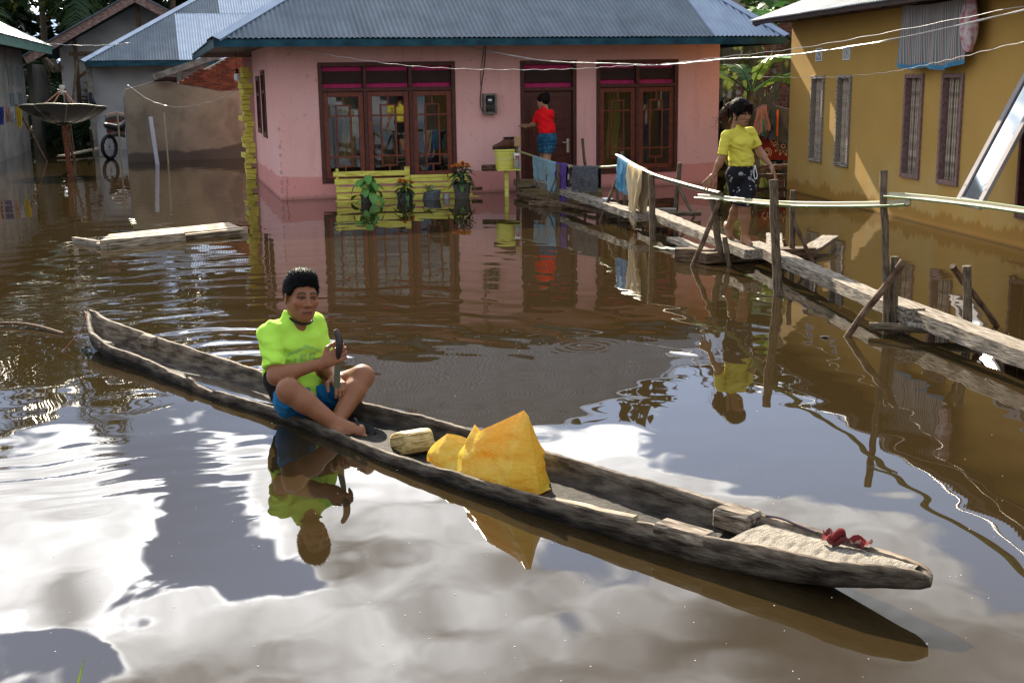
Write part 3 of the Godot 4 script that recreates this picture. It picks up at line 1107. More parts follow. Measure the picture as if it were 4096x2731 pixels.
func build_yellow_house() -> void:
	var hs := thing("yellow_house", "ochre yellow house with narrow barred windows and a pale iron roof, at the walkway", "house", YO, YYAW)
	var holes := [[0.956, 1.464, 0.514, 1.76], [1.973, 2.466, 0.514, 1.76], [4.166, 4.668, 0.514, 1.76], [5.148, 5.659, 0.514, 1.76], [6.95, 7.47, 0.30, 1.76]]
	for v in [[1.209, 2.052], [2.242, 2.052], [5.46, 2.05]]:
		holes.append([v[0] - 0.12, v[0] + 0.12, v[1] - 0.095, v[1] + 0.095])
	# vents stand over windows: cut the wall in two courses
	var low := []
	var high := []
	for o in holes:
		if o[2] > 1.95:
			high.append(o)
		else:
			low.append(o)
	var b := wall_boxes(14.0, -0.6, 1.93, 0.14, low)
	var b2 := wall_boxes(14.0, 1.93, 2.56, 0.14, high)
	var off := b.V.size()
	for i in b2.V.size():
		b.V.append(b2.V[i])
		b.T.append(b2.T[i])
		b.C.append(Color.WHITE)
	for i in b2.I.size():
		b.I.append(b2.I[i] + off)
	for i in b.V.size():
		b.T[i] = Vector2(b.V[i].x / 14.0, 1.0 - (b.V[i].y + 0.1) / 2.8)
	var wm := StandardMaterial3D.new()
	wm.albedo_texture = ochre_picture()
	wm.roughness = 0.9
	wm.metallic_specular = 0.25
	wm.heightmap_enabled = true
	wm.heightmap_texture = M.bump_soft
	wm.heightmap_scale = 0.3
	part("long_wall", b.done(), wm, hs)
	var ob := MB.new()
	ob.box(at(0.07, 0.98, -3.64), Vector3(0.14, 3.16, 7.0))
	ob.box(at(7.0, 0.98, -7.2), Vector3(13.9, 3.16, 0.12))
	ob.box(at(13.93, 0.98, -3.64), Vector3(0.14, 3.16, 7.0))
	part("other_walls", ob.done(), wm, hs)
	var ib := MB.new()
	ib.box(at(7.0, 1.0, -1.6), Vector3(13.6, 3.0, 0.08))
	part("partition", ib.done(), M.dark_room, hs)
	var cb := MB.new()
	cb.box(at(7.0, 2.57, -3.4), Vector3(14.2, 0.02, 7.6))
	part("ceiling", cb.done(), M.transom_wood, hs)
	for v in [[1.209, 2.052], [2.242, 2.052], [5.46, 2.05]]:
		vent_block(hs, v[0], v[1], 0.24, 0.19)
	var grey := tinted(M.board, C3(1.25, 1.25, 1.3))
	var pinkish := tri_mat(ramp_tex(91, 0.03, 4, [C3(0.16, 0.10, 0.09), C3(0.27, 0.17, 0.155)], 256, 0.3), Vector3(2, 2, 2), 0.8)
	var upright := tri_mat(M.board.albedo_texture, Vector3(6, 0.8, 6), 0.85, M.bump_fine, 0.4)
	upright = tinted(upright, C3(1.7, 1.65, 1.6))
	var k := 0
	for q in low.slice(0, 4):
		var win := part("window_frame", frame_bars(q[0], q[1], q[2], q[3], 0.05, 0.12, -0.03).done(), grey if k < 2 else pinkish, hs)
		var n := 5 if k < 2 else 6
		for i in n:
			var x0: float = q[0] + 0.06
			var w: float = (q[1] - q[0] - 0.12) / n
			var sw: float = w * (0.90 if k < 2 else 0.50)
			var lean := 0.0 if not (k == 1 and i == 3) else 0.035
			part("bar", box_mesh(Vector3(sw, q[3] - q[2] - 0.101, 0.02), 0.003), upright, win, Transform3D(Basis(Vector3(0, 0, 1), lean * 0.5) , Vector3(x0 + w * (i + 0.5), (q[2] + q[3]) * 0.5, -0.05 + 0.006 * (i % 2))))
		k += 1
	# a top hung window stands open, its glazed sash swung out
	part("window_frame", frame_bars(6.95, 7.47, 0.30, 1.76, 0.05, 0.13, -0.03).done(), M.frame_wood, hs)
	var swing := Transform3D(Basis(Vector3.RIGHT, -0.47), Vector3(7.21, 1.75, 0.02))
	var sm := frame_bars(-0.26, 0.26, -1.45, 0.0, 0.085, 0.04, 0.0)
	var sash5 := part("open_sash", sm.done(), tinted(M.plaster_white, C3(0.75, 0.68, 0.66)), hs, swing)
	part("pane", box_mesh(Vector3(0.35, 1.28, 0.006)), M.mirror_glass, sash5, at(0, -0.725, 0.0))
	# roof: eave out over the wall, rising inland
	var pick := func(_s: int, _r: int): return M.iron_pale
	roof_slope(hs, Vector3(-0.38, 2.60, 0.56), Vector3.RIGHT, Vector3(0, 0, -1), 14.7, 4.2, 0.36, 0.0, 0.0, 0.75, pick, [99.0])
	roof_slope(hs, Vector3(14.32, 2.60, -7.84), Vector3(-1, 0, 0), Vector3(0, 0, 1), 14.7, 4.2, 0.36, 0.0, 0.0, 1.5, pick, [99.0])
	var rb := MB.new()
	for i in 16:
		var x := -0.3 + i * 0.95
		rb.bar(Vector3(x, 2.545, 0.5), Vector3(x, 2.545 + 0.36 * 4.1, -3.6), 0.05, 0.07)
	part("rafters", rb.done(), M.transom_wood, hs)
	var eb := MB.new()
	eb.box(at(7.0, 2.565, 0.52), Vector3(14.6, 0.06, 0.03))
	part("eave_board", eb.done(), M.transom_wood, hs)
	var gb := MB.new()
	gb.prism(PackedVector2Array([Vector2(0, 0), Vector2(7.2, 0), Vector2(7.2, 0.2), Vector2(3.6, 1.45), Vector2(0, 0.2)]), 0.1, Transform3D(Basis(Vector3(0, 0, -1), Vector3.UP, Vector3(1, 0, 0)), Vector3(0.07, 2.56, 0)))
	part("gable_wall", gb.done(), M.concrete, hs)


func build_left_houses() -> void:
	# grey unfinished wall in front of the white house
	var yaw := 0.36
	var gw := thing("grey_outbuilding", "unfinished grey cement outbuilding with bare red bricks along its top", "outbuilding", Vector3(-8.92, 0, -29.02), yaw)
	var w := 2.95
	var poly := PackedVector2Array([Vector2(0, -0.6), Vector2(w, -0.6), Vector2(w, 1.62), Vector2(2.2, 1.60), Vector2(1.75, 1.70), Vector2(1.35, 1.76), Vector2(1.05, 1.84), Vector2(0.7, 1.83), Vector2(0.35, 1.74), Vector2(0.05, 1.66), Vector2(0, 1.5)])
	var b := MB.new()
	b.prism(poly, 0.12, at(0, 0, -0.06))
	var n := noise(93, 1.0, 4)
	b.colored = true
	part("plaster_wall", wall_skin(poly, w), plaster_vcol(), gw, at(0, 0, 0.004))
	part("wall_core", b.done(), M.plaster_grey, gw)
	var bb := MB.new()
	bb.prism(PackedVector2Array([Vector2(0.9, 1.3), Vector2(2.90, 1.3), Vector2(2.90, 2.42), Vector2(2.52, 2.42), Vector2(0.95, 1.64)]), 0.08, at(0, 0, -0.080))
	part("mortar_bed", bb.done(), M.concrete, gw)
	var brick := box_mesh(Vector3(0.205, 0.052, 0.10), 0.005)
	var mats := [tinted(M.brick, C3(0.62, 0.6, 0.6)), tinted(M.brick, C3(0.45, 0.42, 0.42)), tinted(M.brick, C3(0.8, 0.74, 0.7))]
	var count := 0
	for r in 14:
		var y := 1.56 + r * 0.064
		if y > 2.40:
			break
		for c in 15:
			var x := 0.95 + c * 0.218 + (0.109 if r % 2 else 0.0)
			var edge := 1.62 + (2.42 - 1.62) * (x - 0.9) / 1.6
			if x > w - 0.05 or y > edge:
				continue
			count += 1
			part("brick", brick, mats[count % 3], gw, Transform3D(Basis(Vector3.UP, rng.randf_range(-0.02, 0.02)), Vector3(x, y, -0.066 + rng.randf_range(0, 0.008))))
	var sb := MB.new()
	sb.box(at(0.9, 0.5, -2.1), Vector3(0.12, 2.2, 3.9))
	sb.box(at(w - 0.06, 0.8, -2.1), Vector3(0.12, 2.8, 3.9))
	part("side_walls", sb.done(), M.plaster_grey, gw)
	# slanting gutter board from the blue eave
	solo("gutter_board", tilted_board(Vector3(-8.15, 1.93, -28.95), Vector3(-6.55, 2.42, -28.9), 0.16, 0.14), M.concrete, "grey trough board slanting over the bare bricks under the iron roof", "board")
	# stack of yellow board ends against the pink house
	var ys := thing("yellow_board_stack", "tall stack of yellow painted boards seen end on, beside the grey outbuilding", "boards", PO + Vector3(-sin(PYAW), 0, -cos(PYAW)) * 4.72 - Vector3(cos(PYAW), 0, -sin(PYAW)) * 0.09, PYAW)
	for i in 22:
		part("board_end", box_mesh(Vector3(0.17 + rng.randf_range(-0.04, 0.05), 0.094, 0.5), 0.006), M.yellow_paint, ys, Transform3D(Basis(Vector3.UP, rng.randf_range(-0.08, 0.08)), Vector3(rng.randf_range(-0.05, 0.02) - 0.02, -0.05 + i * 0.098, rng.randf_range(-0.05, 0.1))))
	# white house with the blue fascia
	var e := Vector3(-11.53, 2.42, -34.0)
	var wh := thing("white_house", "whitewashed house under a grey and new blue corrugated roof, behind the grey outbuilding", "house", e, PYAW)
	var holes := [[1.72, 2.5, -2.4, -0.45]]
	var wb := wall_boxes(5.2, -3.0, -0.02, 0.14, holes, -1.0)
	for i in wb.V.size():
		wb.V[i].x += 0.15
	part("front_wall", wb.done(), M.plaster_white, wh)
	part("door_frame", frame_bars(1.87, 2.65, -2.4, -0.45, 0.09, 0.12, -1.03).done(), M.frame_wood, wh)
	part("door", box_mesh(Vector3(0.6, 1.8, 0.04)), M.dark_room, wh, at(2.26, -1.42, -1.12))  # dark panel standing in for the shade inside the open doorway
	vent_block_at(wh, 1.95, -0.2, -0.98)
	vent_block_at(wh, 2.95, -0.2, -0.98)
	vent_block_at(wh, 4.3, -0.2, -0.98)
	var pb := MB.new()
	pb.box(at(0.17, -1.4, -0.55), Vector3(0.16, 2.75, 0.16), 0.01)
	pb.box(at(2.55, -1.4, -0.45), Vector3(0.14, 2.75, 0.14), 0.01)
	part("porch_posts", pb.done(), M.concrete, wh)
	var bk := MB.new()
	bk.box(at(0.22, -1.5, -4.0), Vector3(0.14, 3.0, 5.8))
	bk.box(at(6.0, -1.5, -4.0), Vector3(0.14, 3.0, 5.8))
	part("side_walls", bk.done(), M.plaster_white, wh)
	var ce := MB.new()
	ce.box(at(3.3, -0.03, -3.5), Vector3(6.5, 0.02, 6.9))
	part("soffit", ce.done(), M.transom_wood, wh)
	var pick := func(s: int, r: int): return M.iron_new if (s >= 4 and r == 0) or (s >= 6 and r == 1) else M.iron
	roof_slope(wh, Vector3.ZERO, Vector3.RIGHT, Vector3(0, 0, -1), 6.4, 4.2, 0.577, 1.0, 0.0, 0.645, pick, [2.45, 99.0])
	roof_slope(wh, Vector3(0, 0, -8.4), Vector3(0, 0, 1), Vector3(1, 0, 0), 8.4, 4.2, 0.577, 1.0, 1.0, 1.2, func(_s, _r): return M.iron)
	cap_strip(wh, Vector3.ZERO, Vector3(4.2, 4.2 * 0.577, -4.2), Vector3(0, -0.577, 1), Vector3(-1, -0.577, 0), 0.14, M.iron_new)
	var fb := MB.new()
	fb.box(at(3.25, -0.085, -0.03), Vector3(6.3, 0.13, 0.03))
	part("fascia_board", fb.done(), M.fascia, wh)
	# far gabled house without a front
	var gh := thing("gabled_house", "unfinished gabled house with weathered red barge boards and open roof timbers, farthest at the back", "house", Vector3(-11.75, 0, -40.5), 0.18)
	var ap := Vector3(0, 4.46, 0)
	for s in [-1.0, 1.0]:
		var m := MB.new()
		m.bar(ap + Vector3(0.0, -0.03, 0.9), ap + Vector3(s * 3.4, -0.03 - 3.4 * 0.55, 0.9), 0.04, 0.26)
		part("barge_board", m.done(), M.brown_board_red if M.has("brown_board_red") else M.brown_board, gh)
		var r := MB.new()
		r.bar(ap + Vector3(0, 0.13, -2.0), ap + Vector3(s * 3.5, 0.13 - 3.5 * 0.55, -2.0), 6.0, 0.03, Vector3(-s * 0.0, 1, 0))
		part("roof_slab", r.done(), M.iron, gh)
		var ps := MB.new()
		ps.box(at(s * 2.0, 1.4, 0.2), Vector3(0.12, 3.6, 0.12))
		part("post", ps.done(), M.brown_board, gh)
	var gp := MB.new()
	gp.prism(PackedVector2Array([Vector2(-2.6, -0.5), Vector2(2.6, -0.5), Vector2(2.6, 2.95), Vector2(0, 4.35), Vector2(-2.6, 2.95)]), 0.1, at(0, 0, -0.6))
	part("gable_wall", gp.done(), tinted(M.plaster_white, C3(1.1, 1.05, 1.0)), gh)
	var bm := MB.new()
	bm.bar(Vector3(-2.2, 2.75, 0.2), Vector3(2.2, 2.75, 0.2), 0.08, 0.14)
	bm.bar(Vector3(-2.0, 2.0, 0.15), Vector3(-1.0, 2.75, 0.15), 0.07, 0.09)
	bm.bar(Vector3(0.0, 4.4, 0.3), Vector3(0.0, 3.3, 0.3), 0.1, 0.12)
	part("tie_beam", bm.done(), M.brown_board, gh)
	# grey house at the left edge: its wall runs away from the viewer
	var lyaw := 1.8126
	var lh := thing("grey_house", "long grey plastered house with a white iron roof and green fascia at the left edge", "house", Vector3(-10.75, 0, -23.75), lyaw)
	var lho := []
	for q in [[0.9, 1.05, 1.75, 2.3], [1.3, 1.45, 1.75, 2.3], [2.35, 2.5, 1.78, 2.35], [3.1, 3.25, 1.78, 2.35], [0.9, 1.2, 0.85, 1.62], [1.35, 1.65, 0.85, 1.62], [2.5, 2.8, 0.85, 1.62], [3.0, 3.3, 0.85, 1.62]]:
		lho.append([12.0 - q[1], 12.0 - q[0], q[2], q[3]])
	var lhi := []
	var llo := []
	for q in lho:
		(lhi if q[2] > 1.7 else llo).append(q)
	part("long_wall", wall_boxes(12.0, -0.6, 1.69, 0.14, llo).done(), M.plaster_grey_pale, lh)
	part("long_wall", wall_boxes(12.0, 1.69, 2.75, 0.14, lhi).done(), M.plaster_grey_pale, lh)
	var slat := flat(0.16, 0.20, 0.22, 0.7)
	for q in lho:
		var wn := part("window_frame", frame_bars(q[0], q[1], q[2], q[3], 0.03, 0.10, -0.03).done(), slat, lh)
		part("shutter", box_mesh(Vector3(q[1] - q[0] - 0.06, q[3] - q[2] - 0.06, 0.02)), M.fascia if q[1] - q[0] < 0.2 else slat, wn, at((q[0] + q[1]) * 0.5, (q[2] + q[3]) * 0.5, -0.06))
	var le := MB.new()
	le.box(at(11.93, 1.07, -3.0), Vector3(0.13, 3.34, 5.7))
	le.box(at(6.0, 1.07, -5.9), Vector3(12.0, 3.34, 0.1))
	part("end_walls", le.done(), M.plaster_grey, lh)
	roof_slope(lh, Vector3(-0.5, 2.88, 0.75), Vector3.RIGHT, Vector3(0, 0, -1), 13.3, 4.0, 0.5, 0.0, 0.0, 1.0, func(_s, _r): return M.iron_pale, [99.0])
	var lf := MB.new()
	lf.box(at(6.15, 2.76, 0.70), Vector3(13.3, 0.22, 0.03))
	part("fascia_board", lf.done(), M.fascia_green, lh)
	var lv := MB.new()
	lv.bar(Vector3(12.81, 2.80, 0.74), Vector3(12.81, 2.80 + 1.97, -3.2), 0.03, 0.2)
	part("verge_board", lv.done(), M.fascia_green, lh)
	var ls := MB.new()
	ls.box(at(6.2, 2.76, -2.5), Vector3(12.9, 0.015, 6.3))
	part("soffit", ls.done(), M.transom_wood, lh)
	# lean-to behind it
	var lt := thing("lean_to", "low grey lean-to with a ragged thatch edge, behind the grey house", "shed", Vector3(-13.55, 0, -35.9), lyaw)
	var tb := MB.new()
	tb.box(at(1.9, 0.9, -0.1), Vector3(3.6, 3.0, 0.14))
	part("wall", tb.done(), M.plaster_grey, lt)
	var th := MB.new()
	for i in 60:
		var x := 0.2 + rng.randf() * 3.4
		var y0 := 2.45 + rng.randf() * 0.15
		th.bar(Vector3(x, y0, 0.15 + rng.randf() * 0.2), Vector3(x + rng.randf_range(-0.1, 0.1), y0 - 0.22 - rng.randf() * 0.12, 0.3 + rng.randf() * 0.2), 0.05, 0.012)
	part("thatch_edge", th.done(), M.leaf_dry, lt).set_meta("kind", "stuff")
	# brick house behind the bananas on the right, built up above view to shade them
	var bh := thing("brick_house", "dark brick wall of a house with pale joints, behind the banana plants", "house", Vector3(4.8, 0, -29.5), 0.05)
	part("wall", box_mesh(Vector3(5.0, 5.4, 0.12)), M.mortar, bh, at(2.5, 2.1, -0.07))
	var bk2 := box_mesh(Vector3(0.185, 0.075, 0.05))
	var bm3 := [M.brick_dark, tinted(M.brick_dark, C3(0.8, 0.8, 0.85)), tinted(M.brick_dark, C3(1.25, 1.15, 1.1))]
	var bn := 0
	for r in 29:
		for c in 10:
			if bn >= 290:
				break
			var x := 0.7 + c * 0.205 + (0.1 if r % 2 else 0.0)
			part("brick", bk2, bm3[(bn * 7 + r) % 3], bh, at(x, 0.35 + r * 0.096, 0.005))
			bn += 1
	var sl := MB.new()
	sl.box(at(2.5, 4.9, -0.6), Vector3(5.6, 0.08, 2.6))  # unseen roof, raised with the wall for the shade it throws
	part("roof_slab", sl.done(), M.iron_pale, bh)


func vent_block_at(hs: Node3D, u: float, h: float, z: float) -> void:
	var b := frame_bars(u - 0.2, u + 0.2, h - 0.13, h + 0.13, 0.03, 0.06, z + 0.02)
	b.box(at(u, h, z - 0.004), Vector3(0.34, 0.2, 0.01))
	var pts := [Vector3(u - 0.09, h, z + 0.02), Vector3(u, h + 0.07, z + 0.02), Vector3(u + 0.09, h, z + 0.02), Vector3(u, h - 0.07, z + 0.02)]
	for k in 4:
		b.bar(pts[k], pts[(k + 1) % 4], 0.03, 0.02, Vector3(0, 0, 1).cross(pts[(k + 1) % 4] - pts[k]).normalized())
	part("vent_block", b.done(), M.plaster_white, hs)


func tilted_board(a: Vector3, b: Vector3, w: float, h: float) -> ArrayMesh:
	var m := MB.new()
	m.bar(a, b, w, h)
	return m.done()


func plaster_vcol() -> StandardMaterial3D:
	return vcol(0.92, 0.25, M.bump_soft, Vector3(0.4, 0.4, 0.4), 0.5)


func wall_skin(poly: PackedVector2Array, w: float) -> ArrayMesh:
	# cement render with damp stains, cut to the ragged outline
	var b := MB.new()
	b.colored = true
	var n := noise(94, 1.0, 4)
	var nx := 90
	var ny := 70
	var idx := {}
	var tops := []
	for i in nx + 1:
		var x := w * i / nx
		var t := 0.0
		for k in range(2, poly.size() - 1):
			var p := poly[k]
			var q := poly[k + 1]
			if x <= p.x and x >= q.x:
				t = maxf(t, lerpf(p.y, q.y, (p.x - x) / maxf(p.x - q.x, 0.0001)))
		tops.append(t + 0.02 * n.get_noise_2d(x * 6.0, 2.0) - 0.02)
	for i in nx + 1:
		for j in ny + 1:
			var x := w * i / nx
			var y: float = -0.3 + (tops[i] + 0.3) * j / ny
			var a := n.get_noise_2d(x * 1.2, y * 1.2)
			var c := Color(0.185, 0.172, 0.13) * (1.0 + 0.28 * a + 0.1 * n.get_noise_2d(x * 7.0, y * 7.0))
			c = c.lerp(Color(0.11, 0.095, 0.075), smoothstep(0.1, 0.5, n.get_noise_2d(x * 1.1 + 40.0, y * 0.7)) * 0.6)
			var line := 0.20 + 0.20 * smoothstep(1.6, 2.9, x) + 0.10 * n.get_noise_2d(x * 1.3, 5.0)
			c = c.lerp(Color(0.055, 0.05, 0.045), smoothstep(line + 0.02, line - 0.02, y) * 0.8)
			c = c.lerp(Color(0.07, 0.055, 0.042), smoothstep(0.26, 0.05, Vector2((x - 0.95) * 0.8, y - 1.82).length()) * 0.8)
			b.tint = c
			idx[[i, j]] = b.vert(Vector3(x, y, 0), Vector2(x, y))
	for i in nx:
		for j in ny:
			b.tri(idx[[i, j]], idx[[i + 1, j + 1]], idx[[i + 1, j]])
			b.tri(idx[[i, j]], idx[[i, j + 1]], idx[[i + 1, j + 1]])
	return b.done()


# ---------------------------------------------------------------- plants

func frond_mesh(len: float, droop: float, pairs: int, leaf: float, sd: int) -> ArrayMesh:
	# a feather leaf along x: a midrib and two rows of leaflets
	var r := RandomNumberGenerator.new()
	r.seed = sd
	var b := MB.new()
	var pts := []
	var rad := []
	for i in 9:
		var t := i / 8.0
		pts.append(Vector3(len * t * (1.0 - 0.25 * droop * t), len * (0.42 * t - 0.62 * droop * t * t), 0.12 * sin(t * 2.0)))
		rad.append(lerpf(0.028, 0.006, t))
	b.tube(pts, rad, 4, false)
	for i in pairs:
		var t := 0.12 + 0.86 * (i + r.randf() * 0.5) / pairs
		var f := t * 8.0
		var k := mini(int(f), 7)
		var p: Vector3 = pts[k].lerp(pts[k + 1], f - k)
		var d: Vector3 = (pts[k + 1] - pts[k]).normalized()
		var l := leaf * (0.35 + 1.1 * sin(PI * clampf(t * 0.9 + 0.08, 0, 1))) * r.randf_range(0.8, 1.1)
		for s in [-1.0, 1.0]:
			var o := (d * 0.55 + Vector3(0, 0, s) * 0.85 + Vector3(0, r.randf_range(-0.25, 0.15), 0)).normalized()
			var w := d * 0.035
			var q1 := p + o * l * 0.5 + Vector3(0, -0.04 * l, 0)
			var q2 := p + o * l + Vector3(0, -0.34 * l * r.randf_range(0.7, 1.6), 0)
			var i0 := b.vert(p - w * 0.5)
			b.vert(p + w * 0.5)
			b.vert(q1 + w * 0.7)
			b.vert(q1 - w * 0.7)
			b.vert(q2)
			b.tri(i0, i0 + 1, i0 + 2)
			b.tri(i0, i0 + 2, i0 + 3)
			b.tri(i0 + 3, i0 + 2, i0 + 4)
	return b.done()


func palm(called: String, label: String, at_p: Vector3, height: float, n: int, size: float, fronds: Array, mat: Material, lift := 0.5) -> void:
	var o := thing(called, label, "palm", at_p, 0.0, "palms behind the houses")
	if height > 0.4:
		var b := MB.new()
		var lean := Vector3(rng.randf_range(-0.5, 0.5), 0, rng.randf_range(-0.3, 0.3))
		b.tube(path3([Vector3(0, -0.6, 0), Vector3(0, height * 0.5, 0) + lean * 0.4, Vector3(0, height, 0) + lean], 4), [0.14, 0.13, 0.12, 0.115, 0.11, 0.105, 0.10, 0.10, 0.12], 8)
		part("trunk", b.done(), M.trunk, o)
		for i in n:
			var y := Basis(Vector3.UP, TAU * i / n * 2.618 + rng.randf() * 0.5) * Basis(Vector3(0, 0, 1), rng.randf_range(-0.75, 0.95) * lift * 1.4)
			part("frond", fronds[i % fronds.size()], mat, o, Transform3D(y.scaled(Vector3.ONE * size * rng.randf_range(0.85, 1.1)), Vector3(0, height, 0) + lean))
	else:
		for i in n:
			var y := Basis(Vector3.UP, TAU * i / n * 2.618 + rng.randf() * 0.5) * Basis(Vector3(0, 0, 1), rng.randf_range(0.25, 1.0))
			part("frond", fronds[i % fronds.size()], mat, o, Transform3D(y.scaled(Vector3.ONE * size * rng.randf_range(0.8, 1.15)), Vector3(rng.randf_range(-0.2, 0.2), -0.2, rng.randf_range(-0.2, 0.2))))


func banana_leaf(len: float, wid: float, bend: float, sd: int) -> ArrayMesh:
	# a broad blade along x, torn into strips towards its tip
	var r := RandomNumberGenerator.new()
	r.seed = sd
	var b := MB.new()
	var pts := []
	var rad := []
	for i in 11:
		var t := i / 10.0
		pts.append(Vector3(len * (t - 0.18 * bend * t * t), len * (0.55 * t - 0.8 * bend * t * t), 0.0))
		rad.append(lerpf(0.028, 0.006, t))
	b.tube(pts, rad, 5, false)
	var n := 15
	for s in [-1.0, 1.0]:
		for i in n:
			var t0 := 0.17 + 0.83 * i / n
			var t1 := 0.17 + 0.83 * (i + 1.0) / n
			var dr := r.randf_range(0.10, 0.55)
			var q := []
			for t in [t0, t1]:
				var f: float = t * 10.0
				var k := mini(int(f), 9)
				var p: Vector3 = pts[k].lerp(pts[k + 1], f - k)
				var e: float = wid * 0.5 * pow(sin(PI * clampf((t - 0.14) / 0.88, 0.0, 1.0)), 0.55)
				for m in 4:
					var u := m / 3.0
					q.append(p + Vector3(0.10 * e * u, -e * dr * u * u + 0.10 * e * u, s * e * u))
			var i0 := b.V.size()
			for p in q:
				b.vert(p)
			for m in 3:
				b.tri(i0 + m, i0 + m + 1, i0 + m + 5)
				b.tri(i0 + m, i0 + m + 5, i0 + m + 4)
	return b.done()


func banana(label: String, p: Vector3, h: float, leaves: Array, n: int, dry: int) -> void:
	var o := thing("banana_plant", label, "banana plant", p, 0.0, "banana plants right of the pink house")
	var b := MB.new()
	b.tube([Vector3(0, -0.4, 0), Vector3(0.02, h * 0.5, 0), Vector3(0.06, h, 0.02)], [0.13, 0.11, 0.07], 9, true, noise(7, 2.0, 2), 0.15)
	part("trunk", b.done(), M.stem_banana, o)
	for i in n:
		var y := Basis(Vector3.UP, TAU * i / n + rng.randf() * 0.7) * Basis(Vector3(0, 0, 1), rng.randf_range(0.1, 0.75)) * Basis(Vector3.RIGHT, rng.randf_range(-0.5, 0.5))
		part("leaf", leaves[i % leaves.size()], M.leaf_banana if i % 3 else M.leaf_light, o, Transform3D(y.scaled(Vector3.ONE * rng.randf_range(0.8, 1.1)), Vector3(0.06, h - 0.05, 0.02)))
	for i in dry:
		var y := Basis(Vector3.UP, TAU * i / dry + rng.randf()) * Basis(Vector3(0, 0, 1), rng.randf_range(-1.25, -0.85))
		part("dry_leaf", leaves[i % leaves.size()], M.leaf_dry, o, Transform3D(y.scaled(Vector3(0.8, 0.8, 0.4) * rng.randf_range(0.7, 1.0)), Vector3(0.04, h * rng.randf_range(0.7, 0.95), 0)))


func leaf_mass(called: String, lo: Vector3, hi: Vector3, n: int, size: float, mat: Material, label: String) -> void:
	var b := MB.new()
	b.quad(Vector3(-0.5, 0, 0), Vector3(0, 0.08, 0.22), Vector3(0.5, -0.08, 0), Vector3(0, 0.08, -0.22))
	var mm := MultiMesh.new()
	mm.transform_format = MultiMesh.TRANSFORM_3D
	mm.mesh = b.done()
	mm.instance_count = n
	var c := noise(131, 0.35, 3)
	var i := 0
	var tries := 0
	while i < n:
		tries += 1
		var p := Vector3(rng.randf_range(lo.x, hi.x), lo.y + (hi.y - lo.y) * pow(rng.randf(), 1.25), rng.randf_range(lo.z, hi.z))
		if c.get_noise_3dv(p) < -0.08 + 0.3 * (p.y - lo.y) / (hi.y - lo.y) and tries < n * 20:
			continue
		var t := Basis.from_euler(Vector3(rng.randf_range(-1.0, 1.0), rng.randf() * TAU, rng.randf_range(-0.9, 0.9))).scaled(Vector3.ONE * size * rng.randf_range(0.5, 1.3))
		mm.set_instance_transform(i, Transform3D(t, p))
		i += 1
	var o := MultiMeshInstance3D.new()
	o.name = numbered(called)
	o.multimesh = mm
	o.material_override = mat
	add_child(o, true)
	o.set_meta("kind", "stuff")
	tag(o, label, "foliage")


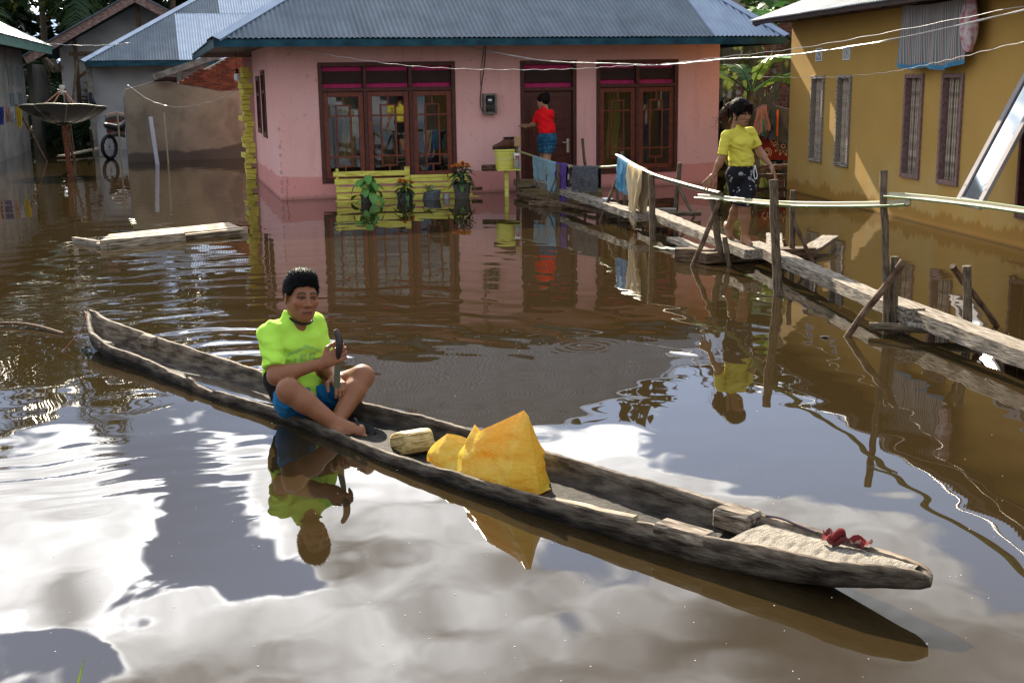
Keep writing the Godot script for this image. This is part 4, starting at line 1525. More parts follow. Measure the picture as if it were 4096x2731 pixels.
func build_vegetation() -> void:
	var fr := [frond_mesh(3.1, 0.75, 34, 0.62, 1), frond_mesh(2.8, 0.95, 32, 0.6, 2), frond_mesh(3.3, 0.55, 36, 0.65, 3)]
	palm("coconut_palm", "tall coconut palm behind the grey house, its crown above the white roof", Vector3(-17.5, 0, -41.0), 4.9, 22, 1.25, fr, M.leaf_palm)
	palm("coconut_palm", "coconut palm between the grey house and the gabled house", Vector3(-14.9, 0, -44.5), 5.6, 24, 1.3, fr, M.leaf_palm)
	palm("coconut_palm", "coconut palm with a leaning trunk behind the gabled house", Vector3(-13.0, 0, -48.5), 8.2, 22, 1.35, fr, M.leaf_palm)
	palm("coconut_palm", "farther coconut palm at the left end of the trees", Vector3(-19.8, 0, -44.0), 8.6, 24, 1.4, fr, M.leaf_palm)
	palm("coconut_palm", "highest coconut palm over the trees behind the white house", Vector3(-17.6, 0, -48.0), 9.6, 24, 1.5, fr, M.leaf_palm)
	palm("stemless_palm", "stemless young palm hanging its fronds beside the white house", Vector3(-13.3, 0, -38.6), 0.0, 14, 0.95, fr, M.leaf_palm)
	palm("stemless_palm", "stemless young palm behind the satellite dish", Vector3(-14.0, 0, -41.0), 0.0, 16, 1.15, fr, M.leaf_palm)
	palm("stemless_palm", "stemless young palm against the lean-to", Vector3(-15.5, 0, -42.5), 0.0, 14, 1.2, fr, M.leaf_palm)
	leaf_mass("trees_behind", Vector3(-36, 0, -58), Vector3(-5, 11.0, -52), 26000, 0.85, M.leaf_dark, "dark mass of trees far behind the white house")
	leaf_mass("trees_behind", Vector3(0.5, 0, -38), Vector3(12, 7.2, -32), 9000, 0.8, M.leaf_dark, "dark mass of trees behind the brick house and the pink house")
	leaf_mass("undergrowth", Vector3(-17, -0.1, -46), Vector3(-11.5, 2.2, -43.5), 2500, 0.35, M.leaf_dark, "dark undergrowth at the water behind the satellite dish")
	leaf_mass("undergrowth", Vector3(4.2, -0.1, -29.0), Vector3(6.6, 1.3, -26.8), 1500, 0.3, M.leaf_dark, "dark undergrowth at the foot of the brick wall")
	var bl := [banana_leaf(1.9, 0.55, 0.85, 11), banana_leaf(1.7, 0.5, 1.1, 12), banana_leaf(2.1, 0.6, 0.65, 13)]
	banana("banana plant with many dry leaves close beside the pink house", Vector3(4.75, 0, -24.6), 2.5, bl, 7, 7)
	banana("tall banana plant between the pink house and the brick wall", Vector3(5.1, 0, -26.0), 3.1, bl, 8, 5)
	banana("banana plant nearest the yellow house corner", Vector3(5.5, 0, -24.2), 2.7, bl, 7, 4)
	banana("highest banana plant standing farthest back on the right", Vector3(4.6, 0, -27.6), 3.7, bl, 9, 3)
	banana("small banana plant with drooping dry leaves at the pink corner", Vector3(4.35, 0, -22.8), 1.5, bl, 4, 6)
	# grass at the viewer's bank
	var gr := thing("grass_tuft", "green grass blades rising at the near bank in the lower left corner", "grass tuft", Vector3(-1.16, -0.02, -2.72))
	for k in 9:
		var b := MB.new()
		var a: float = [0.25, -0.9, -0.5, 0.5, -1.25, 1.0, 0.1, -0.2, 0.8][k]
		var l: float = [0.47, 0.44, 0.43, 0.36, 0.42, 0.36, 0.34, 0.39, 0.38][k]
		var x: float = [0.05, 0.0, 0.02, 0.08, -0.04, 0.10, -0.02, 0.03, 0.06][k]
		b.grid(2, 8, func(u, v):
			var w: float = 0.011 * pow(1.0 - v, 0.6)
			return Vector3(x + sin(a) * l * (0.15 * v + 0.55 * v * v) + (u - 0.5) * w * 2.0, l * (v - 0.22 * absf(a) * v * v), 0.02 * sin(k * 2.0) + absf(u - 0.5) * 0.008))
		part("blade", b.done(), M.leaf_light, gr)


# ---------------------------------------------------------------- walkway

func rough_beam(len: float, w: float, h: float, sd: int, amp := 0.008) -> ArrayMesh:
	# a hewn beam along x with dented faces
	var n := noise(sd, 3.0, 3)
	var b := MB.new()
	var ns := int(len / 0.07) + 2
	var cs := [Vector2(-h * 0.5, -w * 0.5), Vector2(h * 0.5, -w * 0.5), Vector2(h * 0.5, w * 0.5), Vector2(-h * 0.5, w * 0.5)]
	var put := func(t: float, c: Vector2) -> Vector3:
		var p := Vector3(len * (t - 0.5), c.x, c.y)
		return p + Vector3(0, amp * n.get_noise_3dv(p + Vector3(0, 9, 0)), amp * 1.4 * n.get_noise_3dv(p * 1.5 + Vector3(5, 0, 0)))
	for s in 4:
		var c0: Vector2 = cs[s]
		var c1: Vector2 = cs[(s + 1) % 4]
		var f := b.V.size()
		for i in ns + 1:
			for k in 4:
				var u := k / 3.0
				if k == 0:
					u = 0.04
				if k == 3:
					u = 0.96
				b.vert(put.call(float(i) / ns, c0.lerp(c1, u)))
		for i in ns:
			for k in 3:
				var a := f + i * 4 + k
				b.tri(a, a + 1, a + 5)
				b.tri(a, a + 5, a + 4)
	for e in [0.0, 1.0]:
		var f := b.vert(put.call(e, cs[0]))
		for k in [1, 2, 3]:
			b.vert(put.call(e, cs[k]))
		b.tri(f, f + 1, f + 2)
		b.tri(f, f + 2, f + 3)
	# close the slits along the edges
	for s in 4:
		var f := b.V.size()
		var c0: Vector2 = cs[s]
		for i in ns + 1:
			b.vert(put.call(float(i) / ns, cs[(s + 3) % 4].lerp(c0, 0.96)))
			b.vert(put.call(float(i) / ns, c0.lerp(cs[(s + 1) % 4], 0.04)))
		for i in ns:
			b.tri(f + i * 2, f + i * 2 + 1, f + i * 2 + 3)
			b.tri(f + i * 2, f + i * 2 + 3, f + i * 2 + 2)
	return b.done()


func plank(called: String, label: String, a: Vector3, b: Vector3, w: float, h: float, sd: int, mat: Material = null, group := "planks of the walkway", roll := 0.0) -> MeshInstance3D:
	var f := frame(a, b) * Basis(Vector3.RIGHT, roll)
	return solo(called, rough_beam(a.distance_to(b), w, h, sd), mat if mat else M.board, label, "plank", Transform3D(f, (a + b) * 0.5), group)


func pole(called: String, label: String, category: String, base: Vector3, top: Vector3, r0: float, r1: float, mat: Material, group := "", sunk := 0.5, bow := 0.0) -> MeshInstance3D:
	# a round pole, its own y running up it
	var d := (top - base).normalized()
	var l := base.distance_to(top)
	var b := MB.new()
	var pts := []
	var rs := []
	var nz := noise(int(absf(base.x * 1000.0)) + 3, 4.0, 2)
	for i in 15:
		var t := i / 14.0
		var y := -sunk + (l + sunk) * t
		pts.append(Vector3(0.010 * nz.get_noise_1d(y * 0.5) + bow * sin(PI * t), y, 0.010 * nz.get_noise_1d(y * 0.5 + 50.0)))
		rs.append(lerpf(r0, r1, t) * (1.0 + 0.10 * nz.get_noise_1d(y * 1.4 + 9.0)))
	b.tube(pts, rs, 11, true, nz, 0.10)
	return solo(called, b.done(), mat, label, category, Transform3D(frame(base, top, Vector3(0, 0, 1)) * Basis(Vector3(0, 0, 1), -PI / 2), base), group)


func half_rail(called: String, label: String, pts: Array, r: float, outside: Material, inside: Material, roll: float, group: String) -> void:
	# split bamboo: a half pipe, thick enough to show its edge
	var line := path3(pts, 5)
	var o := thing(called, label, "rail", line[0], 0.0, group)
	for s in 2:
		var b := MB.new()
		var rr := r if s == 0 else r * 0.80
		for i in line.size():
			var d: Vector3 = (line[mini(i + 1, line.size() - 1)] - line[maxi(i - 1, 0)]).normalized()
			var side := d.cross(Vector3.UP).normalized()
			var up := side.cross(d)
			for k in 9:
				var a := roll + PI * k / 8.0
				var bump := 1.0 + (0.06 if s == 0 and i % 6 == 3 else 0.0)
				b.vert(line[i] - line[0] + (side * cos(a) + up * sin(a)) * rr * bump)
		for i in line.size() - 1:
			for k in 8:
				var a := i * 9 + k
				b.tri(a, a + 1, a + 10)
				b.tri(a, a + 10, a + 9)
		if s == 0:
			# cut edges join the outside to the inside
			for k in [0, 8]:
				var f := b.V.size()
				for i in line.size():
					var p: Vector3 = b.V[i * 9 + k]
					b.vert(p)
					b.vert((line[i] - line[0]).lerp(p, 0.80))
				for i in line.size() - 1:
					b.tri(f + i * 2, f + i * 2 + 1, f + i * 2 + 3)
					b.tri(f + i * 2, f + i * 2 + 3, f + i * 2 + 2)
		part("outer_skin" if s == 0 else "inner_face", b.done(), outside if s == 0 else inside, o)


func hung_cloth(called: String, label: String, category: String, line: Array, r: float, front: float, back: float, mat: Material, folds: float, taper := 0.0, ragged := 0.0) -> void:
	# a cloth laid over a rail: down the back, over the top and down the front
	var p := path3(line, 4)
	var n := p.size() - 1
	var nz := noise(called.length() * 13 + int(absf(line[0].x) * 100.0), 1.0, 2)
	var b := MB.new()
	var total := front + back + PI * r
	b.grid(28, 30, func(u: float, v: float) -> Vector3:
		var f := u * n
		var k := mini(int(f), n - 1)
		var c: Vector3 = p[k].lerp(p[k + 1], f - k)
		var d: Vector3 = (p[n] - p[0]).normalized()
		var out := d.cross(Vector3.UP).normalized()
		if out.z < 0.0:
			out = -out
		var fr := front * (1.0 + ragged * nz.get_noise_2d(u * 9.0, 3.0))
		var s := v * (back + PI * r + fr) - back
		var wav := folds * sin(u * 17.0 + nz.get_noise_2d(u * 3.0, v * 2.0) * 3.0)
		var fall := 0.0
		var q := c
		if s < 0.0:
			q += -out * r + Vector3.UP * s
			fall = -s
		elif s < PI * r:
			var a := s / r
			q += (-out * cos(a) + Vector3.UP * sin(a)) * r
		else:
			fall = s - PI * r
			q += out * r - Vector3.UP * fall
		var g := smoothstep(0.0, 0.15, fall)
		var mid: Vector3 = p[0].lerp(p[n], 0.5)
		q += out * (wav * g + 0.012 * g) * (1.0 if s > 0.0 else -1.0)
		q += d * (d.dot(mid - c)) * taper * g * smoothstep(0.0, front, fall)
		return q)
	var o := solo(called, b.done(), mat, label, category)
	o.position = Vector3.ZERO


func build_walkway() -> void:
	# beams, from the pink house towards the viewer
	plank("walkway_beam", "dark walkway beam leading to the pink house door, under the woman's feet", Vector3(0.46, 0.20, -18.95), Vector3(1.54, 0.18, -14.15), 0.16, 0.09, 201)
	plank("walkway_beam", "bright sunlit walkway beam whose sawn end lies under the girl's feet", Vector3(1.66, 0.155, -15.2), Vector3(2.235, 0.155, -11.22), 0.17, 0.09, 202)
	plank("walkway_beam", "long walkway beam passing behind the thick post, lower than the girl's beam", Vector3(2.40, 0.11, -12.1), Vector3(2.745, 0.14, -8.22), 0.15, 0.10, 203)
	plank("walkway_beam", "nearest walkway beam, hewn and running out of the right edge", Vector3(2.71, 0.125, -8.95), Vector3(3.22, 0.12, -5.9), 0.17, 0.11, 204)
	plank("cross_log", "dark squared cross beam at the water under the girl", Vector3(1.84, 0.06, -11.70), Vector3(2.98, 0.055, -12.05), 0.16, 0.10, 205, M.brown_board, "")
	plank("cross_log", "dark wedge of wood afloat by the foot of the girl's near post", Vector3(1.62, 0.06, -11.95), Vector3(1.98, 0.06, -11.80), 0.10, 0.13, 206, M.brown_board, "")
	plank("loose_plank", "pale loose plank floating beside the girl's beam, below the rail", Vector3(1.75, 0.05, -13.2), Vector3(1.98, 0.05, -11.9), 0.14, 0.05, 207, null, "")
	plank("loose_plank", "short sunlit plank lying on the water right of the thick post", Vector3(2.93, 0.04, -12.1), Vector3(3.35, 0.10, -12.8), 0.17, 0.04, 208, null, "")
	plank("loose_plank", "short pale plank leaning behind the rear post on the right", Vector3(2.62, 0.08, -12.1), Vector3(2.78, 0.12, -12.9), 0.16, 0.04, 209, null, "")
	plank("loose_plank", "dark plank afloat in front of the pink house door step", Vector3(0.30, 0.035, -17.55), Vector3(1.72, 0.03, -16.6), 0.13, 0.06, 210, M.brown_board, "")
	plank("loose_plank", "brown plank end under the rail near the cloths", Vector3(1.30, 0.05, -16.0), Vector3(2.15, 0.05, -15.9), 0.16, 0.10, 211, null, "")
	var g := "posts of the walkway rail"
	var bp := "braces of the walkway posts"
	pole("rail_post", "grey rail post left of the door, with a tan box on its top", "post", Vector3(0.14, 0, -19.11), Vector3(0.11, 0.75, -19.11), 0.032, 0.028, M.post, g)
	pole("rail_post", "short rail post under the dark speckled cloth", "post", Vector3(0.70, 0, -17.54), Vector3(0.70, 0.58, -17.54), 0.034, 0.03, M.post, g)
	pole("rail_post", "thin stick post right of the door, leaning left", "post", Vector3(1.23, 0, -19.55), Vector3(1.15, 0.84, -19.55), 0.026, 0.022, M.post, g)
	pole("rail_post", "rail post behind the blue and tan cloths", "post", Vector3(1.45, 0, -15.45), Vector3(1.41, 0.86, -15.45), 0.030, 0.024, M.post, g)
	pole("rail_post", "straight rail post in sunlight right of the tan cloth", "post", Vector3(1.58, 0, -13.54), Vector3(1.555, 0.72, -13.54), 0.040, 0.034, M.post, g)
	pole("rail_post", "rear post in front of the right window of the pink house", "post", Vector3(2.17, 0, -16.13), Vector3(2.21, 0.67, -16.12), 0.034, 0.03, M.post, g)
	pole("rail_post", "leaning post carrying the joint of two rails, left of the girl's legs", "post", Vector3(2.03, 0, -11.74), Vector3(1.93, 0.62, -11.78), 0.034, 0.032, M.post, g)
	pole("stub_post", "short pale stub leaning on the girl's near post", "post", Vector3(2.075, 0, -11.55), Vector3(2.03, 0.27, -11.58), 0.026, 0.024, M.post, g)
	pole("rail_post", "thick cracked post in front of the girl's beam end, right of her", "post", Vector3(2.19, 0, -9.92), Vector3(2.12, 0.94, -9.93), 0.042, 0.036, M.post, g)
	pole("rail_post", "rear post beyond the long beam, right of the thick post", "post", Vector3(2.76, 0, -11.96), Vector3(2.745, 0.67, -11.96), 0.032, 0.026, M.post, g)
	pole("rail_post", "tallest rail post, standing where the green rails meet", "post", Vector3(2.60, 0, -8.34), Vector3(2.53, 1.12, -8.37), 0.029, 0.024, M.post, g)
	pole("rail_post", "shorter twin post bound beside the tallest post", "post", Vector3(2.655, 0, -8.36), Vector3(2.635, 0.53, -8.38), 0.030, 0.028, M.post, g)
	pole("rail_post", "round post right of the nearest beam", "post", Vector3(3.10, 0, -8.16), Vector3(3.06, 0.49, -8.17), 0.033, 0.030, M.post, g)
	pole("brace_pole", "knotty reddish brace leaning on the girl's near post", "brace", Vector3(1.72, 0, -11.51), Vector3(1.985, 0.60, -11.66), 0.022, 0.024, M.bark, bp, 0.4, 0.02)
	pole("brace_pole", "dark brace of the rear post right of the thick post", "brace", Vector3(2.92, 0, -11.78), Vector3(2.745, 0.40, -11.95), 0.019, 0.022, M.bark, bp, 0.4)
	pole("brace_pole", "small reddish stick behind the thick post", "brace", Vector3(2.785, 0, -12.2), Vector3(2.72, 0.16, -12.2), 0.016, 0.018, M.bark, bp, 0.3)
	pole("brace_pole", "long reddish brace leaning on the two twin posts", "brace", Vector3(2.30, 0, -8.24), Vector3(2.675, 0.51, -8.28), 0.021, 0.026, M.bark, bp, 0.4, 0.012)
	pole("brace_pole", "dark brace of the round post at the right", "brace", Vector3(3.45, 0, -8.55), Vector3(2.99, 0.48, -8.24), 0.020, 0.023, M.bark, bp, 0.4)
	pole("brace_pole", "bent mossy stick behind the sunlit beam", "brace", Vector3(2.36, 0, -15.79), Vector3(2.19, 0.36, -16.0), 0.018, 0.020, M.post, bp, 0.3, -0.05)
	pole("brace_pole", "reddish brace left of the blue cloth", "brace", Vector3(1.13, 0, -15.39), Vector3(1.37, 0.58, -15.5), 0.020, 0.022, M.bark, bp, 0.3, 0.015)
	pole("brace_pole", "thin pale stick leaning on the post of the dark cloth", "brace", Vector3(0.49, 0, -17.5), Vector3(0.66, 0.40, -17.5), 0.012, 0.012, M.post, bp, 0.3)
	pole("brace_pole", "short grey stick standing beside the post behind the blue cloth", "brace", Vector3(1.37, 0.05, -15.5), Vector3(1.33, 0.42, -15.5), 0.024, 0.02, M.post, bp, 0.2)
	var cl := "cross logs of the walkway"
	pole("cross_log", "round log lying crosswise under the nearest beam", "log", Vector3(2.47, 0.055, -8.32), Vector3(3.16, 0.06, -8.02), 0.028, 0.032, M.post, cl, 0.0)
	pole("cross_log", "flat ended peg lying across under the nearest beam", "log", Vector3(2.70, 0.09, -8.20), Vector3(2.93, 0.10, -7.95), 0.022, 0.024, M.board, cl, 0.0)
	pole("cross_log", "horizontal log lashed across in front of the door step", "log", Vector3(0.12, 0.155, -18.9), Vector3(1.32, 0.17, -19.35), 0.026, 0.022, M.post, cl, 0.0)
	pole("cross_log", "long reddish pole lying from the left post towards the walkway", "log", Vector3(0.12, 0.06, -18.7), Vector3(1.62, 0.045, -15.0), 0.032, 0.024, M.bark, cl, 0.0)
	pole("cross_log", "grey log end under the tan cloth", "log", Vector3(1.22, 0.05, -15.5), Vector3(2.42, 0.07, -15.6), 0.032, 0.03, M.post, cl, 0.0)
	# rails
	var rg := "rails of the walkway"
	var r1 := path3([Vector3(0.107, 0.689, -19.05), Vector3(0.232, 0.666, -18.8), Vector3(0.576, 0.594, -17.9), Vector3(0.792, 0.574, -17.4), Vector3(0.923, 0.573, -17.0), Vector3(1.242, 0.63, -16.1), Vector3(1.40, 0.685, -15.5)], 5)
	var rb := MB.new()
	rb.tube(r1, [0.017], 9)
	solo("bamboo_rail", rb.done(), M.bamboo, "thin whole bamboo rail sagging from the door to the blue cloth", "rail", Transform3D.IDENTITY, rg)
	half_rail("bamboo_rail", "split bamboo rail in sunlight with its dark hollow side to the viewer", [Vector3(1.334, 0.808, -15.4), Vector3(1.476, 0.735, -14.5), Vector3(1.575, 0.702, -13.56), Vector3(1.76, 0.672, -12.8), Vector3(1.93, 0.665, -11.9), Vector3(1.98, 0.668, -11.6)], 0.034, M.bamboo_inside, M.bamboo_dry, 0.75, rg)
	half_rail("bamboo_rail", "green split bamboo rail sagging between the girl and the tallest post", [Vector3(1.813, 0.627, -12.0), Vector3(1.97, 0.641, -11.65), Vector3(2.105, 0.667, -11.1), Vector3(2.17, 0.76, -9.86), Vector3(2.39, 0.834, -9.0), Vector3(2.535, 0.903, -8.33), Vector3(2.60, 0.938, -8.05)], 0.030, M.bamboo_green, M.bamboo_inside, 2.65, rg)
	half_rail("bamboo_rail", "green split bamboo rail from the tallest post out of the right edge", [Vector3(2.535, 0.968, -8.3), Vector3(2.626, 0.979, -8.0), Vector3(2.681, 0.99, -7.7), Vector3(2.774, 1.005, -7.2), Vector3(2.844, 1.012, -6.8), Vector3(2.90, 1.03, -6.2), Vector3(2.95, 1.04, -5.6)], 0.026, M.bamboo_green, M.bamboo_inside, 2.65, rg)
	pole("far_post", "post carrying the green rail at the right edge of the view", "post", Vector3(2.86, 0, -6.12), Vector3(2.87, 1.06, -6.12), 0.03, 0.026, M.post, g)
	var tie := MB.new()
	for q in [Vector3(2.545, 0.945, -8.36), Vector3(1.558, 0.685, -13.54)]:
		for i in 3:
			tie.tube([q + Vector3(-0.032, 0.012 * i, 0.03), q + Vector3(0, 0.012 * i - 0.004, 0.042), q + Vector3(0.032, 0.012 * i + 0.004, 0.02), q + Vector3(0.0, 0.012 * i, -0.04)], [0.0018], 4, false, null, 0.0, true)
	solo("binding_wire", tie.done(), M.steel, "wire bindings holding the bamboo rails to the posts", "wire")
	# cloths on the thin rail, then on the split rail
	hung_cloth("grey_blue_rag", "faded grey blue rag at the left end of the thin rail", "rag", [r1[7], r1[8], r1[9], r1[10]], 0.019, 0.30, 0.12, cloth_mat(0.16, 0.24, 0.26), 0.012, 0.25, 0.25)
	hung_cloth("grey_blue_rag", "frayed light blue rag next to the purple cloth", "rag", [r1[10], r1[11], r1[12]], 0.020, 0.40, 0.25, cloth_mat(0.17, 0.27, 0.31), 0.010, 0.0, 0.15)
	hung_cloth("purple_cloth", "purple cloth with a red edge hanging longest on the thin rail", "cloth", [r1[12], r1[13], r1[15], r1[16]], 0.021, 0.20, 0.30, cloth_mat(0.075, 0.035, 0.15), 0.015, 0.1)
	hung_cloth("purple_cloth", "long purple strip hanging in front of the woman's foot", "cloth", [r1[14] + Vector3(0, 0.004, 0), r1[15] + Vector3(0, 0.004, 0), r1[16] + Vector3(0, 0.004, 0)], 0.024, 0.58, 0.2, cloth_mat(0.085, 0.045, 0.18), 0.008)
	hung_cloth("striped_rag", "small beige rag with black stripes on the thin rail", "rag", [r1[17], r1[18]], 0.021, 0.26, 0.15, striped_cloth([Color(0.36, 0.26, 0.19), Color(0.03, 0.03, 0.035)], 6, false), 0.006)
	hung_cloth("speckled_cloth", "dark grey speckled cloth over the short post", "cloth", [r1[19], r1[20], r1[22], r1[24]], 0.022, 0.33, 0.28, speckled_cloth(Color(0.035, 0.036, 0.04), Color(0.20, 0.20, 0.21)), 0.012, 0.0, 0.12)
	hung_cloth("blue_cloth", "shiny blue cloth at the start of the split rail", "cloth", [Vector3(1.365, 0.80, -15.2), Vector3(1.40, 0.775, -14.95), Vector3(1.435, 0.755, -14.72)], 0.040, 0.36, 0.3, satin(0.03, 0.17, 0.30), 0.016, 0.0, 0.1)
	hung_cloth("tan_cloth", "shiny tan cloth tapering down from the split rail", "cloth", [Vector3(1.437, 0.755, -14.70), Vector3(1.49, 0.728, -14.35), Vector3(1.535, 0.715, -14.0)], 0.041, 0.66, 0.60, satin(0.44, 0.33, 0.17), 0.022, 0.72, 0.15)


func satin(r: float, g: float, b: float) -> StandardMaterial3D:
	var m := cloth_mat(r, g, b)
	m.roughness = 0.38
	m.metallic_specular = 0.6
	return m


func striped_cloth(cols: Array, n: int, along: bool) -> StandardMaterial3D:
	var im := Image.create(128, 128, false, Image.FORMAT_RGB8)
	for y in 128:
		for x in 128:
			var k := int((x if along else y) / 128.0 * n)
			im.set_pixel(x, y, cols[k % cols.size()].linear_to_srgb())
	var m := cloth_mat(1, 1, 1)
	m.albedo_texture = ImageTexture.create_from_image(im)
	return m


func speckled_cloth(a: Color, b: Color) -> StandardMaterial3D:
	var im := Image.create(128, 128, false, Image.FORMAT_RGB8)
	var r := RandomNumberGenerator.new()
	r.seed = 5
	for y in 128:
		for x in 128:
			im.set_pixel(x, y, a.lerp(b, 1.0 if r.randf() < 0.14 else r.randf() * 0.25).linear_to_srgb())
	var m := cloth_mat(1, 1, 1)
	m.albedo_texture = ImageTexture.create_from_image(im)
	return m


# ---------------------------------------------------------------- canoe

func bp(t: float, n: float, h: float) -> Vector3:
	return BO + BU * t + BN * n + Vector3.UP * h


func look(xs: Array, ys: Array, x: float) -> float:
	# straight lines between the points of a table
	if x <= xs[0]:
		return ys[0]
	for i in range(1, xs.size()):
		if x <= xs[i]:
			return lerpf(ys[i - 1], ys[i], (x - xs[i - 1]) / (xs[i] - xs[i - 1]))
	return ys[-1]


func build_canoe() -> void:
	var T := [-0.03, 0.06, 0.2, 0.35, 0.7, 1.1, 1.6, 2.1, 2.6, 3.0, 3.5, 3.75, 4.3, 4.8, 5.2, 5.5, 5.75, 6.08, 6.25, 6.34, 6.38]
	var NN := [0.035, 0.02, -0.04, -0.10, -0.14, -0.125, -0.145, -0.17, -0.145, -0.145, -0.18, -0.205, -0.203, -0.19, -0.165, -0.138, -0.112, -0.08, -0.02, 0.02, 0.045]
	var NF := [0.085, 0.095, 0.082, 0.065, 0.10, 0.13, 0.165, 0.165, 0.165, 0.17, 0.232, 0.235, 0.22, 0.205, 0.20, 0.18, 0.172, 0.135, 0.115, 0.10, 0.07]
	var HN := [0.212, 0.20, 0.165, 0.13, 0.10, 0.086, 0.078, 0.055, 0.054, 0.053, 0.049, 0.054, 0.068, 0.083, 0.096, 0.108, 0.124, 0.146, 0.16, 0.16, 0.14]
	var HF := [0.216, 0.215, 0.20, 0.19, 0.165, 0.14, 0.122, 0.11, 0.103, 0.102, 0.10, 0.104, 0.11, 0.12, 0.13, 0.138, 0.143, 0.153, 0.163, 0.16, 0.142]
	var HB := [0.15, 0.10, 0.045, 0.0, -0.06, -0.10, -0.13, -0.14, -0.14, -0.14, -0.14, -0.14, -0.14, -0.12, -0.10, -0.07, -0.035, 0.03, 0.07, 0.085, 0.105]
	var FT := [0.0, 0.07, 0.16, 0.3, 0.6, 0.9, 1.3, 2.0, 3.0, 4.5, 5.2, 5.45, 5.50, 5.62, 5.66, 6.0, 6.2, 6.38]
	var FH := [0.205, 0.19, 0.13, 0.085, 0.04, 0.022, 0.018, 0.016, 0.016, 0.016, 0.018, 0.03, 0.04, 0.05, 0.095, 0.118, 0.138, 0.15]
	var root := thing("dugout_canoe", "long weathered dugout canoe carrying the man, its bow pointing to the lower right", "canoe", BO, atan2(-BU.z, BU.x))
	var inv := root.transform.affine_inverse()
	var n := noise(151, 1.0, 4)
	var b := MB.new()
	b.colored = true
	var ts := []
	for i in 231:
		ts.append(lerpf(-0.03, 6.38, i / 230.0))
	var R := 17
	var rows := []
	for t in ts:
		var chip: float = 0.022 * smoothstep(0.06, 0.0, absf(t - 1.62) - 0.10) + 0.026 * smoothstep(0.05, 0.0, absf(t - 1.98) - 0.10)
		var hn: float = look(T, HN, t) + 0.006 * n.get_noise_2d(t * 3.0, 1.0) + 0.003 * n.get_noise_2d(t * 14.0, 1.0) - chip * 0.8
		var hf: float = look(T, HF, t) + 0.006 * n.get_noise_2d(t * 3.0, 7.0) + 0.003 * n.get_noise_2d(t * 14.0, 9.0)
		var nn: float = look(T, NN, t) + 0.006 * n.get_noise_2d(t * 2.0, 15.0)
		var nf: float = look(T, NF, t) + 0.006 * n.get_noise_2d(t * 2.0, 25.0)
		var hb: float = look(T, HB, t)
		var fl: float = look(FT, FH, t)
		var c := (nn + nf) * 0.5
		var w := maxf((nf - nn) * 0.5, 0.012)
		var th := clampf(0.026 + 0.008 * n.get_noise_2d(t * 2.0, 40.0), 0.01, w * 0.45)
		var row := []
		for k in R:                                   # outside, near rim to far rim
			var a := PI * k / (R - 1)
			var x := -cos(a)
			x = signf(x) * pow(absf(x), 0.72)
			var hr := lerpf(hn, hf, (x + 1.0) * 0.5)
			var dep := pow(sin(a), 0.75)
			row.append([c + w * x, lerpf(hr, hb, dep), 0, dep])
		for k in R:                                   # inside, far rim back to near rim
			var a := PI * k / (R - 1)
			var x := cos(a)
			x = signf(x) * pow(absf(x), 0.70)
			var hr := lerpf(hn, hf, (x + 1.0) * 0.5)
			var dep := pow(sin(a), 0.62)
			var bottom := minf(fl, hr - 0.004)
			row.append([c + (w - th) * x, lerpf(hr, bottom, dep), 1, dep])
		rows.append([t, row])
	var m := R * 2
	for r in rows:
		var t: float = r[0]
		for k in m:
			var q: Array = r[1][k]
			var p := bp(t, q[0], q[1])
			var dn := 0.0035 * n.get_noise_3dv(p * 9.0) + 0.002 * n.get_noise_3dv(p * 24.0)
			p += BN * dn * (1.0 if q[2] == 0 else -1.0) + Vector3.UP * dn * 0.6
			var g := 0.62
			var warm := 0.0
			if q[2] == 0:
				g = lerpf(0.19, 0.44, smoothstep(4.9, 5.6, t)) - 0.20 * smoothstep(0.06, 0.02, p.y + 0.05 * n.get_noise_2d(t * 2.0, 3.0)) * smoothstep(5.9, 5.2, t)  # shade on the hull's outside is put into the wood tint
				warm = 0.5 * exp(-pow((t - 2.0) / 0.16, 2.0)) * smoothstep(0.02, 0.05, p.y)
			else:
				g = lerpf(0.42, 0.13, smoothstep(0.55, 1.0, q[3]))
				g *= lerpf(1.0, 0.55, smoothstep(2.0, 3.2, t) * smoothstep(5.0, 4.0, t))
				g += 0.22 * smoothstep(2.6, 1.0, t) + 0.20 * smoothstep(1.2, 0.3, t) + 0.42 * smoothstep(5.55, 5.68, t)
			g += 0.42 * smoothstep(0.26, 0.0, q[3])  # rim lightened, its sunlit edge painted into the tint
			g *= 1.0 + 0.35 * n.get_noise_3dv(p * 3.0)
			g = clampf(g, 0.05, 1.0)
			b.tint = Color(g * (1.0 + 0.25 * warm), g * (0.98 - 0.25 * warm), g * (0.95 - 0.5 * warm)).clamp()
			b.vert(inv * p)
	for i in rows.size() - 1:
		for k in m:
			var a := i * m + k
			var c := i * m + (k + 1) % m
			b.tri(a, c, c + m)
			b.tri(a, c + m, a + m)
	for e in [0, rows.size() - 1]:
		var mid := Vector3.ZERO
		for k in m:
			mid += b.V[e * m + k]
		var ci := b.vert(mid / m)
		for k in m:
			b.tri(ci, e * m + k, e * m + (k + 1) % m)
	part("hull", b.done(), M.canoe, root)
	# carved lugs: two at the stern, two at the bow
	var lug := tinted(M.canoe, C3(0.95, 0.95, 0.95))
	lug.vertex_color_use_as_albedo = false
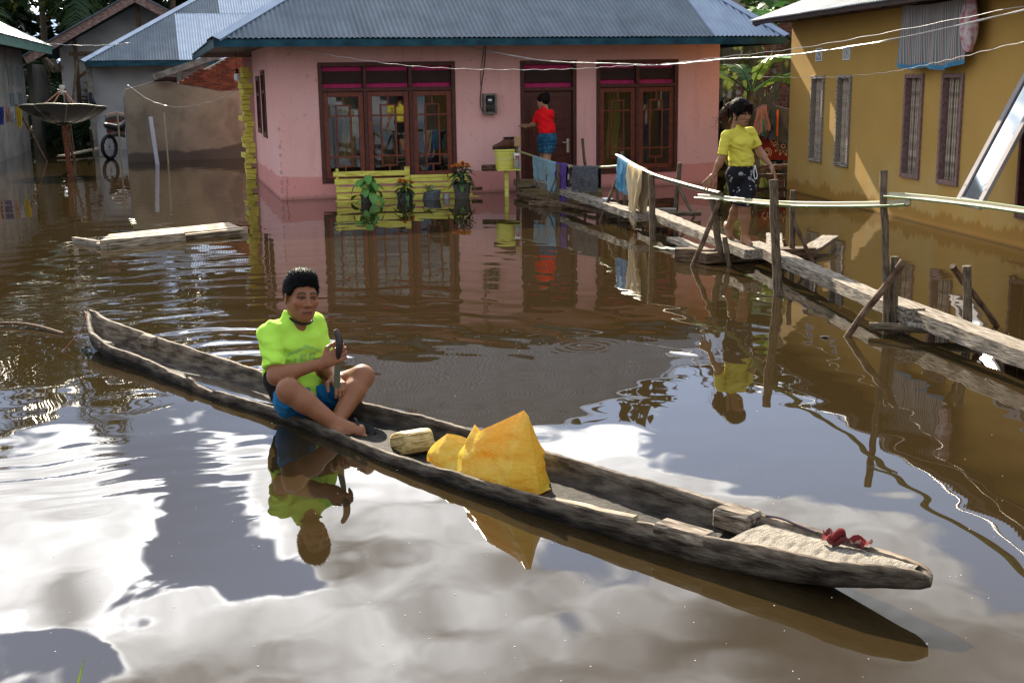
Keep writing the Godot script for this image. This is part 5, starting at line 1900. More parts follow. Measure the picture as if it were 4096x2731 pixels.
	for q in [["stern_lug", bp(0.86, 0.082, 0.122), Vector3(0.17, 0.07, 0.06)], ["stern_lug", bp(0.60, -0.098, 0.082), Vector3(0.15, 0.05, 0.06)], ["bow_lug", bp(5.55, 0.125, 0.105), Vector3(0.17, 0.085, 0.11)], ["bow_lug", bp(5.47, -0.095, 0.088), Vector3(0.24, 0.05, 0.10)]]:
		var lb := MB.new()
		lb.box(Transform3D.IDENTITY, q[2], 0.014)
		part(q[0], lb.done(), lug, root, Transform3D(Basis(Vector3.UP, 0.06), inv * (q[1] as Vector3)))
	# the bow deck, a slab of coarse grain let in between the sides
	var dk := MB.new()
	dk.grid(40, 16, func(u: float, v: float) -> Vector3:
		var t := lerpf(5.67, 6.33, u)
		var nn := look(T, NN, t) + 0.024
		var nf := look(T, NF, t) - 0.024
		var x := lerpf(nn, nf, v)
		var h := lerpf(0.113, 0.156, u) + 0.008 * sin(v * PI) + 0.003 * n.get_noise_2d(t * 30.0, x * 8.0 + 3.0 * t)
		return inv * bp(t, x, h))
	dk.grid(2, 16, func(u: float, v: float) -> Vector3:
		var nn := look(T, NN, 5.67) + 0.024
		var nf := look(T, NF, 5.67) - 0.024
		return inv * bp(5.67, lerpf(nn, nf, v), lerpf(0.04, 0.113 + 0.008 * sin(v * PI), u)))
	var dm := tri_mat(ramp_tex(161, 0.02, 4, [C3(0.10, 0.085, 0.065), C3(0.24, 0.21, 0.17), C3(0.33, 0.29, 0.235)], 256, 0.3), Vector3(9, 3, 2.2), 0.85, M.bump_fine, 0.6)
	part("bow_deck", dk.done(), dm, root)
	# wet patch of bilge water
	var wb := MB.new()
	wb.grid(30, 4, func(u: float, v: float) -> Vector3:
		var t := lerpf(1.5, 2.55, u)
		var w := 0.075 * sin(PI * u) + 0.004
		return inv * bp(t, -0.02 + (v - 0.5) * 2.0 * w * (1.0 + 0.3 * n.get_noise_1d(t * 9.0)), look(FT, FH, t) + 0.010))
	part("bilge_water", wb.done(), flat(0.012, 0.010, 0.009, 0.06, 0.5), root)
	# things lying in the canoe
	var jc := thing("jerrycan", "old yellowed jerrycan lying in the canoe in front of the man's foot", "jerrycan", bp(3.72, 0.0, 0.015), root.rotation.y - 0.25)
	jc.rotation.z = 0.32
	var jb := MB.new()
	var prof := []
	for i in 24:
		var a := TAU * i / 24
		prof.append(Vector2(signf(cos(a)) * pow(absf(cos(a)), 0.62) * 0.115, signf(sin(a)) * pow(absf(sin(a)), 0.62) * 0.062))
	for k in 7:
		var z: float = [-0.075, -0.07, -0.045, 0.0, 0.045, 0.07, 0.075][k]
		var s: float = [0.80, 0.95, 1.0, 0.985, 1.0, 0.95, 0.80][k]
		for p in prof:
			jb.vert(Vector3(p.x * s, p.y * s + 0.035, z))
	for k in 6:
		for i in 24:
			jb.tri(k * 24 + i, k * 24 + (i + 1) % 24, k * 24 + 24 + (i + 1) % 24)
			jb.tri(k * 24 + i, k * 24 + 24 + (i + 1) % 24, k * 24 + 24 + i)
	for e in [0, 6]:
		var ci := jb.vert(Vector3(0, 0.035, -0.075 if e == 0 else 0.075))
		for i in 24:
			jb.tri(ci, e * 24 + i, e * 24 + (i + 1) % 24)
	part("body", jb.done(), tri_mat(ramp_tex(171, 0.03, 4, [C3(0.20, 0.13, 0.035), C3(0.42, 0.31, 0.12), C3(0.52, 0.40, 0.18)], 256, 0.2), Vector3(2, 9, 2), 0.45, null, 0, false, 0.4), jc)
	var jr := MB.new()
	for y in [-0.012, 0.03, 0.07]:
		var ring := []
		for p in prof:
			ring.append(Vector3(p.x * 1.0, y, signf(p.y) * 0.0) + Vector3(0, 0, p.y * 1.36))
		jr.tube(ring, [0.003], 5, false, null, 0.0, true)
	part("mould_seam", jr.done(), flat(0.25, 0.17, 0.06, 0.5), jc)
	var jn := MB.new()
	jn.lathe([Vector2(0, 0.0), Vector2(0.021, 0.0), Vector2(0.021, 0.03), Vector2(0.0, 0.03)], 14, Transform3D(Basis(Vector3(0, 0, 1), PI / 2), Vector3(-0.095, 0.055, 0.03)))
	part("cap", jn.done(), M.black, jc)
	build_sack()
	var rag := thing("red_rag", "small dull red rag tied on the canoe bow deck", "rag", bp(6.04, 0.085, 0.158), root.rotation.y)
	var rbm := MB.new()
	rbm.grid(16, 8, func(u, v): return Vector3((u - 0.5) * 0.17, 0.012 + 0.012 * sin(u * 19.0 + v * 4.0) + 0.010 * cos(v * 9.0 + u * 5.0), (v - 0.5) * 0.05 * (0.6 + 0.8 * absf(sin(u * 5.0))) + 0.02 * sin(u * 6.0)))
	rbm.tube(path3([Vector3(-0.03, 0.01, -0.03), Vector3(-0.02, 0.035, 0), Vector3(-0.03, 0.012, 0.035)]), [0.010, 0.012, 0.014, 0.014, 0.014, 0.014, 0.014, 0.014, 0.014, 0.014, 0.012, 0.011, 0.01], 7)
	part("cloth", rbm.done(), cloth_mat(0.13, 0.018, 0.018), rag)
	solo("purple_strap", strap_mesh([bp(5.66, 0.15, 0.142), bp(5.73, 0.148, 0.150), bp(5.82, 0.135, 0.148), bp(5.90, 0.125, 0.146)], 0.0045), cloth_mat(0.07, 0.055, 0.07), "dull purple strap lying along the far side of the canoe bow", "strap")
	var sp := rough_beam(0.42, 0.035, 0.018, 241, 0.006)
	solo("pale_paddle_piece", sp, tinted(M.board, C3(1.3, 1.25, 1.15)), "pale split stick lying inside the near rim of the canoe", "stick", Transform3D(frame(bp(4.9, -0.155, 0.08), bp(5.25, -0.13, 0.098)), bp(5.05, -0.145, 0.088)))
	solo("stern_cord", strap_mesh([bp(0.02, 0.05, 0.214), bp(0.10, -0.01, 0.18), bp(0.12, -0.04, 0.12), bp(0.20, -0.20, 0.02), bp(0.24, -0.26, -0.02)], 0.003), flat(0.25, 0.07, 0.05, 0.9), "thin reddish cord hanging from the canoe stern to the water", "cord")


func strap_mesh(pts: Array, r: float) -> ArrayMesh:
	var b := MB.new()
	b.tube(path3(pts), [r], 6)
	return b.done()


func build_sack() -> void:
	# a limp woven sack: two peaks, a fold between them, open mouth drooping to the left
	var o := thing("yellow_sack", "crumpled translucent yellow woven sack standing in the canoe", "sack", bp(4.22, -0.035, 0.0), atan2(-BU.z, BU.x))
	var n := noise(181, 1.0, 3)
	var b := MB.new()
	# x along the canoe to the bow, y up, z towards the viewer's side
	var RX := [-0.29, -0.24, -0.19, -0.14, -0.08, -0.01, 0.04, 0.13, 0.29, 0.335, 0.38, 0.43]
	var RH := [0.09, 0.13, 0.168, 0.165, 0.155, 0.245, 0.225, 0.27, 0.365, 0.345, 0.21, 0.03]
	for s in [1.0, -1.0]:
		b.grid(110, 36, func(u: float, v: float) -> Vector3:
			var x := lerpf(-0.29, 0.43, u)
			var r := look(RX, RH, x)
			var foot := 0.03
			var bulge := sin(PI * v) * 0.025
			var z: float = lerpf(0.115 if s > 0 else -0.15, 0.0 + 0.03 * sin(x * 17.0), pow(v, 0.8)) + s * bulge
			z *= lerpf(0.55, 1.0, smoothstep(0.0, 0.3, u)) * lerpf(1.0, 0.5, smoothstep(0.85, 1.0, u))
			var p := Vector3(x - 0.05 * (1.0 - v) * (x - 0.1), lerpf(foot, r, v), z)
			var k := sin(PI * clampf(v * 0.9 + 0.1, 0.0, 1.0))
			var sway := n.get_noise_3d(p.x * 3.0, p.y * 4.0, s * 3.0)
			var crease := sin(p.y * 78.0 - p.x * 22.0 + 5.0 * sway) * 0.5 + sin(p.x * 44.0 + p.y * 16.0 + 6.0 * sway) * 0.6
			return p + Vector3(0.004 * sway, 0.005 * sway, s * (0.0055 * crease + 0.026 * sway) * k))
	var m := tri_mat(ramp_tex(191, 0.05, 4, [C3(0.60, 0.44, 0.022), C3(0.70, 0.53, 0.04), C3(0.76, 0.60, 0.07)], 256, 0.3), Vector3(2, 6, 2), 0.42, M.bump_fine, 0.25, false, 0.5)
	m.backlight_enabled = true
	m.backlight = Color(0.9, 0.65, 0.12)
	m.cull_mode = BaseMaterial3D.CULL_DISABLED
	part("woven_cloth", b.done(), m, o)
	var s := MB.new()
	s.tube(path3([Vector3(0.30, 0.0, 0.06), Vector3(0.36, -0.005, 0.03), Vector3(0.42, -0.02, 0.0)]), [0.004], 5)
	s.tube(path3([Vector3(0.30, -0.01, 0.04), Vector3(0.35, -0.02, 0.03), Vector3(0.40, -0.03, 0.035)]), [0.003], 5)
	part("tie_string", s.done(), M.yellow_plastic, o)


# ---------------------------------------------------------------- people

class SDF:
	# distances on a grid; shapes joined with a smooth minimum, then meshed as surface nets
	var o: Vector3
	var c: float
	var nx: int
	var ny: int
	var nz: int
	var f := PackedFloat32Array()

	func _init(lo: Vector3, hi: Vector3, cell: float) -> void:
		o = lo
		c = cell
		nx = int(ceil((hi.x - lo.x) / cell)) + 2
		ny = int(ceil((hi.y - lo.y) / cell)) + 2
		nz = int(ceil((hi.z - lo.z) / cell)) + 2
		f.resize(nx * ny * nz)
		f.fill(0.2)

	func _range(lo: Vector3, hi: Vector3) -> Array:
		var a := (lo - o) / c
		var b := (hi - o) / c
		return [clampi(int(floor(a.x)), 0, nx), clampi(int(ceil(b.x)) + 1, 0, nx), clampi(int(floor(a.y)), 0, ny), clampi(int(ceil(b.y)) + 1, 0, ny), clampi(int(floor(a.z)), 0, nz), clampi(int(ceil(b.z)) + 1, 0, nz)]

	func cap(a: Vector3, b: Vector3, ra: float, rb: float, k := 0.02, wide := Vector3.ZERO) -> void:
		# tapered capsule; wide: a direction as long as the capsule is widened along it (1.3 = 30 % wider)
		var wl := wide.length()
		var wn := wide / wl if wl > 0.0 else Vector3.ZERO
		var ws := (1.0 / wl - 1.0) if wl > 0.0 else 0.0
		var r := maxf(ra, rb) * maxf(wl, 1.0) + k + 2.5 * c
		var g := _range(a.min(b) - Vector3.ONE * r, a.max(b) + Vector3.ONE * r)
		var ab := b - a
		var l2 := maxf(ab.length_squared(), 1e-9)
		for z in range(g[4], g[5]):
			for y in range(g[2], g[3]):
				var i: int = g[0] + nx * (y + ny * z)
				var p := o + Vector3(g[0], y, z) * c - a
				for x in range(g[0], g[1]):
					var t := clampf(p.dot(ab) / l2, 0.0, 1.0)
					var q := p - ab * t
					if ws != 0.0:
						q += wn * (q.dot(wn) * ws)
					var d := q.length() - ra - (rb - ra) * t
					var e := f[i]
					var h := maxf(k - absf(e - d), 0.0)
					f[i] = minf(e, d) - h * h * 0.25 / k
					p.x += c
					i += 1

	func ell(m: Vector3, bs: Basis, r: Vector3, k := 0.015, cut := false) -> void:
		var rr := maxf(r.x, maxf(r.y, r.z)) + k + 2.5 * c
		var g := _range(m - Vector3.ONE * rr, m + Vector3.ONE * rr)
		var inv := bs.transposed()
		var r2 := r * r
		for z in range(g[4], g[5]):
			for y in range(g[2], g[3]):
				var i: int = g[0] + nx * (y + ny * z)
				for x in range(g[0], g[1]):
					var p := inv * (o + Vector3(x, y, z) * c - m)
					var k0 := (p / r).length()
					var k1 := (p / r2).length()
					var d := k0 * (k0 - 1.0) / maxf(k1, 1e-6)
					var e := f[i]
					if cut:
						d = -d
						var h := maxf(k - absf(e - d), 0.0)
						f[i] = maxf(e, d) + h * h * 0.25 / k
					else:
						var h := maxf(k - absf(e - d), 0.0)
						f[i] = minf(e, d) - h * h * 0.25 / k
					i += 1

	func half(n: Vector3, d: float) -> void:
		# keep what lies below the plane p.n = d
		for z in nz:
			for y in ny:
				var i := nx * (y + ny * z)
				var v := (o + Vector3(0, y, z) * c).dot(n) - d
				for x in nx:
					f[i] = maxf(f[i], v)
					v += n.x * c
					i += 1

	func keep_near(fn: Callable) -> void:
		# the field is cut by any other distance
		for z in nz:
			for y in ny:
				var i := nx * (y + ny * z)
				for x in nx:
					if f[i] < 0.03:
						f[i] = maxf(f[i], fn.call(o + Vector3(x, y, z) * c))
					i += 1

	func rough(fn: Callable) -> void:
		# add a displacement near the surface
		for z in nz:
			for y in ny:
				var i := nx * (y + ny * z)
				for x in nx:
					if absf(f[i]) < 0.035:
						f[i] -= fn.call(o + Vector3(x, y, z) * c)
					i += 1

	func mesh(b: MB, t: Transform3D, paint: Callable) -> void:
		var id := PackedInt32Array()
		id.resize(nx * ny * nz)
		id.fill(-1)
		var off := [0, 1, nx, nx + 1, nx * ny, nx * ny + 1, nx * ny + nx, nx * ny + nx + 1]
		var edges := [[0, 1], [2, 3], [4, 5], [6, 7], [0, 2], [1, 3], [4, 6], [5, 7], [0, 4], [1, 5], [2, 6], [3, 7]]
		var v := PackedFloat32Array()
		v.resize(8)
		var lim := 2.6 * c
		b.colored = true
		for z in nz - 1:
			for y in ny - 1:
				var i := nx * (y + ny * z)
				for x in nx - 1:
					var e := f[i]
					if e < lim and e > -lim:
						var mask := 0
						for k in 8:
							v[k] = f[i + off[k]]
							if v[k] < 0.0:
								mask |= 1 << k
						if mask != 0 and mask != 255:
							var s := Vector3.ZERO
							var cnt := 0
							for ed in edges:
								var a: int = ed[0]
								var d: int = ed[1]
								if (v[a] < 0.0) != (v[d] < 0.0):
									var w := v[a] / (v[a] - v[d])
									var pa := Vector3(a & 1, (a >> 1) & 1, a >> 2)
									var pd := Vector3(d & 1, (d >> 1) & 1, d >> 2)
									s += pa.lerp(pd, w)
									cnt += 1
							s /= cnt
							var p := o + (Vector3(x, y, z) + s) * c
							var gr := Vector3(v[1] + v[3] + v[5] + v[7] - v[0] - v[2] - v[4] - v[6], v[2] + v[3] + v[6] + v[7] - v[0] - v[1] - v[4] - v[5], v[4] + v[5] + v[6] + v[7] - v[0] - v[1] - v[2] - v[3])
							id[i] = b.V.size()
							b.V.append(t * p)
							b.T.append(Vector2.ZERO)
							b.C.append(paint.call(p))
							b.N.append((t.basis * gr).normalized())
					i += 1
		var st := [1, nx, nx * ny]
		for z in range(1, nz - 1):
			for y in range(1, ny - 1):
				var i := nx * (y + ny * z) + 1
				for x in range(1, nx - 1):
					if id[i] >= 0:
						for ax in 3:
							if (f[i] < 0.0) != (f[i + st[ax]] < 0.0):
								var s1: int = st[(ax + 1) % 3]
								var s2: int = st[(ax + 2) % 3]
								var q0 := id[i]
								var q1 := id[i - s1]
								var q2 := id[i - s1 - s2]
								var q3 := id[i - s2]
								if q1 >= 0 and q2 >= 0 and q3 >= 0:
									if f[i] < 0.0:
										b.tri(q0, q2, q1)
										b.tri(q0, q3, q2)
									else:
										b.tri(q0, q1, q2)
										b.tri(q0, q2, q3)
					i += 1


static func facing(forward: Vector3, up := Vector3.UP) -> Basis:
	# z to the front of a person, y up, x to the person's left
	var z := forward.normalized()
	var x := up.cross(z).normalized()
	return Basis(x, z.cross(x), z)


func head(b: MB, t: Transform3D, s: float, skin: Color, lips: Color, brow: Color, soft: float) -> void:
	# a head about 0.23 m high before scaling, its origin between the ears
	var d := SDF.new(Vector3(-0.10, -0.18, -0.125), Vector3(0.10, 0.135, 0.135), 0.0042)
	var I := Basis.IDENTITY
	d.ell(Vector3(0, 0.030, -0.012), I, Vector3(0.074, 0.087, 0.093), 0.01)
	d.ell(Vector3(0, -0.030, 0.022), I, Vector3(0.063, 0.084, 0.069), 0.02)
	for x in [-1.0, 1.0]:
		d.cap(Vector3(x * 0.052, -0.050, 0.0), Vector3(x * 0.018, -0.096, 0.058), 0.022 + 0.004 * soft, 0.018, 0.03)
		d.ell(Vector3(x * 0.042, -0.026, 0.062), I, Vector3(0.023, 0.019, 0.019), 0.025)
	d.ell(Vector3(0, -0.099, 0.066), I, Vector3(0.021, 0.016, 0.017), 0.02)
	d.cap(Vector3(-0.040, 0.020, 0.074), Vector3(0.040, 0.020, 0.074), 0.013, 0.013, 0.02)
	d.ell(Vector3(0, -0.070, 0.060), I, Vector3(0.034, 0.028, 0.030), 0.02)
	for x in [-1.0, 1.0]:
		d.ell(Vector3(x * 0.031, 0.001, 0.101), I, Vector3(0.019, 0.011, 0.016), 0.010, true)
		d.ell(Vector3(x * 0.031, 0.000, 0.074), I, Vector3(0.015, 0.010, 0.0125), 0.004)
	d.cap(Vector3(0, 0.010, 0.084), Vector3(0, -0.032, 0.103), 0.008, 0.0125, 0.012)
	for x in [-1.0, 1.0]:
		d.ell(Vector3(x * 0.0135, -0.036, 0.092), I, Vector3(0.0095, 0.0075, 0.010), 0.008)
	d.cap(Vector3(-0.019, -0.066, 0.080), Vector3(0.019, -0.066, 0.080), 0.0075, 0.0075, 0.008)
	d.cap(Vector3(-0.016, -0.078, 0.079), Vector3(0.016, -0.078, 0.079), 0.0085, 0.0085, 0.008)
	d.cap(Vector3(0, -0.06, -0.022), Vector3(0, -0.165, -0.035), 0.050 - 0.006 * soft, 0.053 - 0.008 * soft, 0.02)
	for x in [-1.0, 1.0]:
		d.ell(Vector3(x * 0.077, -0.010, -0.010), Basis(Vector3.UP, x * 0.35), Vector3(0.009, 0.031, 0.019), 0.006)
		d.ell(Vector3(x * 0.089, -0.008, -0.004), Basis(Vector3.UP, x * 0.35), Vector3(0.010, 0.018, 0.009), 0.004, true)
	var nz := noise(31, 40.0, 2)
	var paint := func(p: Vector3) -> Color:
		var c := skin * (1.0 + 0.08 * nz.get_noise_3dv(p))
		c = c.lerp(skin * Color(1.12, 0.92, 0.86), clampf(0.022 / maxf(Vector2(absf(p.x) - 0.042, p.y + 0.03).length(), 0.004) - 0.6, 0.0, 0.6) if p.z > 0.03 else 0.0)
		if p.z > 0.05:
			var ax := absf(p.x)
			if ax < 0.027 and p.y < -0.058 and p.y > -0.088:
				c = c.lerp(lips, 0.7 * smoothstep(0.015, 0.009, absf(p.y + 0.073)) * smoothstep(0.027, 0.018, ax))
			if ax < 0.026 and absf(p.y + 0.0715 - 0.10 * ax * ax * 40.0 * 0.02) < 0.0028:
				c = lips * 0.45
			var by := 0.0215 + 0.006 * sin(clampf((ax - 0.012) / 0.04, 0.0, 1.0) * PI)
			if ax > 0.011 and ax < 0.053:
				c = c.lerp(brow, smoothstep(0.0065, 0.003, absf(p.y - by)) * 0.92)
			var ey := Vector2((ax - 0.031) / 0.0155, (p.y - 0.001) / 0.0044)
			if ey.length() < 1.0:
				c = Color(0.10, 0.07, 0.055) if Vector2(ax - 0.031, p.y).length() > 0.0062 else Color(0.012, 0.008, 0.006)
			if ey.length() < 1.55 and ey.length() > 0.75 and p.y > 0.0005:
				c = brow
			elif ey.length() >= 1.0 and ey.length() < 1.25:
				c = c * 0.72
			if absf(p.y + 0.043) < 0.004 and absf(ax - 0.0085) < 0.0045:
				c = c * 0.35
		return c
	d.mesh(b, t.scaled_local(Vector3.ONE * s), paint)


func hand(b: MB, wrist: Vector3, dir: Vector3, palm: Vector3, left: bool, s: float, curl: Array, skin: Color, thumb_in := 0.5, spread := 0.10) -> void:
	# palm faces along «palm»; the thumb side follows from the hand
	dir = dir.normalized()
	palm = (palm - dir * palm.dot(dir)).normalized()
	var side := dir.cross(palm) * (-1.0 if left else 1.0)      # towards the thumb
	var lo := wrist - Vector3.ONE * 0.05 * s
	var hi := wrist + Vector3.ONE * 0.05 * s
	for q in [wrist + dir * 0.20 * s, wrist + palm * 0.11 * s, wrist + dir * 0.1 * s + side * 0.11 * s, wrist + dir * 0.1 * s - side * 0.07 * s]:
		lo = lo.min(q - Vector3.ONE * 0.02 * s)
		hi = hi.max(q + Vector3.ONE * 0.02 * s)
	var d := SDF.new(lo, hi, 0.0042)
	var k := 0.010 * s
	d.cap(wrist - dir * 0.03 * s, wrist + dir * 0.015 * s, 0.026 * s, 0.026 * s, k, side * 1.15)
	for i in 4:
		var x := (0.030 - 0.020 * i) * s
		d.cap(wrist + dir * 0.012 * s + side * x * 0.6, wrist + dir * (0.088 - 0.004 * absf(i - 1)) * s + side * x, 0.016 * s, 0.0115 * s, 0.014 * s)
		var p := wrist + dir * (0.088 - 0.004 * absf(i - 1)) * s + side * x
		var a: float = curl[i + 1]
		var fd := (dir + side * spread * (1.5 - i) * 0.5).normalized()
		var ax := fd.cross(palm).normalized()
		var ln := [0.042, 0.026, 0.021]
		var sc: float = [0.95, 1.05, 0.98, 0.80][i]
		var rr := [0.0105, 0.0095, 0.0085, 0.0072]
		var ang := 0.0
		for j in 3:
			ang += a * [0.8, 1.1, 0.7][j]
			var e: Vector3 = p + (fd * cos(ang) + palm * sin(ang)) * ln[j] * sc * s
			d.cap(p, e, rr[j] * s, rr[j + 1] * s, 0.004 * s)
			p = e
	var tp := wrist + dir * 0.022 * s + side * 0.026 * s
	var td := (dir * 0.62 + side * 0.72 + palm * 0.35 * thumb_in).normalized()
	var t1 := tp + td * 0.042 * s
	d.cap(tp, t1, 0.0165 * s, 0.0125 * s, 0.012 * s)
	var td2 := (dir * 0.85 + side * (0.45 - 0.5 * thumb_in) + palm * 0.75 * thumb_in).normalized()
	var t2 := t1 + td2 * 0.032 * s
	d.cap(t1, t2, 0.0120 * s, 0.0105 * s, 0.004 * s)
	d.cap(t2, t2 + (td2 + palm * 0.2).normalized() * 0.024 * s, 0.0105 * s, 0.0085 * s, 0.004 * s)
	d.mesh(b, Transform3D.IDENTITY, func(_p): return skin)


func foot(d: SDF, ankle: Vector3, heel: Vector3, ball: Vector3, up: Vector3, left: bool, s: float) -> void:
	# sole from heel to ball, then five toes; added to a body's field
	var dir := (ball - heel).normalized()
	up = (up - dir * up.dot(dir)).normalized()
	var side := dir.cross(up) * (1.0 if left else -1.0)   # towards the big toe
	d.cap(ankle, heel + up * 0.022 * s, 0.034 * s, 0.028 * s, 0.03 * s)
	d.cap(heel + up * 0.012 * s, ball + up * 0.004 * s, 0.027 * s, 0.020 * s, 0.02 * s, side * 1.25)
	d.cap(ankle, ball + up * 0.012 * s, 0.031 * s, 0.019 * s, 0.03 * s, side * 1.3)
	for i in 5:
		var p := ball + side * (0.030 - 0.0155 * i) * s + dir * (-0.002 - 0.006 * i) * s
		var l: float = [0.052, 0.047, 0.041, 0.034, 0.027][i]
		d.cap(p, p + dir * l * s, (0.0125 if i == 0 else 0.0095) * s, (0.0115 if i == 0 else 0.0082) * s, 0.006 * s)


func limb(d: SDF, a: Vector3, m: Vector3, e: Vector3, r: Array, k := 0.03) -> void:
	# two bones; the lower one is thickest a third of the way down
	d.cap(a, m, r[0], r[1], k)
	var q := m.lerp(e, 0.30)
	d.cap(m, q, r[1], r[2], k)
	d.cap(q, e, r[2], r[3], k)


func hair_strands(b: MB, mid: Vector3, sd: int, len: float, lift: float) -> void:
	# short blades that stand off the hair's surface and break its outline
	var r := RandomNumberGenerator.new()
	r.seed = sd
	var n := b.V.size()
	for i in n:
		if r.randf() > 0.55:
			continue
		var p := b.V[i]
		var q := b.N[i]
		var down := (Vector3.DOWN - q * q.dot(Vector3.DOWN))
		var d := (q * (0.5 if lift > 0 else 0.12) + down * (0.5 if lift > 0 else 1.0) + Vector3(r.randf_range(-1, 1), r.randf_range(-1, 1), r.randf_range(-1, 1)) * 0.55).normalized()
		var s := d.cross(q + Vector3(0.01, 0, 0)).normalized() * 0.0011
		var l := len * r.randf_range(0.6, 1.4)
		for e in [[p + s, 0], [p - s, 1], [p + d * l, 2]]:
			b.V.append(e[0])
			b.T.append(Vector2.ZERO)
			b.C.append(b.C[i])
			b.N.append(q)
		b.tri(b.V.size() - 3, b.V.size() - 2, b.V.size() - 1)


func skin_mat() -> StandardMaterial3D:
	var m := vcol(0.48, 0.38, M.bump_fine, Vector3(14, 14, 14), 0.02)
	m.subsurf_scatter_enabled = true
	m.subsurf_scatter_strength = 0.06
	return m


func hair_mat() -> StandardMaterial3D:
	return vcol(0.6, 0.2)


func fabric(bump := 0.15) -> StandardMaterial3D:
	var m := vcol(0.85, 0.25, M.bump_fine, Vector3(16, 16, 16), bump * 0.3)
	m.cull_mode = BaseMaterial3D.CULL_DISABLED
	return m


func bounds(pts: Array, pad: float) -> Array:
	var lo: Vector3 = pts[0]
	var hi: Vector3 = pts[0]
	for p in pts:
		lo = lo.min(p)
		hi = hi.max(p)
	return [lo - Vector3.ONE * pad, hi + Vector3.ONE * pad]


func build_people() -> void:
	build_man()
	build_girl()
	build_woman()


func build_man() -> void:
	var base := bp(2.86, -0.02, -0.06)
	var o := thing("person", "person in a lime green shirt sitting cross-legged in the canoe, holding a knife", "person", base)
	var J := {"hip": bp(2.78, -0.02, 0.09), "hipR": bp(2.81, -0.085, 0.105), "hipL": bp(2.80, 0.06, 0.095), "waist": bp(2.755, -0.03, 0.24), "chest": bp(2.765, -0.03, 0.40), "neck": bp(2.80, -0.03, 0.535),
		"shR": bp(2.775, -0.180, 0.478), "shL": bp(2.765, 0.10, 0.490), "elbR": bp(2.915, -0.245, 0.285), "wrR": bp(3.055, -0.055, 0.345), "elbL": bp(2.83, 0.115, 0.27), "wrL": bp(3.00, 0.055, 0.235),
		"kneeR": bp(3.04, -0.25, 0.235), "ankR": bp(3.20, -0.065, 0.04), "kneeL": bp(3.07, 0.185, 0.235), "ankL": bp(3.16, -0.07, 0.03)}
	for k in J:
		J[k] -= base
	var skin := Color(0.225, 0.092, 0.044)
	var bb := bounds(J.values(), 0.14)
	var d := SDF.new(bb[0], bb[1], 0.0105)
	d.cap(J.hip, J.waist, 0.115, 0.110, 0.05, BN * 1.25)
	d.cap(J.waist, J.chest, 0.110, 0.115, 0.05, BN * 1.3)
	d.cap(J.shR.lerp(J.shL, 0.2), J.shL.lerp(J.shR, 0.2), 0.042, 0.042, 0.05)
	d.cap(J.neck - Vector3(0, 0.04, 0), J.neck + Vector3(0.01, 0.06, 0.01), 0.056, 0.052, 0.04)
	limb(d, J.shR, J.elbR, J.wrR, [0.042, 0.040, 0.040, 0.026])
	limb(d, J.shL, J.elbL, J.wrL, [0.042, 0.040, 0.040, 0.026])
	limb(d, J.hipR, J.kneeR, J.ankR, [0.085, 0.060, 0.057, 0.036], 0.025)
	limb(d, J.hipL, J.kneeL, J.ankL, [0.085, 0.060, 0.057, 0.036], 0.025)
	var dirf := (BU * 0.95 + BN * 0.25).normalized()
	foot(d, J.ankR, J.ankR - dirf * 0.05 + Vector3(0, -0.02, 0), J.ankR + dirf * 0.125 + BN * 0.015 + Vector3(0, -0.012, 0), (Vector3.UP * 0.55 - BN * 0.85), true, 1.0)
	foot(d, J.ankL, J.ankL - BN * 0.02 + BU * -0.03 + Vector3(0, -0.02, 0), J.ankL + (BU * 0.6 - BN * 0.2) * 0.13 + Vector3(0, -0.015, 0), Vector3.UP, false, 0.95)
	var b := MB.new()
	var nz := noise(41, 14.0, 2)
	d.mesh(b, Transform3D.IDENTITY, func(p): return skin * (1.0 + 0.10 * nz.get_noise_3dv(p)))
	var hb := facing(Vector3(0.50, 0.03, 0.86)) * Basis(Vector3(0, 0, 1), -0.10)
	var ht := Transform3D(hb, bp(2.855, -0.028, 0.665) - base)
	head(b, ht, 1.05, skin, Color(0.17, 0.05, 0.035), Color(0.012, 0.009, 0.008), 0.0)
	# the right hand closed on the handle
	var hdir: Vector3 = (J.wrR - J.elbR).normalized()
	hand(b, J.wrR + hdir * 0.012, hdir + Vector3(0, 0.25, 0), Vector3(-0.15, -0.1, -1.0), false, 1.0, [0, 0.70, 0.80, 0.85, 0.9], skin, 0.75, 0.06)
	hand(b, J.wrL, (J.wrL - J.elbL).normalized() + BU * 0.3, Vector3(0.1, -0.9, 0.4), true, 0.95, [0, 0.6, 0.65, 0.7, 0.7], skin, 0.6, 0.06)
	part("body", b.done(), skin_mat(), o)
	# hair
	var hd := SDF.new(Vector3(-0.105, -0.09, -0.135), Vector3(0.105, 0.155, 0.125), 0.0042)
	hd.ell(Vector3(0, 0.034, -0.014), Basis.IDENTITY, Vector3(0.0845, 0.098, 0.104), 0.01)
	hd.ell(Vector3(0, 0.100, 0.015), Basis.IDENTITY, Vector3(0.062, 0.040, 0.075), 0.03)
	var hn := noise(43, 60.0, 2)
	hd.rough(func(p): return 0.0042 * hn.get_noise_3d(p.x * 1.4, p.y * 0.8, p.z * 1.4))
	hd.ell(Vector3(0, -0.028, 0.095), Basis.IDENTITY, Vector3(0.066, 0.094, 0.062), 0.008, true)
	hd.keep_near(func(p): return look([-0.14, -0.055, -0.018, -0.004, 0.012, 0.030, 0.060, 0.13], [-0.058, -0.052, 0.012, 0.022, 0.004, 0.010, 0.055, 0.070], p.z) + 0.008 * hn.get_noise_3d(p.x * 1.2, 0.0, p.z * 1.2) - p.y)
	var hm := MB.new()
	hd.mesh(hm, ht.scaled_local(Vector3.ONE * 1.05), func(p): return Color(0.007, 0.006, 0.006))
	hair_strands(hm, ht.origin, 1, 0.011, 0.6)
	part("hair", hm.done(), hair_mat(), o)
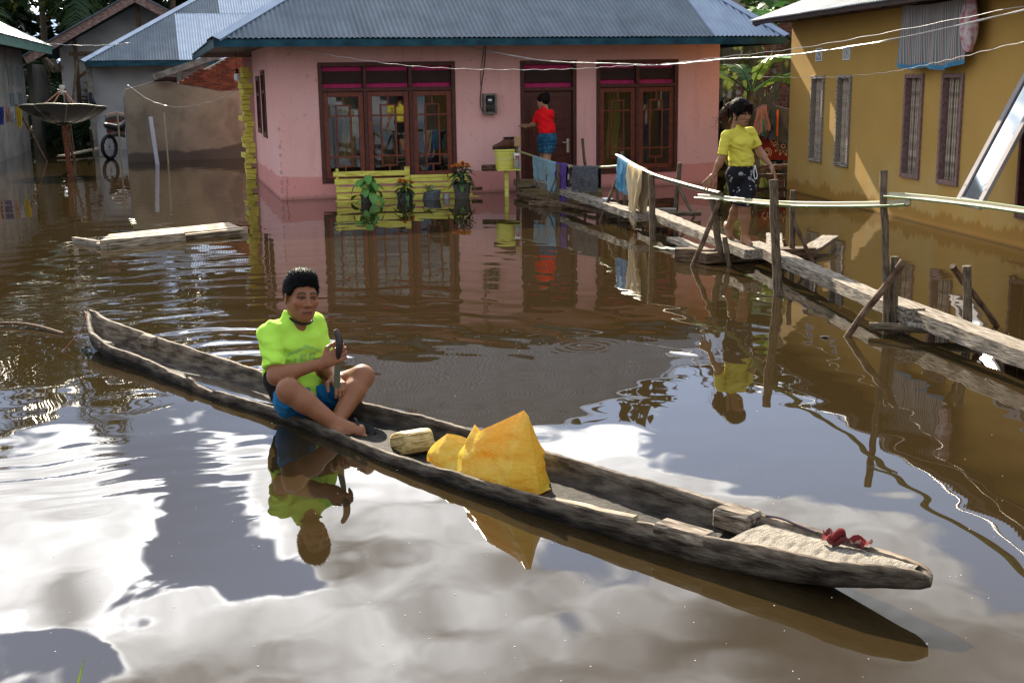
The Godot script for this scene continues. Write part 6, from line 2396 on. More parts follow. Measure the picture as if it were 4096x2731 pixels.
	# shirt
	var sb := bounds([J.hip, J.waist, J.chest, J.shR, J.shL, J.elbR, J.elbL, J.neck], 0.17)
	var s := SDF.new(sb[0], sb[1], 0.0085)
	s.cap(J.hip + Vector3(0, 0.05, 0), J.waist, 0.128, 0.124, 0.05, BN * 1.28)
	s.cap(J.waist, J.chest + BU * 0.01, 0.124, 0.127, 0.05, BN * 1.32)
	s.cap(J.shR.lerp(J.shL, 0.14) - Vector3(0, 0.004, 0), J.shL.lerp(J.shR, 0.14) - Vector3(0, 0.008, 0), 0.052, 0.052, 0.05)
	s.cap(J.neck - Vector3(0, 0.012, 0), J.shR, 0.050, 0.052, 0.04)
	s.cap(J.neck - Vector3(0, 0.012, 0), J.shL, 0.050, 0.052, 0.04)
	var eR: Vector3 = J.shR.lerp(J.elbR, 0.80)
	var eL: Vector3 = J.shL.lerp(J.elbL, 0.80)
	s.cap(J.shR, eR, 0.060, 0.059, 0.03)
	s.cap(J.shL, eL, 0.057, 0.062, 0.03)
	s.cap(J.neck - Vector3(0, 0.02, 0), J.neck + Vector3(0.004, 0.035, 0.004), 0.066, 0.064, 0.03)
	var wn := noise(45, 1.0, 3)
	var adir: Vector3 = (J.elbR - J.shR).normalized()
	s.rough(func(p):
		var q: Vector3 = p - J.shR
		var al: float = q.dot(adir)
		var arm := smoothstep(0.13, 0.06, (q - adir * al).length())
		var w := 0.0052 * sin(p.y * 84.0 + p.x * 30.0 + 4.0 * wn.get_noise_3d(p.x * 5.0, p.y * 5.0, p.z * 5.0)) * (0.35 + 0.65 * arm)
		return w + 0.0055 * wn.get_noise_3d(p.x * 9.0, p.y * 5.0, p.z * 9.0) + 0.0045 * sin((p.x - p.z) * 26.0 + p.y * 34.0 + wn.get_noise_3d(p.x * 3.0, p.y * 3.0, 0) * 5.0) * smoothstep(0.30, 0.15, p.y))
	# openings: neck, cuffs, hem
	var nk: Vector3 = J.neck + BU * 0.028 + Vector3(0, 0.072, 0)
	s.ell(nk, facing(Vector3(0.62, 0.0, 0.78)), Vector3(0.066, 0.070, 0.092), 0.006, true)
	s.keep_near(func(p):
		var a: float = (p - eR).dot(adir) if (p - eR).length() < 0.13 else -1.0
		var b2: float = (p - eL).dot((J.elbL - J.shL).normalized()) if (p - eL).length() < 0.13 else -1.0
		return maxf(maxf(a, b2), J.hip.y + 0.015 + 0.05 * (p - J.hip).dot(BU) * 2.0 - p.y))
	s.cap(Vector3(9, 9, 9), Vector3(9, 9, 9), 0.01, 0.01)
	var sm := MB.new()
	var lime := Color(0.40, 0.70, 0.075)
	var print_c := Color(0.22, 0.47, 0.12)
	s.mesh(sm, Transform3D.IDENTITY, func(p):
		var q: Vector3 = p - J.waist
		var fx := q.dot(BN)          # to the person's left
		var fy := q.y
		var fz := q.dot(BU)
		var c := lime
		if fz < 0.075 and fz > -0.06 and fx < -0.08 and fy < 0.05 - 0.9 * absf(fz - 0.01):
			c = Color(0.012, 0.012, 0.012)
		if fz > 0.08 and fx > -0.11:
			# the faded print on the chest: a gable over two letters
			var gx := fx + 0.005
			var gy := fy - 0.115
			var line := absf(gy - (0.055 - 0.42 * absf(gx + 0.012))) < 0.008 and gx > -0.11 and gx < 0.10
			var ll := gy > -0.055 and gy < 0.012
			var e1 := ll and gx > -0.045 and gx < -0.004 and (gx < -0.033 or absf(gy - 0.006) < 0.007 or absf(gy + 0.020) < 0.006 or absf(gy + 0.048) < 0.007)
			var e2 := ll and gx > 0.008 and gx < 0.050 and (gx < 0.020 or absf(gy - 0.006) < 0.007 or absf(gy + 0.020) < 0.006)
			var st := gy > -0.06 and gy < 0.0 and gx > -0.085 and gx < -0.06 and absf(gx + 0.073 + gy * 0.2) < 0.006
			if line or e1 or e2 or st:
				c = lime.lerp(print_c, 0.85)
		return c)
	part("shirt", sm.done(), fabric(), o)
	# dark inner collar
	var cm := MB.new()
	var ring := []
	var fb := facing(Vector3(0.62, 0.0, 0.78))
	for i in 16:
		var a := TAU * i / 16
		ring.append(nk + fb * Vector3(0.060 * cos(a), -0.052 - 0.028 * maxf(sin(a), 0.0) + 0.02 * maxf(-sin(a), 0.0), 0.012 + 0.064 * sin(a)))
	cm.tube(ring, [0.006], 6, false, null, 0.0, true)
	part("collar_lining", cm.done(), M.black, o)
	# shorts
	var tb := bounds([J.hip, J.hipR, J.hipL, J.kneeR, J.kneeL], 0.15)
	var t := SDF.new(tb[0], tb[1], 0.0085)
	t.cap(J.hip + Vector3(0, 0.0, 0) + BN * 0.02, J.hip + Vector3(0, 0.07, 0), 0.115, 0.122, 0.03, BN * 1.12)
	var kR: Vector3 = J.hipR.lerp(J.kneeR, 0.80)
	var kL: Vector3 = J.hipL.lerp(J.kneeL, 0.74)
	t.cap(J.hipR, kR, 0.100, 0.083, 0.03)
	t.cap(J.hipL, kL, 0.100, 0.083, 0.03)
	t.rough(func(p): return 0.004 * sin(p.x * 60.0 + p.y * 45.0 + 5.0 * wn.get_noise_3d(p.x * 6.0, p.y * 6.0, p.z * 6.0)) + 0.004 * wn.get_noise_3d(p.x * 11.0, p.y * 11.0, p.z * 11.0))
	var dR: Vector3 = (J.kneeR - J.hipR).normalized()
	var dL: Vector3 = (J.kneeL - J.hipL).normalized()
	t.keep_near(func(p): return maxf((p - kR).dot(dR) if (p - kR).length() < (p - kL).length() else (p - kL).dot(dL), p.y - J.hip.y - 0.10))
	var tm := MB.new()
	t.mesh(tm, Transform3D.IDENTITY, func(p):
		var c := Color(0.012, 0.135, 0.30)
		if absf((p - J.hipR).dot(BN) + 0.05) < 0.005 and (p - J.hip).dot(BU) < 0.10 and p.y < J.hip.y + 0.05:
			c = Color(0.35, 0.03, 0.06)
		return c)
	part("shorts", tm.done(), fabric(), o)
	# flip-flop on the foot that shows
	var sole := MB.new()
	var fc: Vector3 = J.ankR + dirf * 0.065 + BN * 0.02
	var fu := (Vector3.UP * 0.55 - BN * 0.85).normalized()
	fu = (fu - dirf * fu.dot(dirf)).normalized()
	var fs := dirf.cross(fu)
	var outl := PackedVector2Array()
	for i in 26:
		var a := TAU * i / 26
		outl.append(Vector2(0.128 * cos(a), (0.044 + 0.008 * cos(a)) * sin(a)))
	sole.prism(outl, 0.014, Transform3D(Basis(dirf, fs, fu), fc - fu * 0.032))
	part("sandal", sole.done(), M.black, o)
	var stp := MB.new()
	var toe: Vector3 = fc + dirf * 0.075 + fs * 0.012 + fu * 0.0
	stp.tube(path3([fc - dirf * 0.02 + fs * 0.050 - fu * 0.02, fc + dirf * 0.03 + fs * 0.045 + fu * 0.018, toe + fu * 0.016, toe - fu * 0.02]), [0.0065], 6)
	stp.tube(path3([fc - dirf * 0.02 - fs * 0.048 - fu * 0.02, fc + dirf * 0.02 - fs * 0.040 + fu * 0.022, toe + fu * 0.016]), [0.0065], 6)
	part("sandal_strap", stp.done(), M.black, o)
	# the knife in his hand
	var hc: Vector3 = J.wrR + base + hdir * 0.085 + Vector3(0.0, 0.03, 0.0)
	var kn := thing("knife", "knife with a curved dark handle held upright by the man in the canoe", "knife", hc)
	var kb := MB.new()
	kb.tube(path3([Vector3(0.0, -0.03, 0.0), Vector3(0.012, 0.03, 0.012), Vector3(0.012, 0.08, 0.014), Vector3(-0.006, 0.125, 0.012)], 5), [0.014, 0.015, 0.016, 0.017, 0.018, 0.019, 0.019, 0.019, 0.019, 0.019, 0.018, 0.018, 0.017, 0.016, 0.014, 0.009], 9)
	part("handle", kb.done(), flat(0.022, 0.012, 0.014, 0.4, 0.5), kn)
	var bl := MB.new()
	bl.prism(PackedVector2Array([Vector2(-0.012, 0.0), Vector2(0.014, 0.0), Vector2(0.006, -0.16), Vector2(-0.028, -0.20), Vector2(-0.026, -0.1)]), 0.004, Transform3D(Basis(Vector3.UP, 0.5), Vector3(0, -0.03, 0)))
	part("blade", bl.done(), flat(0.06, 0.07, 0.045, 0.45, 0.5), kn)


func person_base(J: Dictionary, base: Vector3) -> void:
	for k in J:
		J[k] -= base


func build_girl() -> void:
	var base := Vector3(2.22, 0.2, -11.7)
	var o := thing("person", "person in a yellow knit top and black patterned shorts walking barefoot on the beam", "person", base)
	var J := {"neck": Vector3(2.158, 1.285, -11.700), "shR": Vector3(2.030, 1.215, -11.625), "shL": Vector3(2.287, 1.240, -11.775), "elbR": Vector3(1.988, 1.010, -11.600), "wrR": Vector3(1.912, 0.843, -11.620), "elbL": Vector3(2.376, 1.050, -11.740), "wrL": Vector3(2.460, 0.920, -11.620),
		"chest": Vector3(2.162, 1.140, -11.700), "waist": Vector3(2.190, 0.985, -11.700), "hip": Vector3(2.200, 0.865, -11.700), "hipR": Vector3(2.138, 0.850, -11.665), "hipL": Vector3(2.262, 0.850, -11.735), "kneeL": Vector3(2.205, 0.545, -11.560), "ankL": Vector3(2.228, 0.255, -11.610),
		"kneeR": Vector3(2.190, 0.545, -11.800), "ankR": Vector3(2.138, 0.318, -12.010)}
	person_base(J, base)
	var skin := Color(0.27, 0.135, 0.075)
	var bb := bounds(J.values(), 0.12)
	bb[0].y -= 0.0
	var d := SDF.new(bb[0], bb[1], 0.0095)
	var sd: Vector3 = (J.shL - J.shR).normalized()
	d.cap(J.hip, J.waist, 0.095, 0.082, 0.05, sd * 1.2)
	d.cap(J.waist, J.chest, 0.082, 0.09, 0.05, sd * 1.25)
	d.cap(J.shR.lerp(J.shL, 0.1), J.shL.lerp(J.shR, 0.1), 0.04, 0.04, 0.05)
	d.cap(J.neck - Vector3(0, 0.04, 0), J.neck + Vector3(0.008, 0.055, 0.015), 0.043, 0.041, 0.03)
	limb(d, J.shR, J.elbR, J.wrR, [0.042, 0.031, 0.031, 0.021])
	limb(d, J.shL, J.elbL, J.wrL, [0.042, 0.031, 0.031, 0.021])
	limb(d, J.hipR, J.kneeR, J.ankR, [0.078, 0.050, 0.050, 0.030])
	limb(d, J.hipL, J.kneeL, J.ankL, [0.078, 0.052, 0.052, 0.031])
	var fdl := Vector3(0.30, -0.02, 0.95).normalized()
	foot(d, J.ankL, J.ankL + Vector3(-0.008, -0.045, -0.035), J.ankL + fdl * 0.095 + Vector3(0.0, -0.050, 0), Vector3.UP, true, 0.88)
	foot(d, J.ankR, J.ankR + Vector3(-0.010, 0.012, -0.055), Vector3(2.150, 0.222, -11.975) - base, Vector3(-0.1, 0.5, 0.85), false, 0.88)
	var b := MB.new()
	var nz := noise(51, 14.0, 2)
	d.mesh(b, Transform3D.IDENTITY, func(p): return skin * (1.0 + 0.09 * nz.get_noise_3dv(p)))
	var ht := Transform3D(facing(Vector3(0.62, -0.16, 0.77)), Vector3(2.166, 1.424, -11.665) - base)
	head(b, ht, 0.98, skin, Color(0.26, 0.085, 0.065), Color(0.014, 0.01, 0.009), 1.0)
	hand(b, J.wrR, (J.wrR - J.elbR).normalized() + Vector3(-0.25, 0.02, -0.2), Vector3(0.1, -0.5, -0.8), false, 0.88, [0, 0.10, 0.12, 0.15, 0.18], skin, 0.15, 0.35)
	hand(b, J.wrL, (J.wrL - J.elbL).normalized() + Vector3(0, -0.35, 0), Vector3(-0.8, -0.1, -0.35), true, 0.88, [0, 0.25, 0.3, 0.35, 0.35], skin, 0.35, 0.15)
	part("body", b.done(), skin_mat(), o)
	# hair with a fringe and a tail blown behind
	var h := SDF.new(Vector3(-0.13, -0.21, -0.23), Vector3(0.12, 0.16, 0.135), 0.0048)
	h.ell(Vector3(0, 0.034, -0.014), Basis.IDENTITY, Vector3(0.088, 0.103, 0.106), 0.01)
	h.ell(Vector3(0, -0.026, 0.104), Basis(Vector3(0, 0, 1), 0.10), Vector3(0.064, 0.062, 0.070), 0.008, true)
	h.keep_near(func(p): return -0.020 + 0.55 * p.z - p.y - 0.03 * smoothstep(0.0, 0.06, p.z))
	for q in [[0.03, 0.9], [0.0, 1.0], [-0.032, 0.8], [0.055, 1.2], [-0.058, 1.15]]:
		h.cap(Vector3(q[0] * 0.7, 0.085, 0.078), Vector3(q[0] * 1.15, 0.085 - 0.066 * q[1], 0.096 - 0.34 * absf(q[0])), 0.016, 0.006, 0.014)
	for x in [-1.0, 1.0]:
		h.cap(Vector3(x * 0.080, 0.03, 0.03), Vector3(x * 0.079, -0.055, 0.028), 0.012, 0.004, 0.012)
	h.cap(Vector3(0, 0.05, -0.10), Vector3(-0.012, 0.035, -0.135), 0.030, 0.026, 0.02)
	h.cap(Vector3(-0.012, 0.035, -0.135), Vector3(-0.03, -0.04, -0.165), 0.034, 0.040, 0.02)
	h.cap(Vector3(-0.03, -0.04, -0.165), Vector3(-0.02, -0.15, -0.150), 0.040, 0.022, 0.02)
	h.cap(Vector3(-0.03, -0.05, -0.165), Vector3(-0.075, -0.075, -0.20), 0.022, 0.006, 0.02)
	var hn := noise(53, 36.0, 3)
	h.rough(func(p): return 0.006 * hn.get_noise_3d(p.x * 1.3, p.y * 0.5, p.z * 1.3) + (0.012 * hn.get_noise_3d(p.x * 0.7, p.y * 0.5, p.z * 0.7) if p.z < -0.11 else 0.0))
	var hm := MB.new()
	h.mesh(hm, ht, func(p): return Color(0.008, 0.007, 0.006) if p.z > -0.12 else Color(0.045, 0.022, 0.012))
	hair_strands(hm, ht.origin, 2, 0.022, -0.9)
	part("hair", hm.done(), hair_mat(), o)
	var wisp := MB.new()
	for i in 16:
		var p0 := Vector3(rng.randf_range(-0.05, 0.01), rng.randf_range(-0.16, 0.0), -0.17)
		wisp.tube(path3([ht * p0, ht * (p0 + Vector3(rng.randf_range(-0.05, 0.02), rng.randf_range(-0.06, 0.03), -0.03)), ht * (p0 + Vector3(rng.randf_range(-0.10, 0.03), rng.randf_range(-0.10, 0.05), -0.045))], 3), [0.0014], 3, false)
	part("loose_hair", wisp.done(), flat(0.05, 0.026, 0.015, 0.5), o)
	# top
	var sb := bounds([J.hip, J.waist, J.chest, J.shR, J.shL, J.elbR, J.elbL, J.neck + Vector3(0, 0.05, 0)], 0.11)
	var s := SDF.new(sb[0], sb[1], 0.0075)
	var fw := sd.cross(Vector3.UP)
	if fw.z < 0:
		fw = -fw
	s.cap(J.hip + Vector3(0, 0.07, 0), J.waist, 0.098, 0.095, 0.05, sd * 1.2)
	s.cap(J.waist, J.chest, 0.094, 0.101, 0.05, sd * 1.22)
	s.cap(J.shR.lerp(J.shL, 0.12), J.shL.lerp(J.shR, 0.12), 0.052, 0.052, 0.05)
	for x in [-0.3, 0.3]:
		s.ell(J.chest + sd * 0.17 * x + fw * 0.062 + Vector3(0, 0.0, 0), Basis.IDENTITY, Vector3(0.05, 0.05, 0.042), 0.04)
	var eR: Vector3 = J.shR.lerp(J.elbR, 0.86)
	var eL: Vector3 = J.shL.lerp(J.elbL, 0.72)
	s.cap(J.shR, eR, 0.051, 0.046, 0.025)
	s.cap(J.shL, eL, 0.051, 0.046, 0.025)
	s.cap(J.neck - Vector3(0, 0.03, 0), J.neck + Vector3(0, 0.016, 0.002), 0.060, 0.053, 0.02)
	var wn := noise(55, 1.0, 3)
	s.rough(func(p): return 0.0022 * sin(p.dot(sd) * 400.0) * 0.4 + 0.0055 * wn.get_noise_3d(p.x * 8.0, p.y * 14.0, p.z * 8.0) + 0.0030 * sin(p.y * 95.0 + p.x * 40.0 + 5.0 * wn.get_noise_3d(p.x * 5.0, p.y * 5.0, p.z * 5.0)) * smoothstep(0.10, 0.04, absf(absf((p - J.waist).dot(sd)) - 0.09)))
	s.ell(J.neck + Vector3(0, 0.06, 0.004), Basis.IDENTITY, Vector3(0.047, 0.058, 0.047), 0.004, true)
	var aR: Vector3 = (J.elbR - J.shR).normalized()
	var aL: Vector3 = (J.elbL - J.shL).normalized()
	s.keep_near(func(p): return maxf(maxf((p - eR).dot(aR) if (p - eR).length() < 0.09 else -1.0, (p - eL).dot(aL) if (p - eL).length() < 0.09 else -1.0), J.hip.y + 0.065 - p.y))
	var sm := MB.new()
	s.mesh(sm, Transform3D.IDENTITY, func(p): return Color(0.60, 0.53, 0.075) * (0.94 if absf(p.y - J.hip.y - 0.105) < 0.004 else 1.0))
	part("top", sm.done(), fabric(0.4), o)
	# shorts
	var tb := bounds([J.hip, J.hipR, J.hipL, J.kneeR, J.kneeL], 0.13)
	var t := SDF.new(tb[0], tb[1], 0.0075)
	t.cap(J.hip + Vector3(0, 0.09, 0), J.hip, 0.094, 0.104, 0.04, sd * 1.22)
	t.cap(J.hipR, J.kneeR + Vector3(0, -0.0, 0), 0.098, 0.082, 0.03)
	t.cap(J.hipL, J.kneeL + Vector3(0, -0.0, 0), 0.098, 0.084, 0.03)
	t.rough(func(p): return 0.006 * wn.get_noise_3d(p.x * 9.0, p.y * 6.0, p.z * 9.0) + 0.003 * sin(p.x * 80.0 + p.y * 25.0 + 5.0 * wn.get_noise_3d(p.x * 6.0, p.y * 6.0, p.z * 6.0)))
	t.keep_near(func(p): return maxf(J.kneeR.y + 0.025 - p.y, p.y - J.hip.y - 0.10))
	var dots := []
	var dr := RandomNumberGenerator.new()
	dr.seed = 3
	for i in 70:
		dots.append([Vector2(dr.randf_range(-0.16, 0.16), dr.randf_range(-0.40, 0.10)), 0.016 if i % 5 == 0 else 0.0065])
	var tm := MB.new()
	t.mesh(tm, Transform3D.IDENTITY, func(p):
		var q: Vector3 = p - J.hip
		var uv := Vector2(atan2(q.dot(sd), q.dot(fw)) * 0.10, q.y)
		for dd in dots:
			var r: float = (uv - dd[0]).length() / dd[1]
			if r < 1.0:
				if dd[1] > 0.01 and (r < 0.25 or (r > 0.5 and r < 0.7)):
					return Color(0.10, 0.10, 0.11)
				return Color(0.34, 0.34, 0.35)
		return Color(0.013, 0.013, 0.018))
	part("shorts", tm.done(), fabric(), o)
	var cb := MB.new()
	var cp: Vector3 = J.hip + sd * 0.055 + fw * 0.118
	cb.tube(path3([cp + Vector3(0, 0.07, -0.012), cp + Vector3(-0.010, 0.01, 0.004), cp + Vector3(-0.004, -0.045, 0.008), cp + Vector3(0.012, -0.058, 0.008), cp + Vector3(0.022, -0.030, 0.004), cp + Vector3(0.012, 0.02, 0.004), cp + Vector3(0.002, 0.07, -0.012)]), [0.0042], 6)
	part("draw_cord", cb.done(), M.white_plastic, o)
	var wb := MB.new()
	var wd: Vector3 = (J.wrL - J.elbL).normalized()
	var wx := wd.cross(Vector3.UP).normalized()
	var wy := wx.cross(wd)
	var wr := []
	for i in 12:
		wr.append(J.wrL - wd * 0.02 + (wx * cos(TAU * i / 12) + wy * sin(TAU * i / 12)) * 0.024)
	wb.tube(wr, [0.005], 6, false, null, 0.0, true)
	part("bracelet", wb.done(), M.black, o)


func build_woman() -> void:
	var base := Vector3(0.56, 0.2, -19.28)
	var o := thing("person", "person in a red shirt and blue shorts at the door, seen from behind", "person", base)
	var J := {"neck": Vector3(0.545, 1.312, -19.280), "shL": Vector3(0.462, 1.235, -19.350), "shR": Vector3(0.638, 1.243, -19.215), "elbL": Vector3(0.398, 1.075, -19.420), "wrL": Vector3(0.262, 1.035, -19.62), "elbR": Vector3(0.62, 1.06, -19.38), "wrR": Vector3(0.50, 1.02, -19.56),
		"chest": Vector3(0.562, 1.180, -19.280), "waist": Vector3(0.582, 1.01, -19.270), "hip": Vector3(0.587, 0.87, -19.26), "hipL": Vector3(0.535, 0.84, -19.31), "hipR": Vector3(0.64, 0.84, -19.21), "kneeL": Vector3(0.535, 0.53, -19.34), "ankL": Vector3(0.525, 0.27, -19.29),
		"kneeR": Vector3(0.575, 0.56, -19.16), "ankR": Vector3(0.585, 0.33, -18.98)}
	person_base(J, base)
	var skin := Color(0.30, 0.155, 0.085)
	var bb := bounds(J.values(), 0.13)
	var d := SDF.new(bb[0], bb[1], 0.011)
	var sd: Vector3 = (J.shL - J.shR).normalized()
	d.cap(J.hip, J.waist, 0.11, 0.095, 0.05, sd * 1.2)
	d.cap(J.waist, J.chest, 0.095, 0.10, 0.05, sd * 1.2)
	d.cap(J.shR.lerp(J.shL, 0.1), J.shL.lerp(J.shR, 0.1), 0.045, 0.045, 0.05)
	d.cap(J.neck - Vector3(0, 0.04, 0), J.neck + Vector3(-0.01, 0.06, -0.01), 0.045, 0.044, 0.03)
	limb(d, J.shR, J.elbR, J.wrR, [0.048, 0.036, 0.036, 0.024])
	limb(d, J.shL, J.elbL, J.wrL, [0.048, 0.036, 0.036, 0.024])
	limb(d, J.hipR, J.kneeR, J.ankR, [0.088, 0.056, 0.054, 0.032])
	limb(d, J.hipL, J.kneeL, J.ankL, [0.088, 0.058, 0.056, 0.032])
	foot(d, J.ankL, J.ankL + Vector3(0.02, -0.045, 0.035), J.ankL + Vector3(-0.05, -0.055, -0.09), Vector3.UP, true, 0.9)
	foot(d, J.ankR, J.ankR + Vector3(0.0, 0.01, 0.05), J.ankR + Vector3(-0.01, -0.09, -0.04), Vector3(0, 0.3, -0.9), false, 0.9)
	var b := MB.new()
	d.mesh(b, Transform3D.IDENTITY, func(_p): return skin)
	var ht := Transform3D(facing(Vector3(-0.80, -0.15, -0.45)), Vector3(0.530, 1.420, -19.30) - base)
	head(b, ht, 0.95, skin, Color(0.26, 0.085, 0.065), Color(0.014, 0.01, 0.009), 1.0)
	hand(b, J.wrL, Vector3(-0.50, 0.22, -0.80), Vector3(-0.4, 0, -0.8), true, 0.92, [0, 0.1, 0.08, 0.1, 0.12], skin, 0.1, 0.6)
	hand(b, J.wrR, Vector3(-0.5, 0.0, -0.8), Vector3(-0.5, -0.6, -0.6), false, 0.92, [0, 0.4, 0.4, 0.4, 0.4], skin, 0.3, 0.1)
	part("body", b.done(), skin_mat(), o)
	var h := SDF.new(Vector3(-0.11, -0.10, -0.17), Vector3(0.11, 0.17, 0.13), 0.0055)
	h.ell(Vector3(0, 0.034, -0.016), Basis.IDENTITY, Vector3(0.083, 0.096, 0.104), 0.01)
	h.ell(Vector3(0, -0.028, 0.098), Basis.IDENTITY, Vector3(0.068, 0.088, 0.064), 0.008, true)
	h.keep_near(func(p): return -0.01 + 0.6 * p.z - p.y)
	h.ell(Vector3(0, 0.095, -0.085), Basis.IDENTITY, Vector3(0.042, 0.038, 0.042), 0.012)
	var hn := noise(63, 40.0, 2)
	h.rough(func(p): return 0.004 * hn.get_noise_3d(p.x, p.y * 0.6, p.z))
	var hm := MB.new()
	h.mesh(hm, ht, func(_p): return Color(0.008, 0.007, 0.006))
	part("hair", hm.done(), hair_mat(), o)
	var sb := bounds([J.hip, J.waist, J.chest, J.shR, J.shL, J.elbR, J.elbL, J.neck], 0.12)
	var s := SDF.new(sb[0], sb[1], 0.009)
	s.cap(J.hip + Vector3(0, 0.10, 0), J.waist, 0.114, 0.108, 0.05, sd * 1.2)
	s.cap(J.waist, J.chest, 0.108, 0.112, 0.05, sd * 1.2)
	s.cap(J.shR.lerp(J.shL, 0.1), J.shL.lerp(J.shR, 0.1), 0.058, 0.058, 0.05)
	var eR: Vector3 = J.shR.lerp(J.elbR, 0.75)
	var eL: Vector3 = J.shL.lerp(J.elbL, 0.75)
	s.cap(J.shR, eR, 0.060, 0.058, 0.03)
	s.cap(J.shL, eL, 0.060, 0.058, 0.03)
	s.cap(J.neck - Vector3(0, 0.03, 0), J.neck + Vector3(0, 0.005, 0), 0.058, 0.054, 0.03)
	var wn := noise(65, 1.0, 3)
	s.rough(func(p): return 0.008 * wn.get_noise_3d(p.x * 9.0, p.y * 7.0, p.z * 9.0) + 0.003 * sin(p.y * 60.0 + p.x * 40.0))
	s.ell(J.neck + Vector3(-0.005, 0.07, -0.005), Basis.IDENTITY, Vector3(0.052, 0.06, 0.052), 0.005, true)
	var aR: Vector3 = (J.elbR - J.shR).normalized()
	var aL: Vector3 = (J.elbL - J.shL).normalized()
	s.keep_near(func(p): return maxf(maxf((p - eR).dot(aR) if (p - eR).length() < 0.11 else -1.0, (p - eL).dot(aL) if (p - eL).length() < 0.11 else -1.0), J.hip.y + 0.07 - p.y))
	var sm := MB.new()
	s.mesh(sm, Transform3D.IDENTITY, func(_p): return Color(0.66, 0.010, 0.012))
	part("shirt", sm.done(), fabric(), o)
	var tb := bounds([J.hip, J.hipR, J.hipL, J.kneeR, J.kneeL], 0.13)
	var t := SDF.new(tb[0], tb[1], 0.009)
	t.cap(J.hip + Vector3(0, 0.09, 0), J.hip, 0.112, 0.124, 0.04, sd * 1.2)
	var kR: Vector3 = J.hipR.lerp(J.kneeR, 0.62)
	var kL: Vector3 = J.hipL.lerp(J.kneeL, 0.62)
	t.cap(J.hipR, kR, 0.104, 0.092, 0.03)
	t.cap(J.hipL, kL, 0.104, 0.092, 0.03)
	t.rough(func(p): return 0.006 * wn.get_noise_3d(p.x * 12.0, p.y * 9.0, p.z * 12.0) + 0.003 * sin(p.y * 90.0 + 4.0 * wn.get_noise_3d(p.x * 7.0, p.y * 5.0, p.z * 7.0)))
	t.keep_near(func(p): return maxf(kL.y - 0.005 - p.y, p.y - J.hip.y - 0.11))
	var fl := noise(67, 45.0, 2)
	var tm := MB.new()
	t.mesh(tm, Transform3D.IDENTITY, func(p): return Color(0.012, 0.06, 0.11).lerp(Color(0.10, 0.24, 0.30), smoothstep(0.35, 0.5, fl.get_noise_3dv(p))))
	part("shorts", tm.done(), fabric(), o)


# ---------------------------------------------------------------- things at the door

func pk(u: float, h: float, out: float) -> Vector3:
	# a point before the pink front: along it, up, and out from it
	return PO + Vector3(cos(PYAW), 0, -sin(PYAW)) * u + Vector3(sin(PYAW), 0, cos(PYAW)) * out + Vector3.UP * h


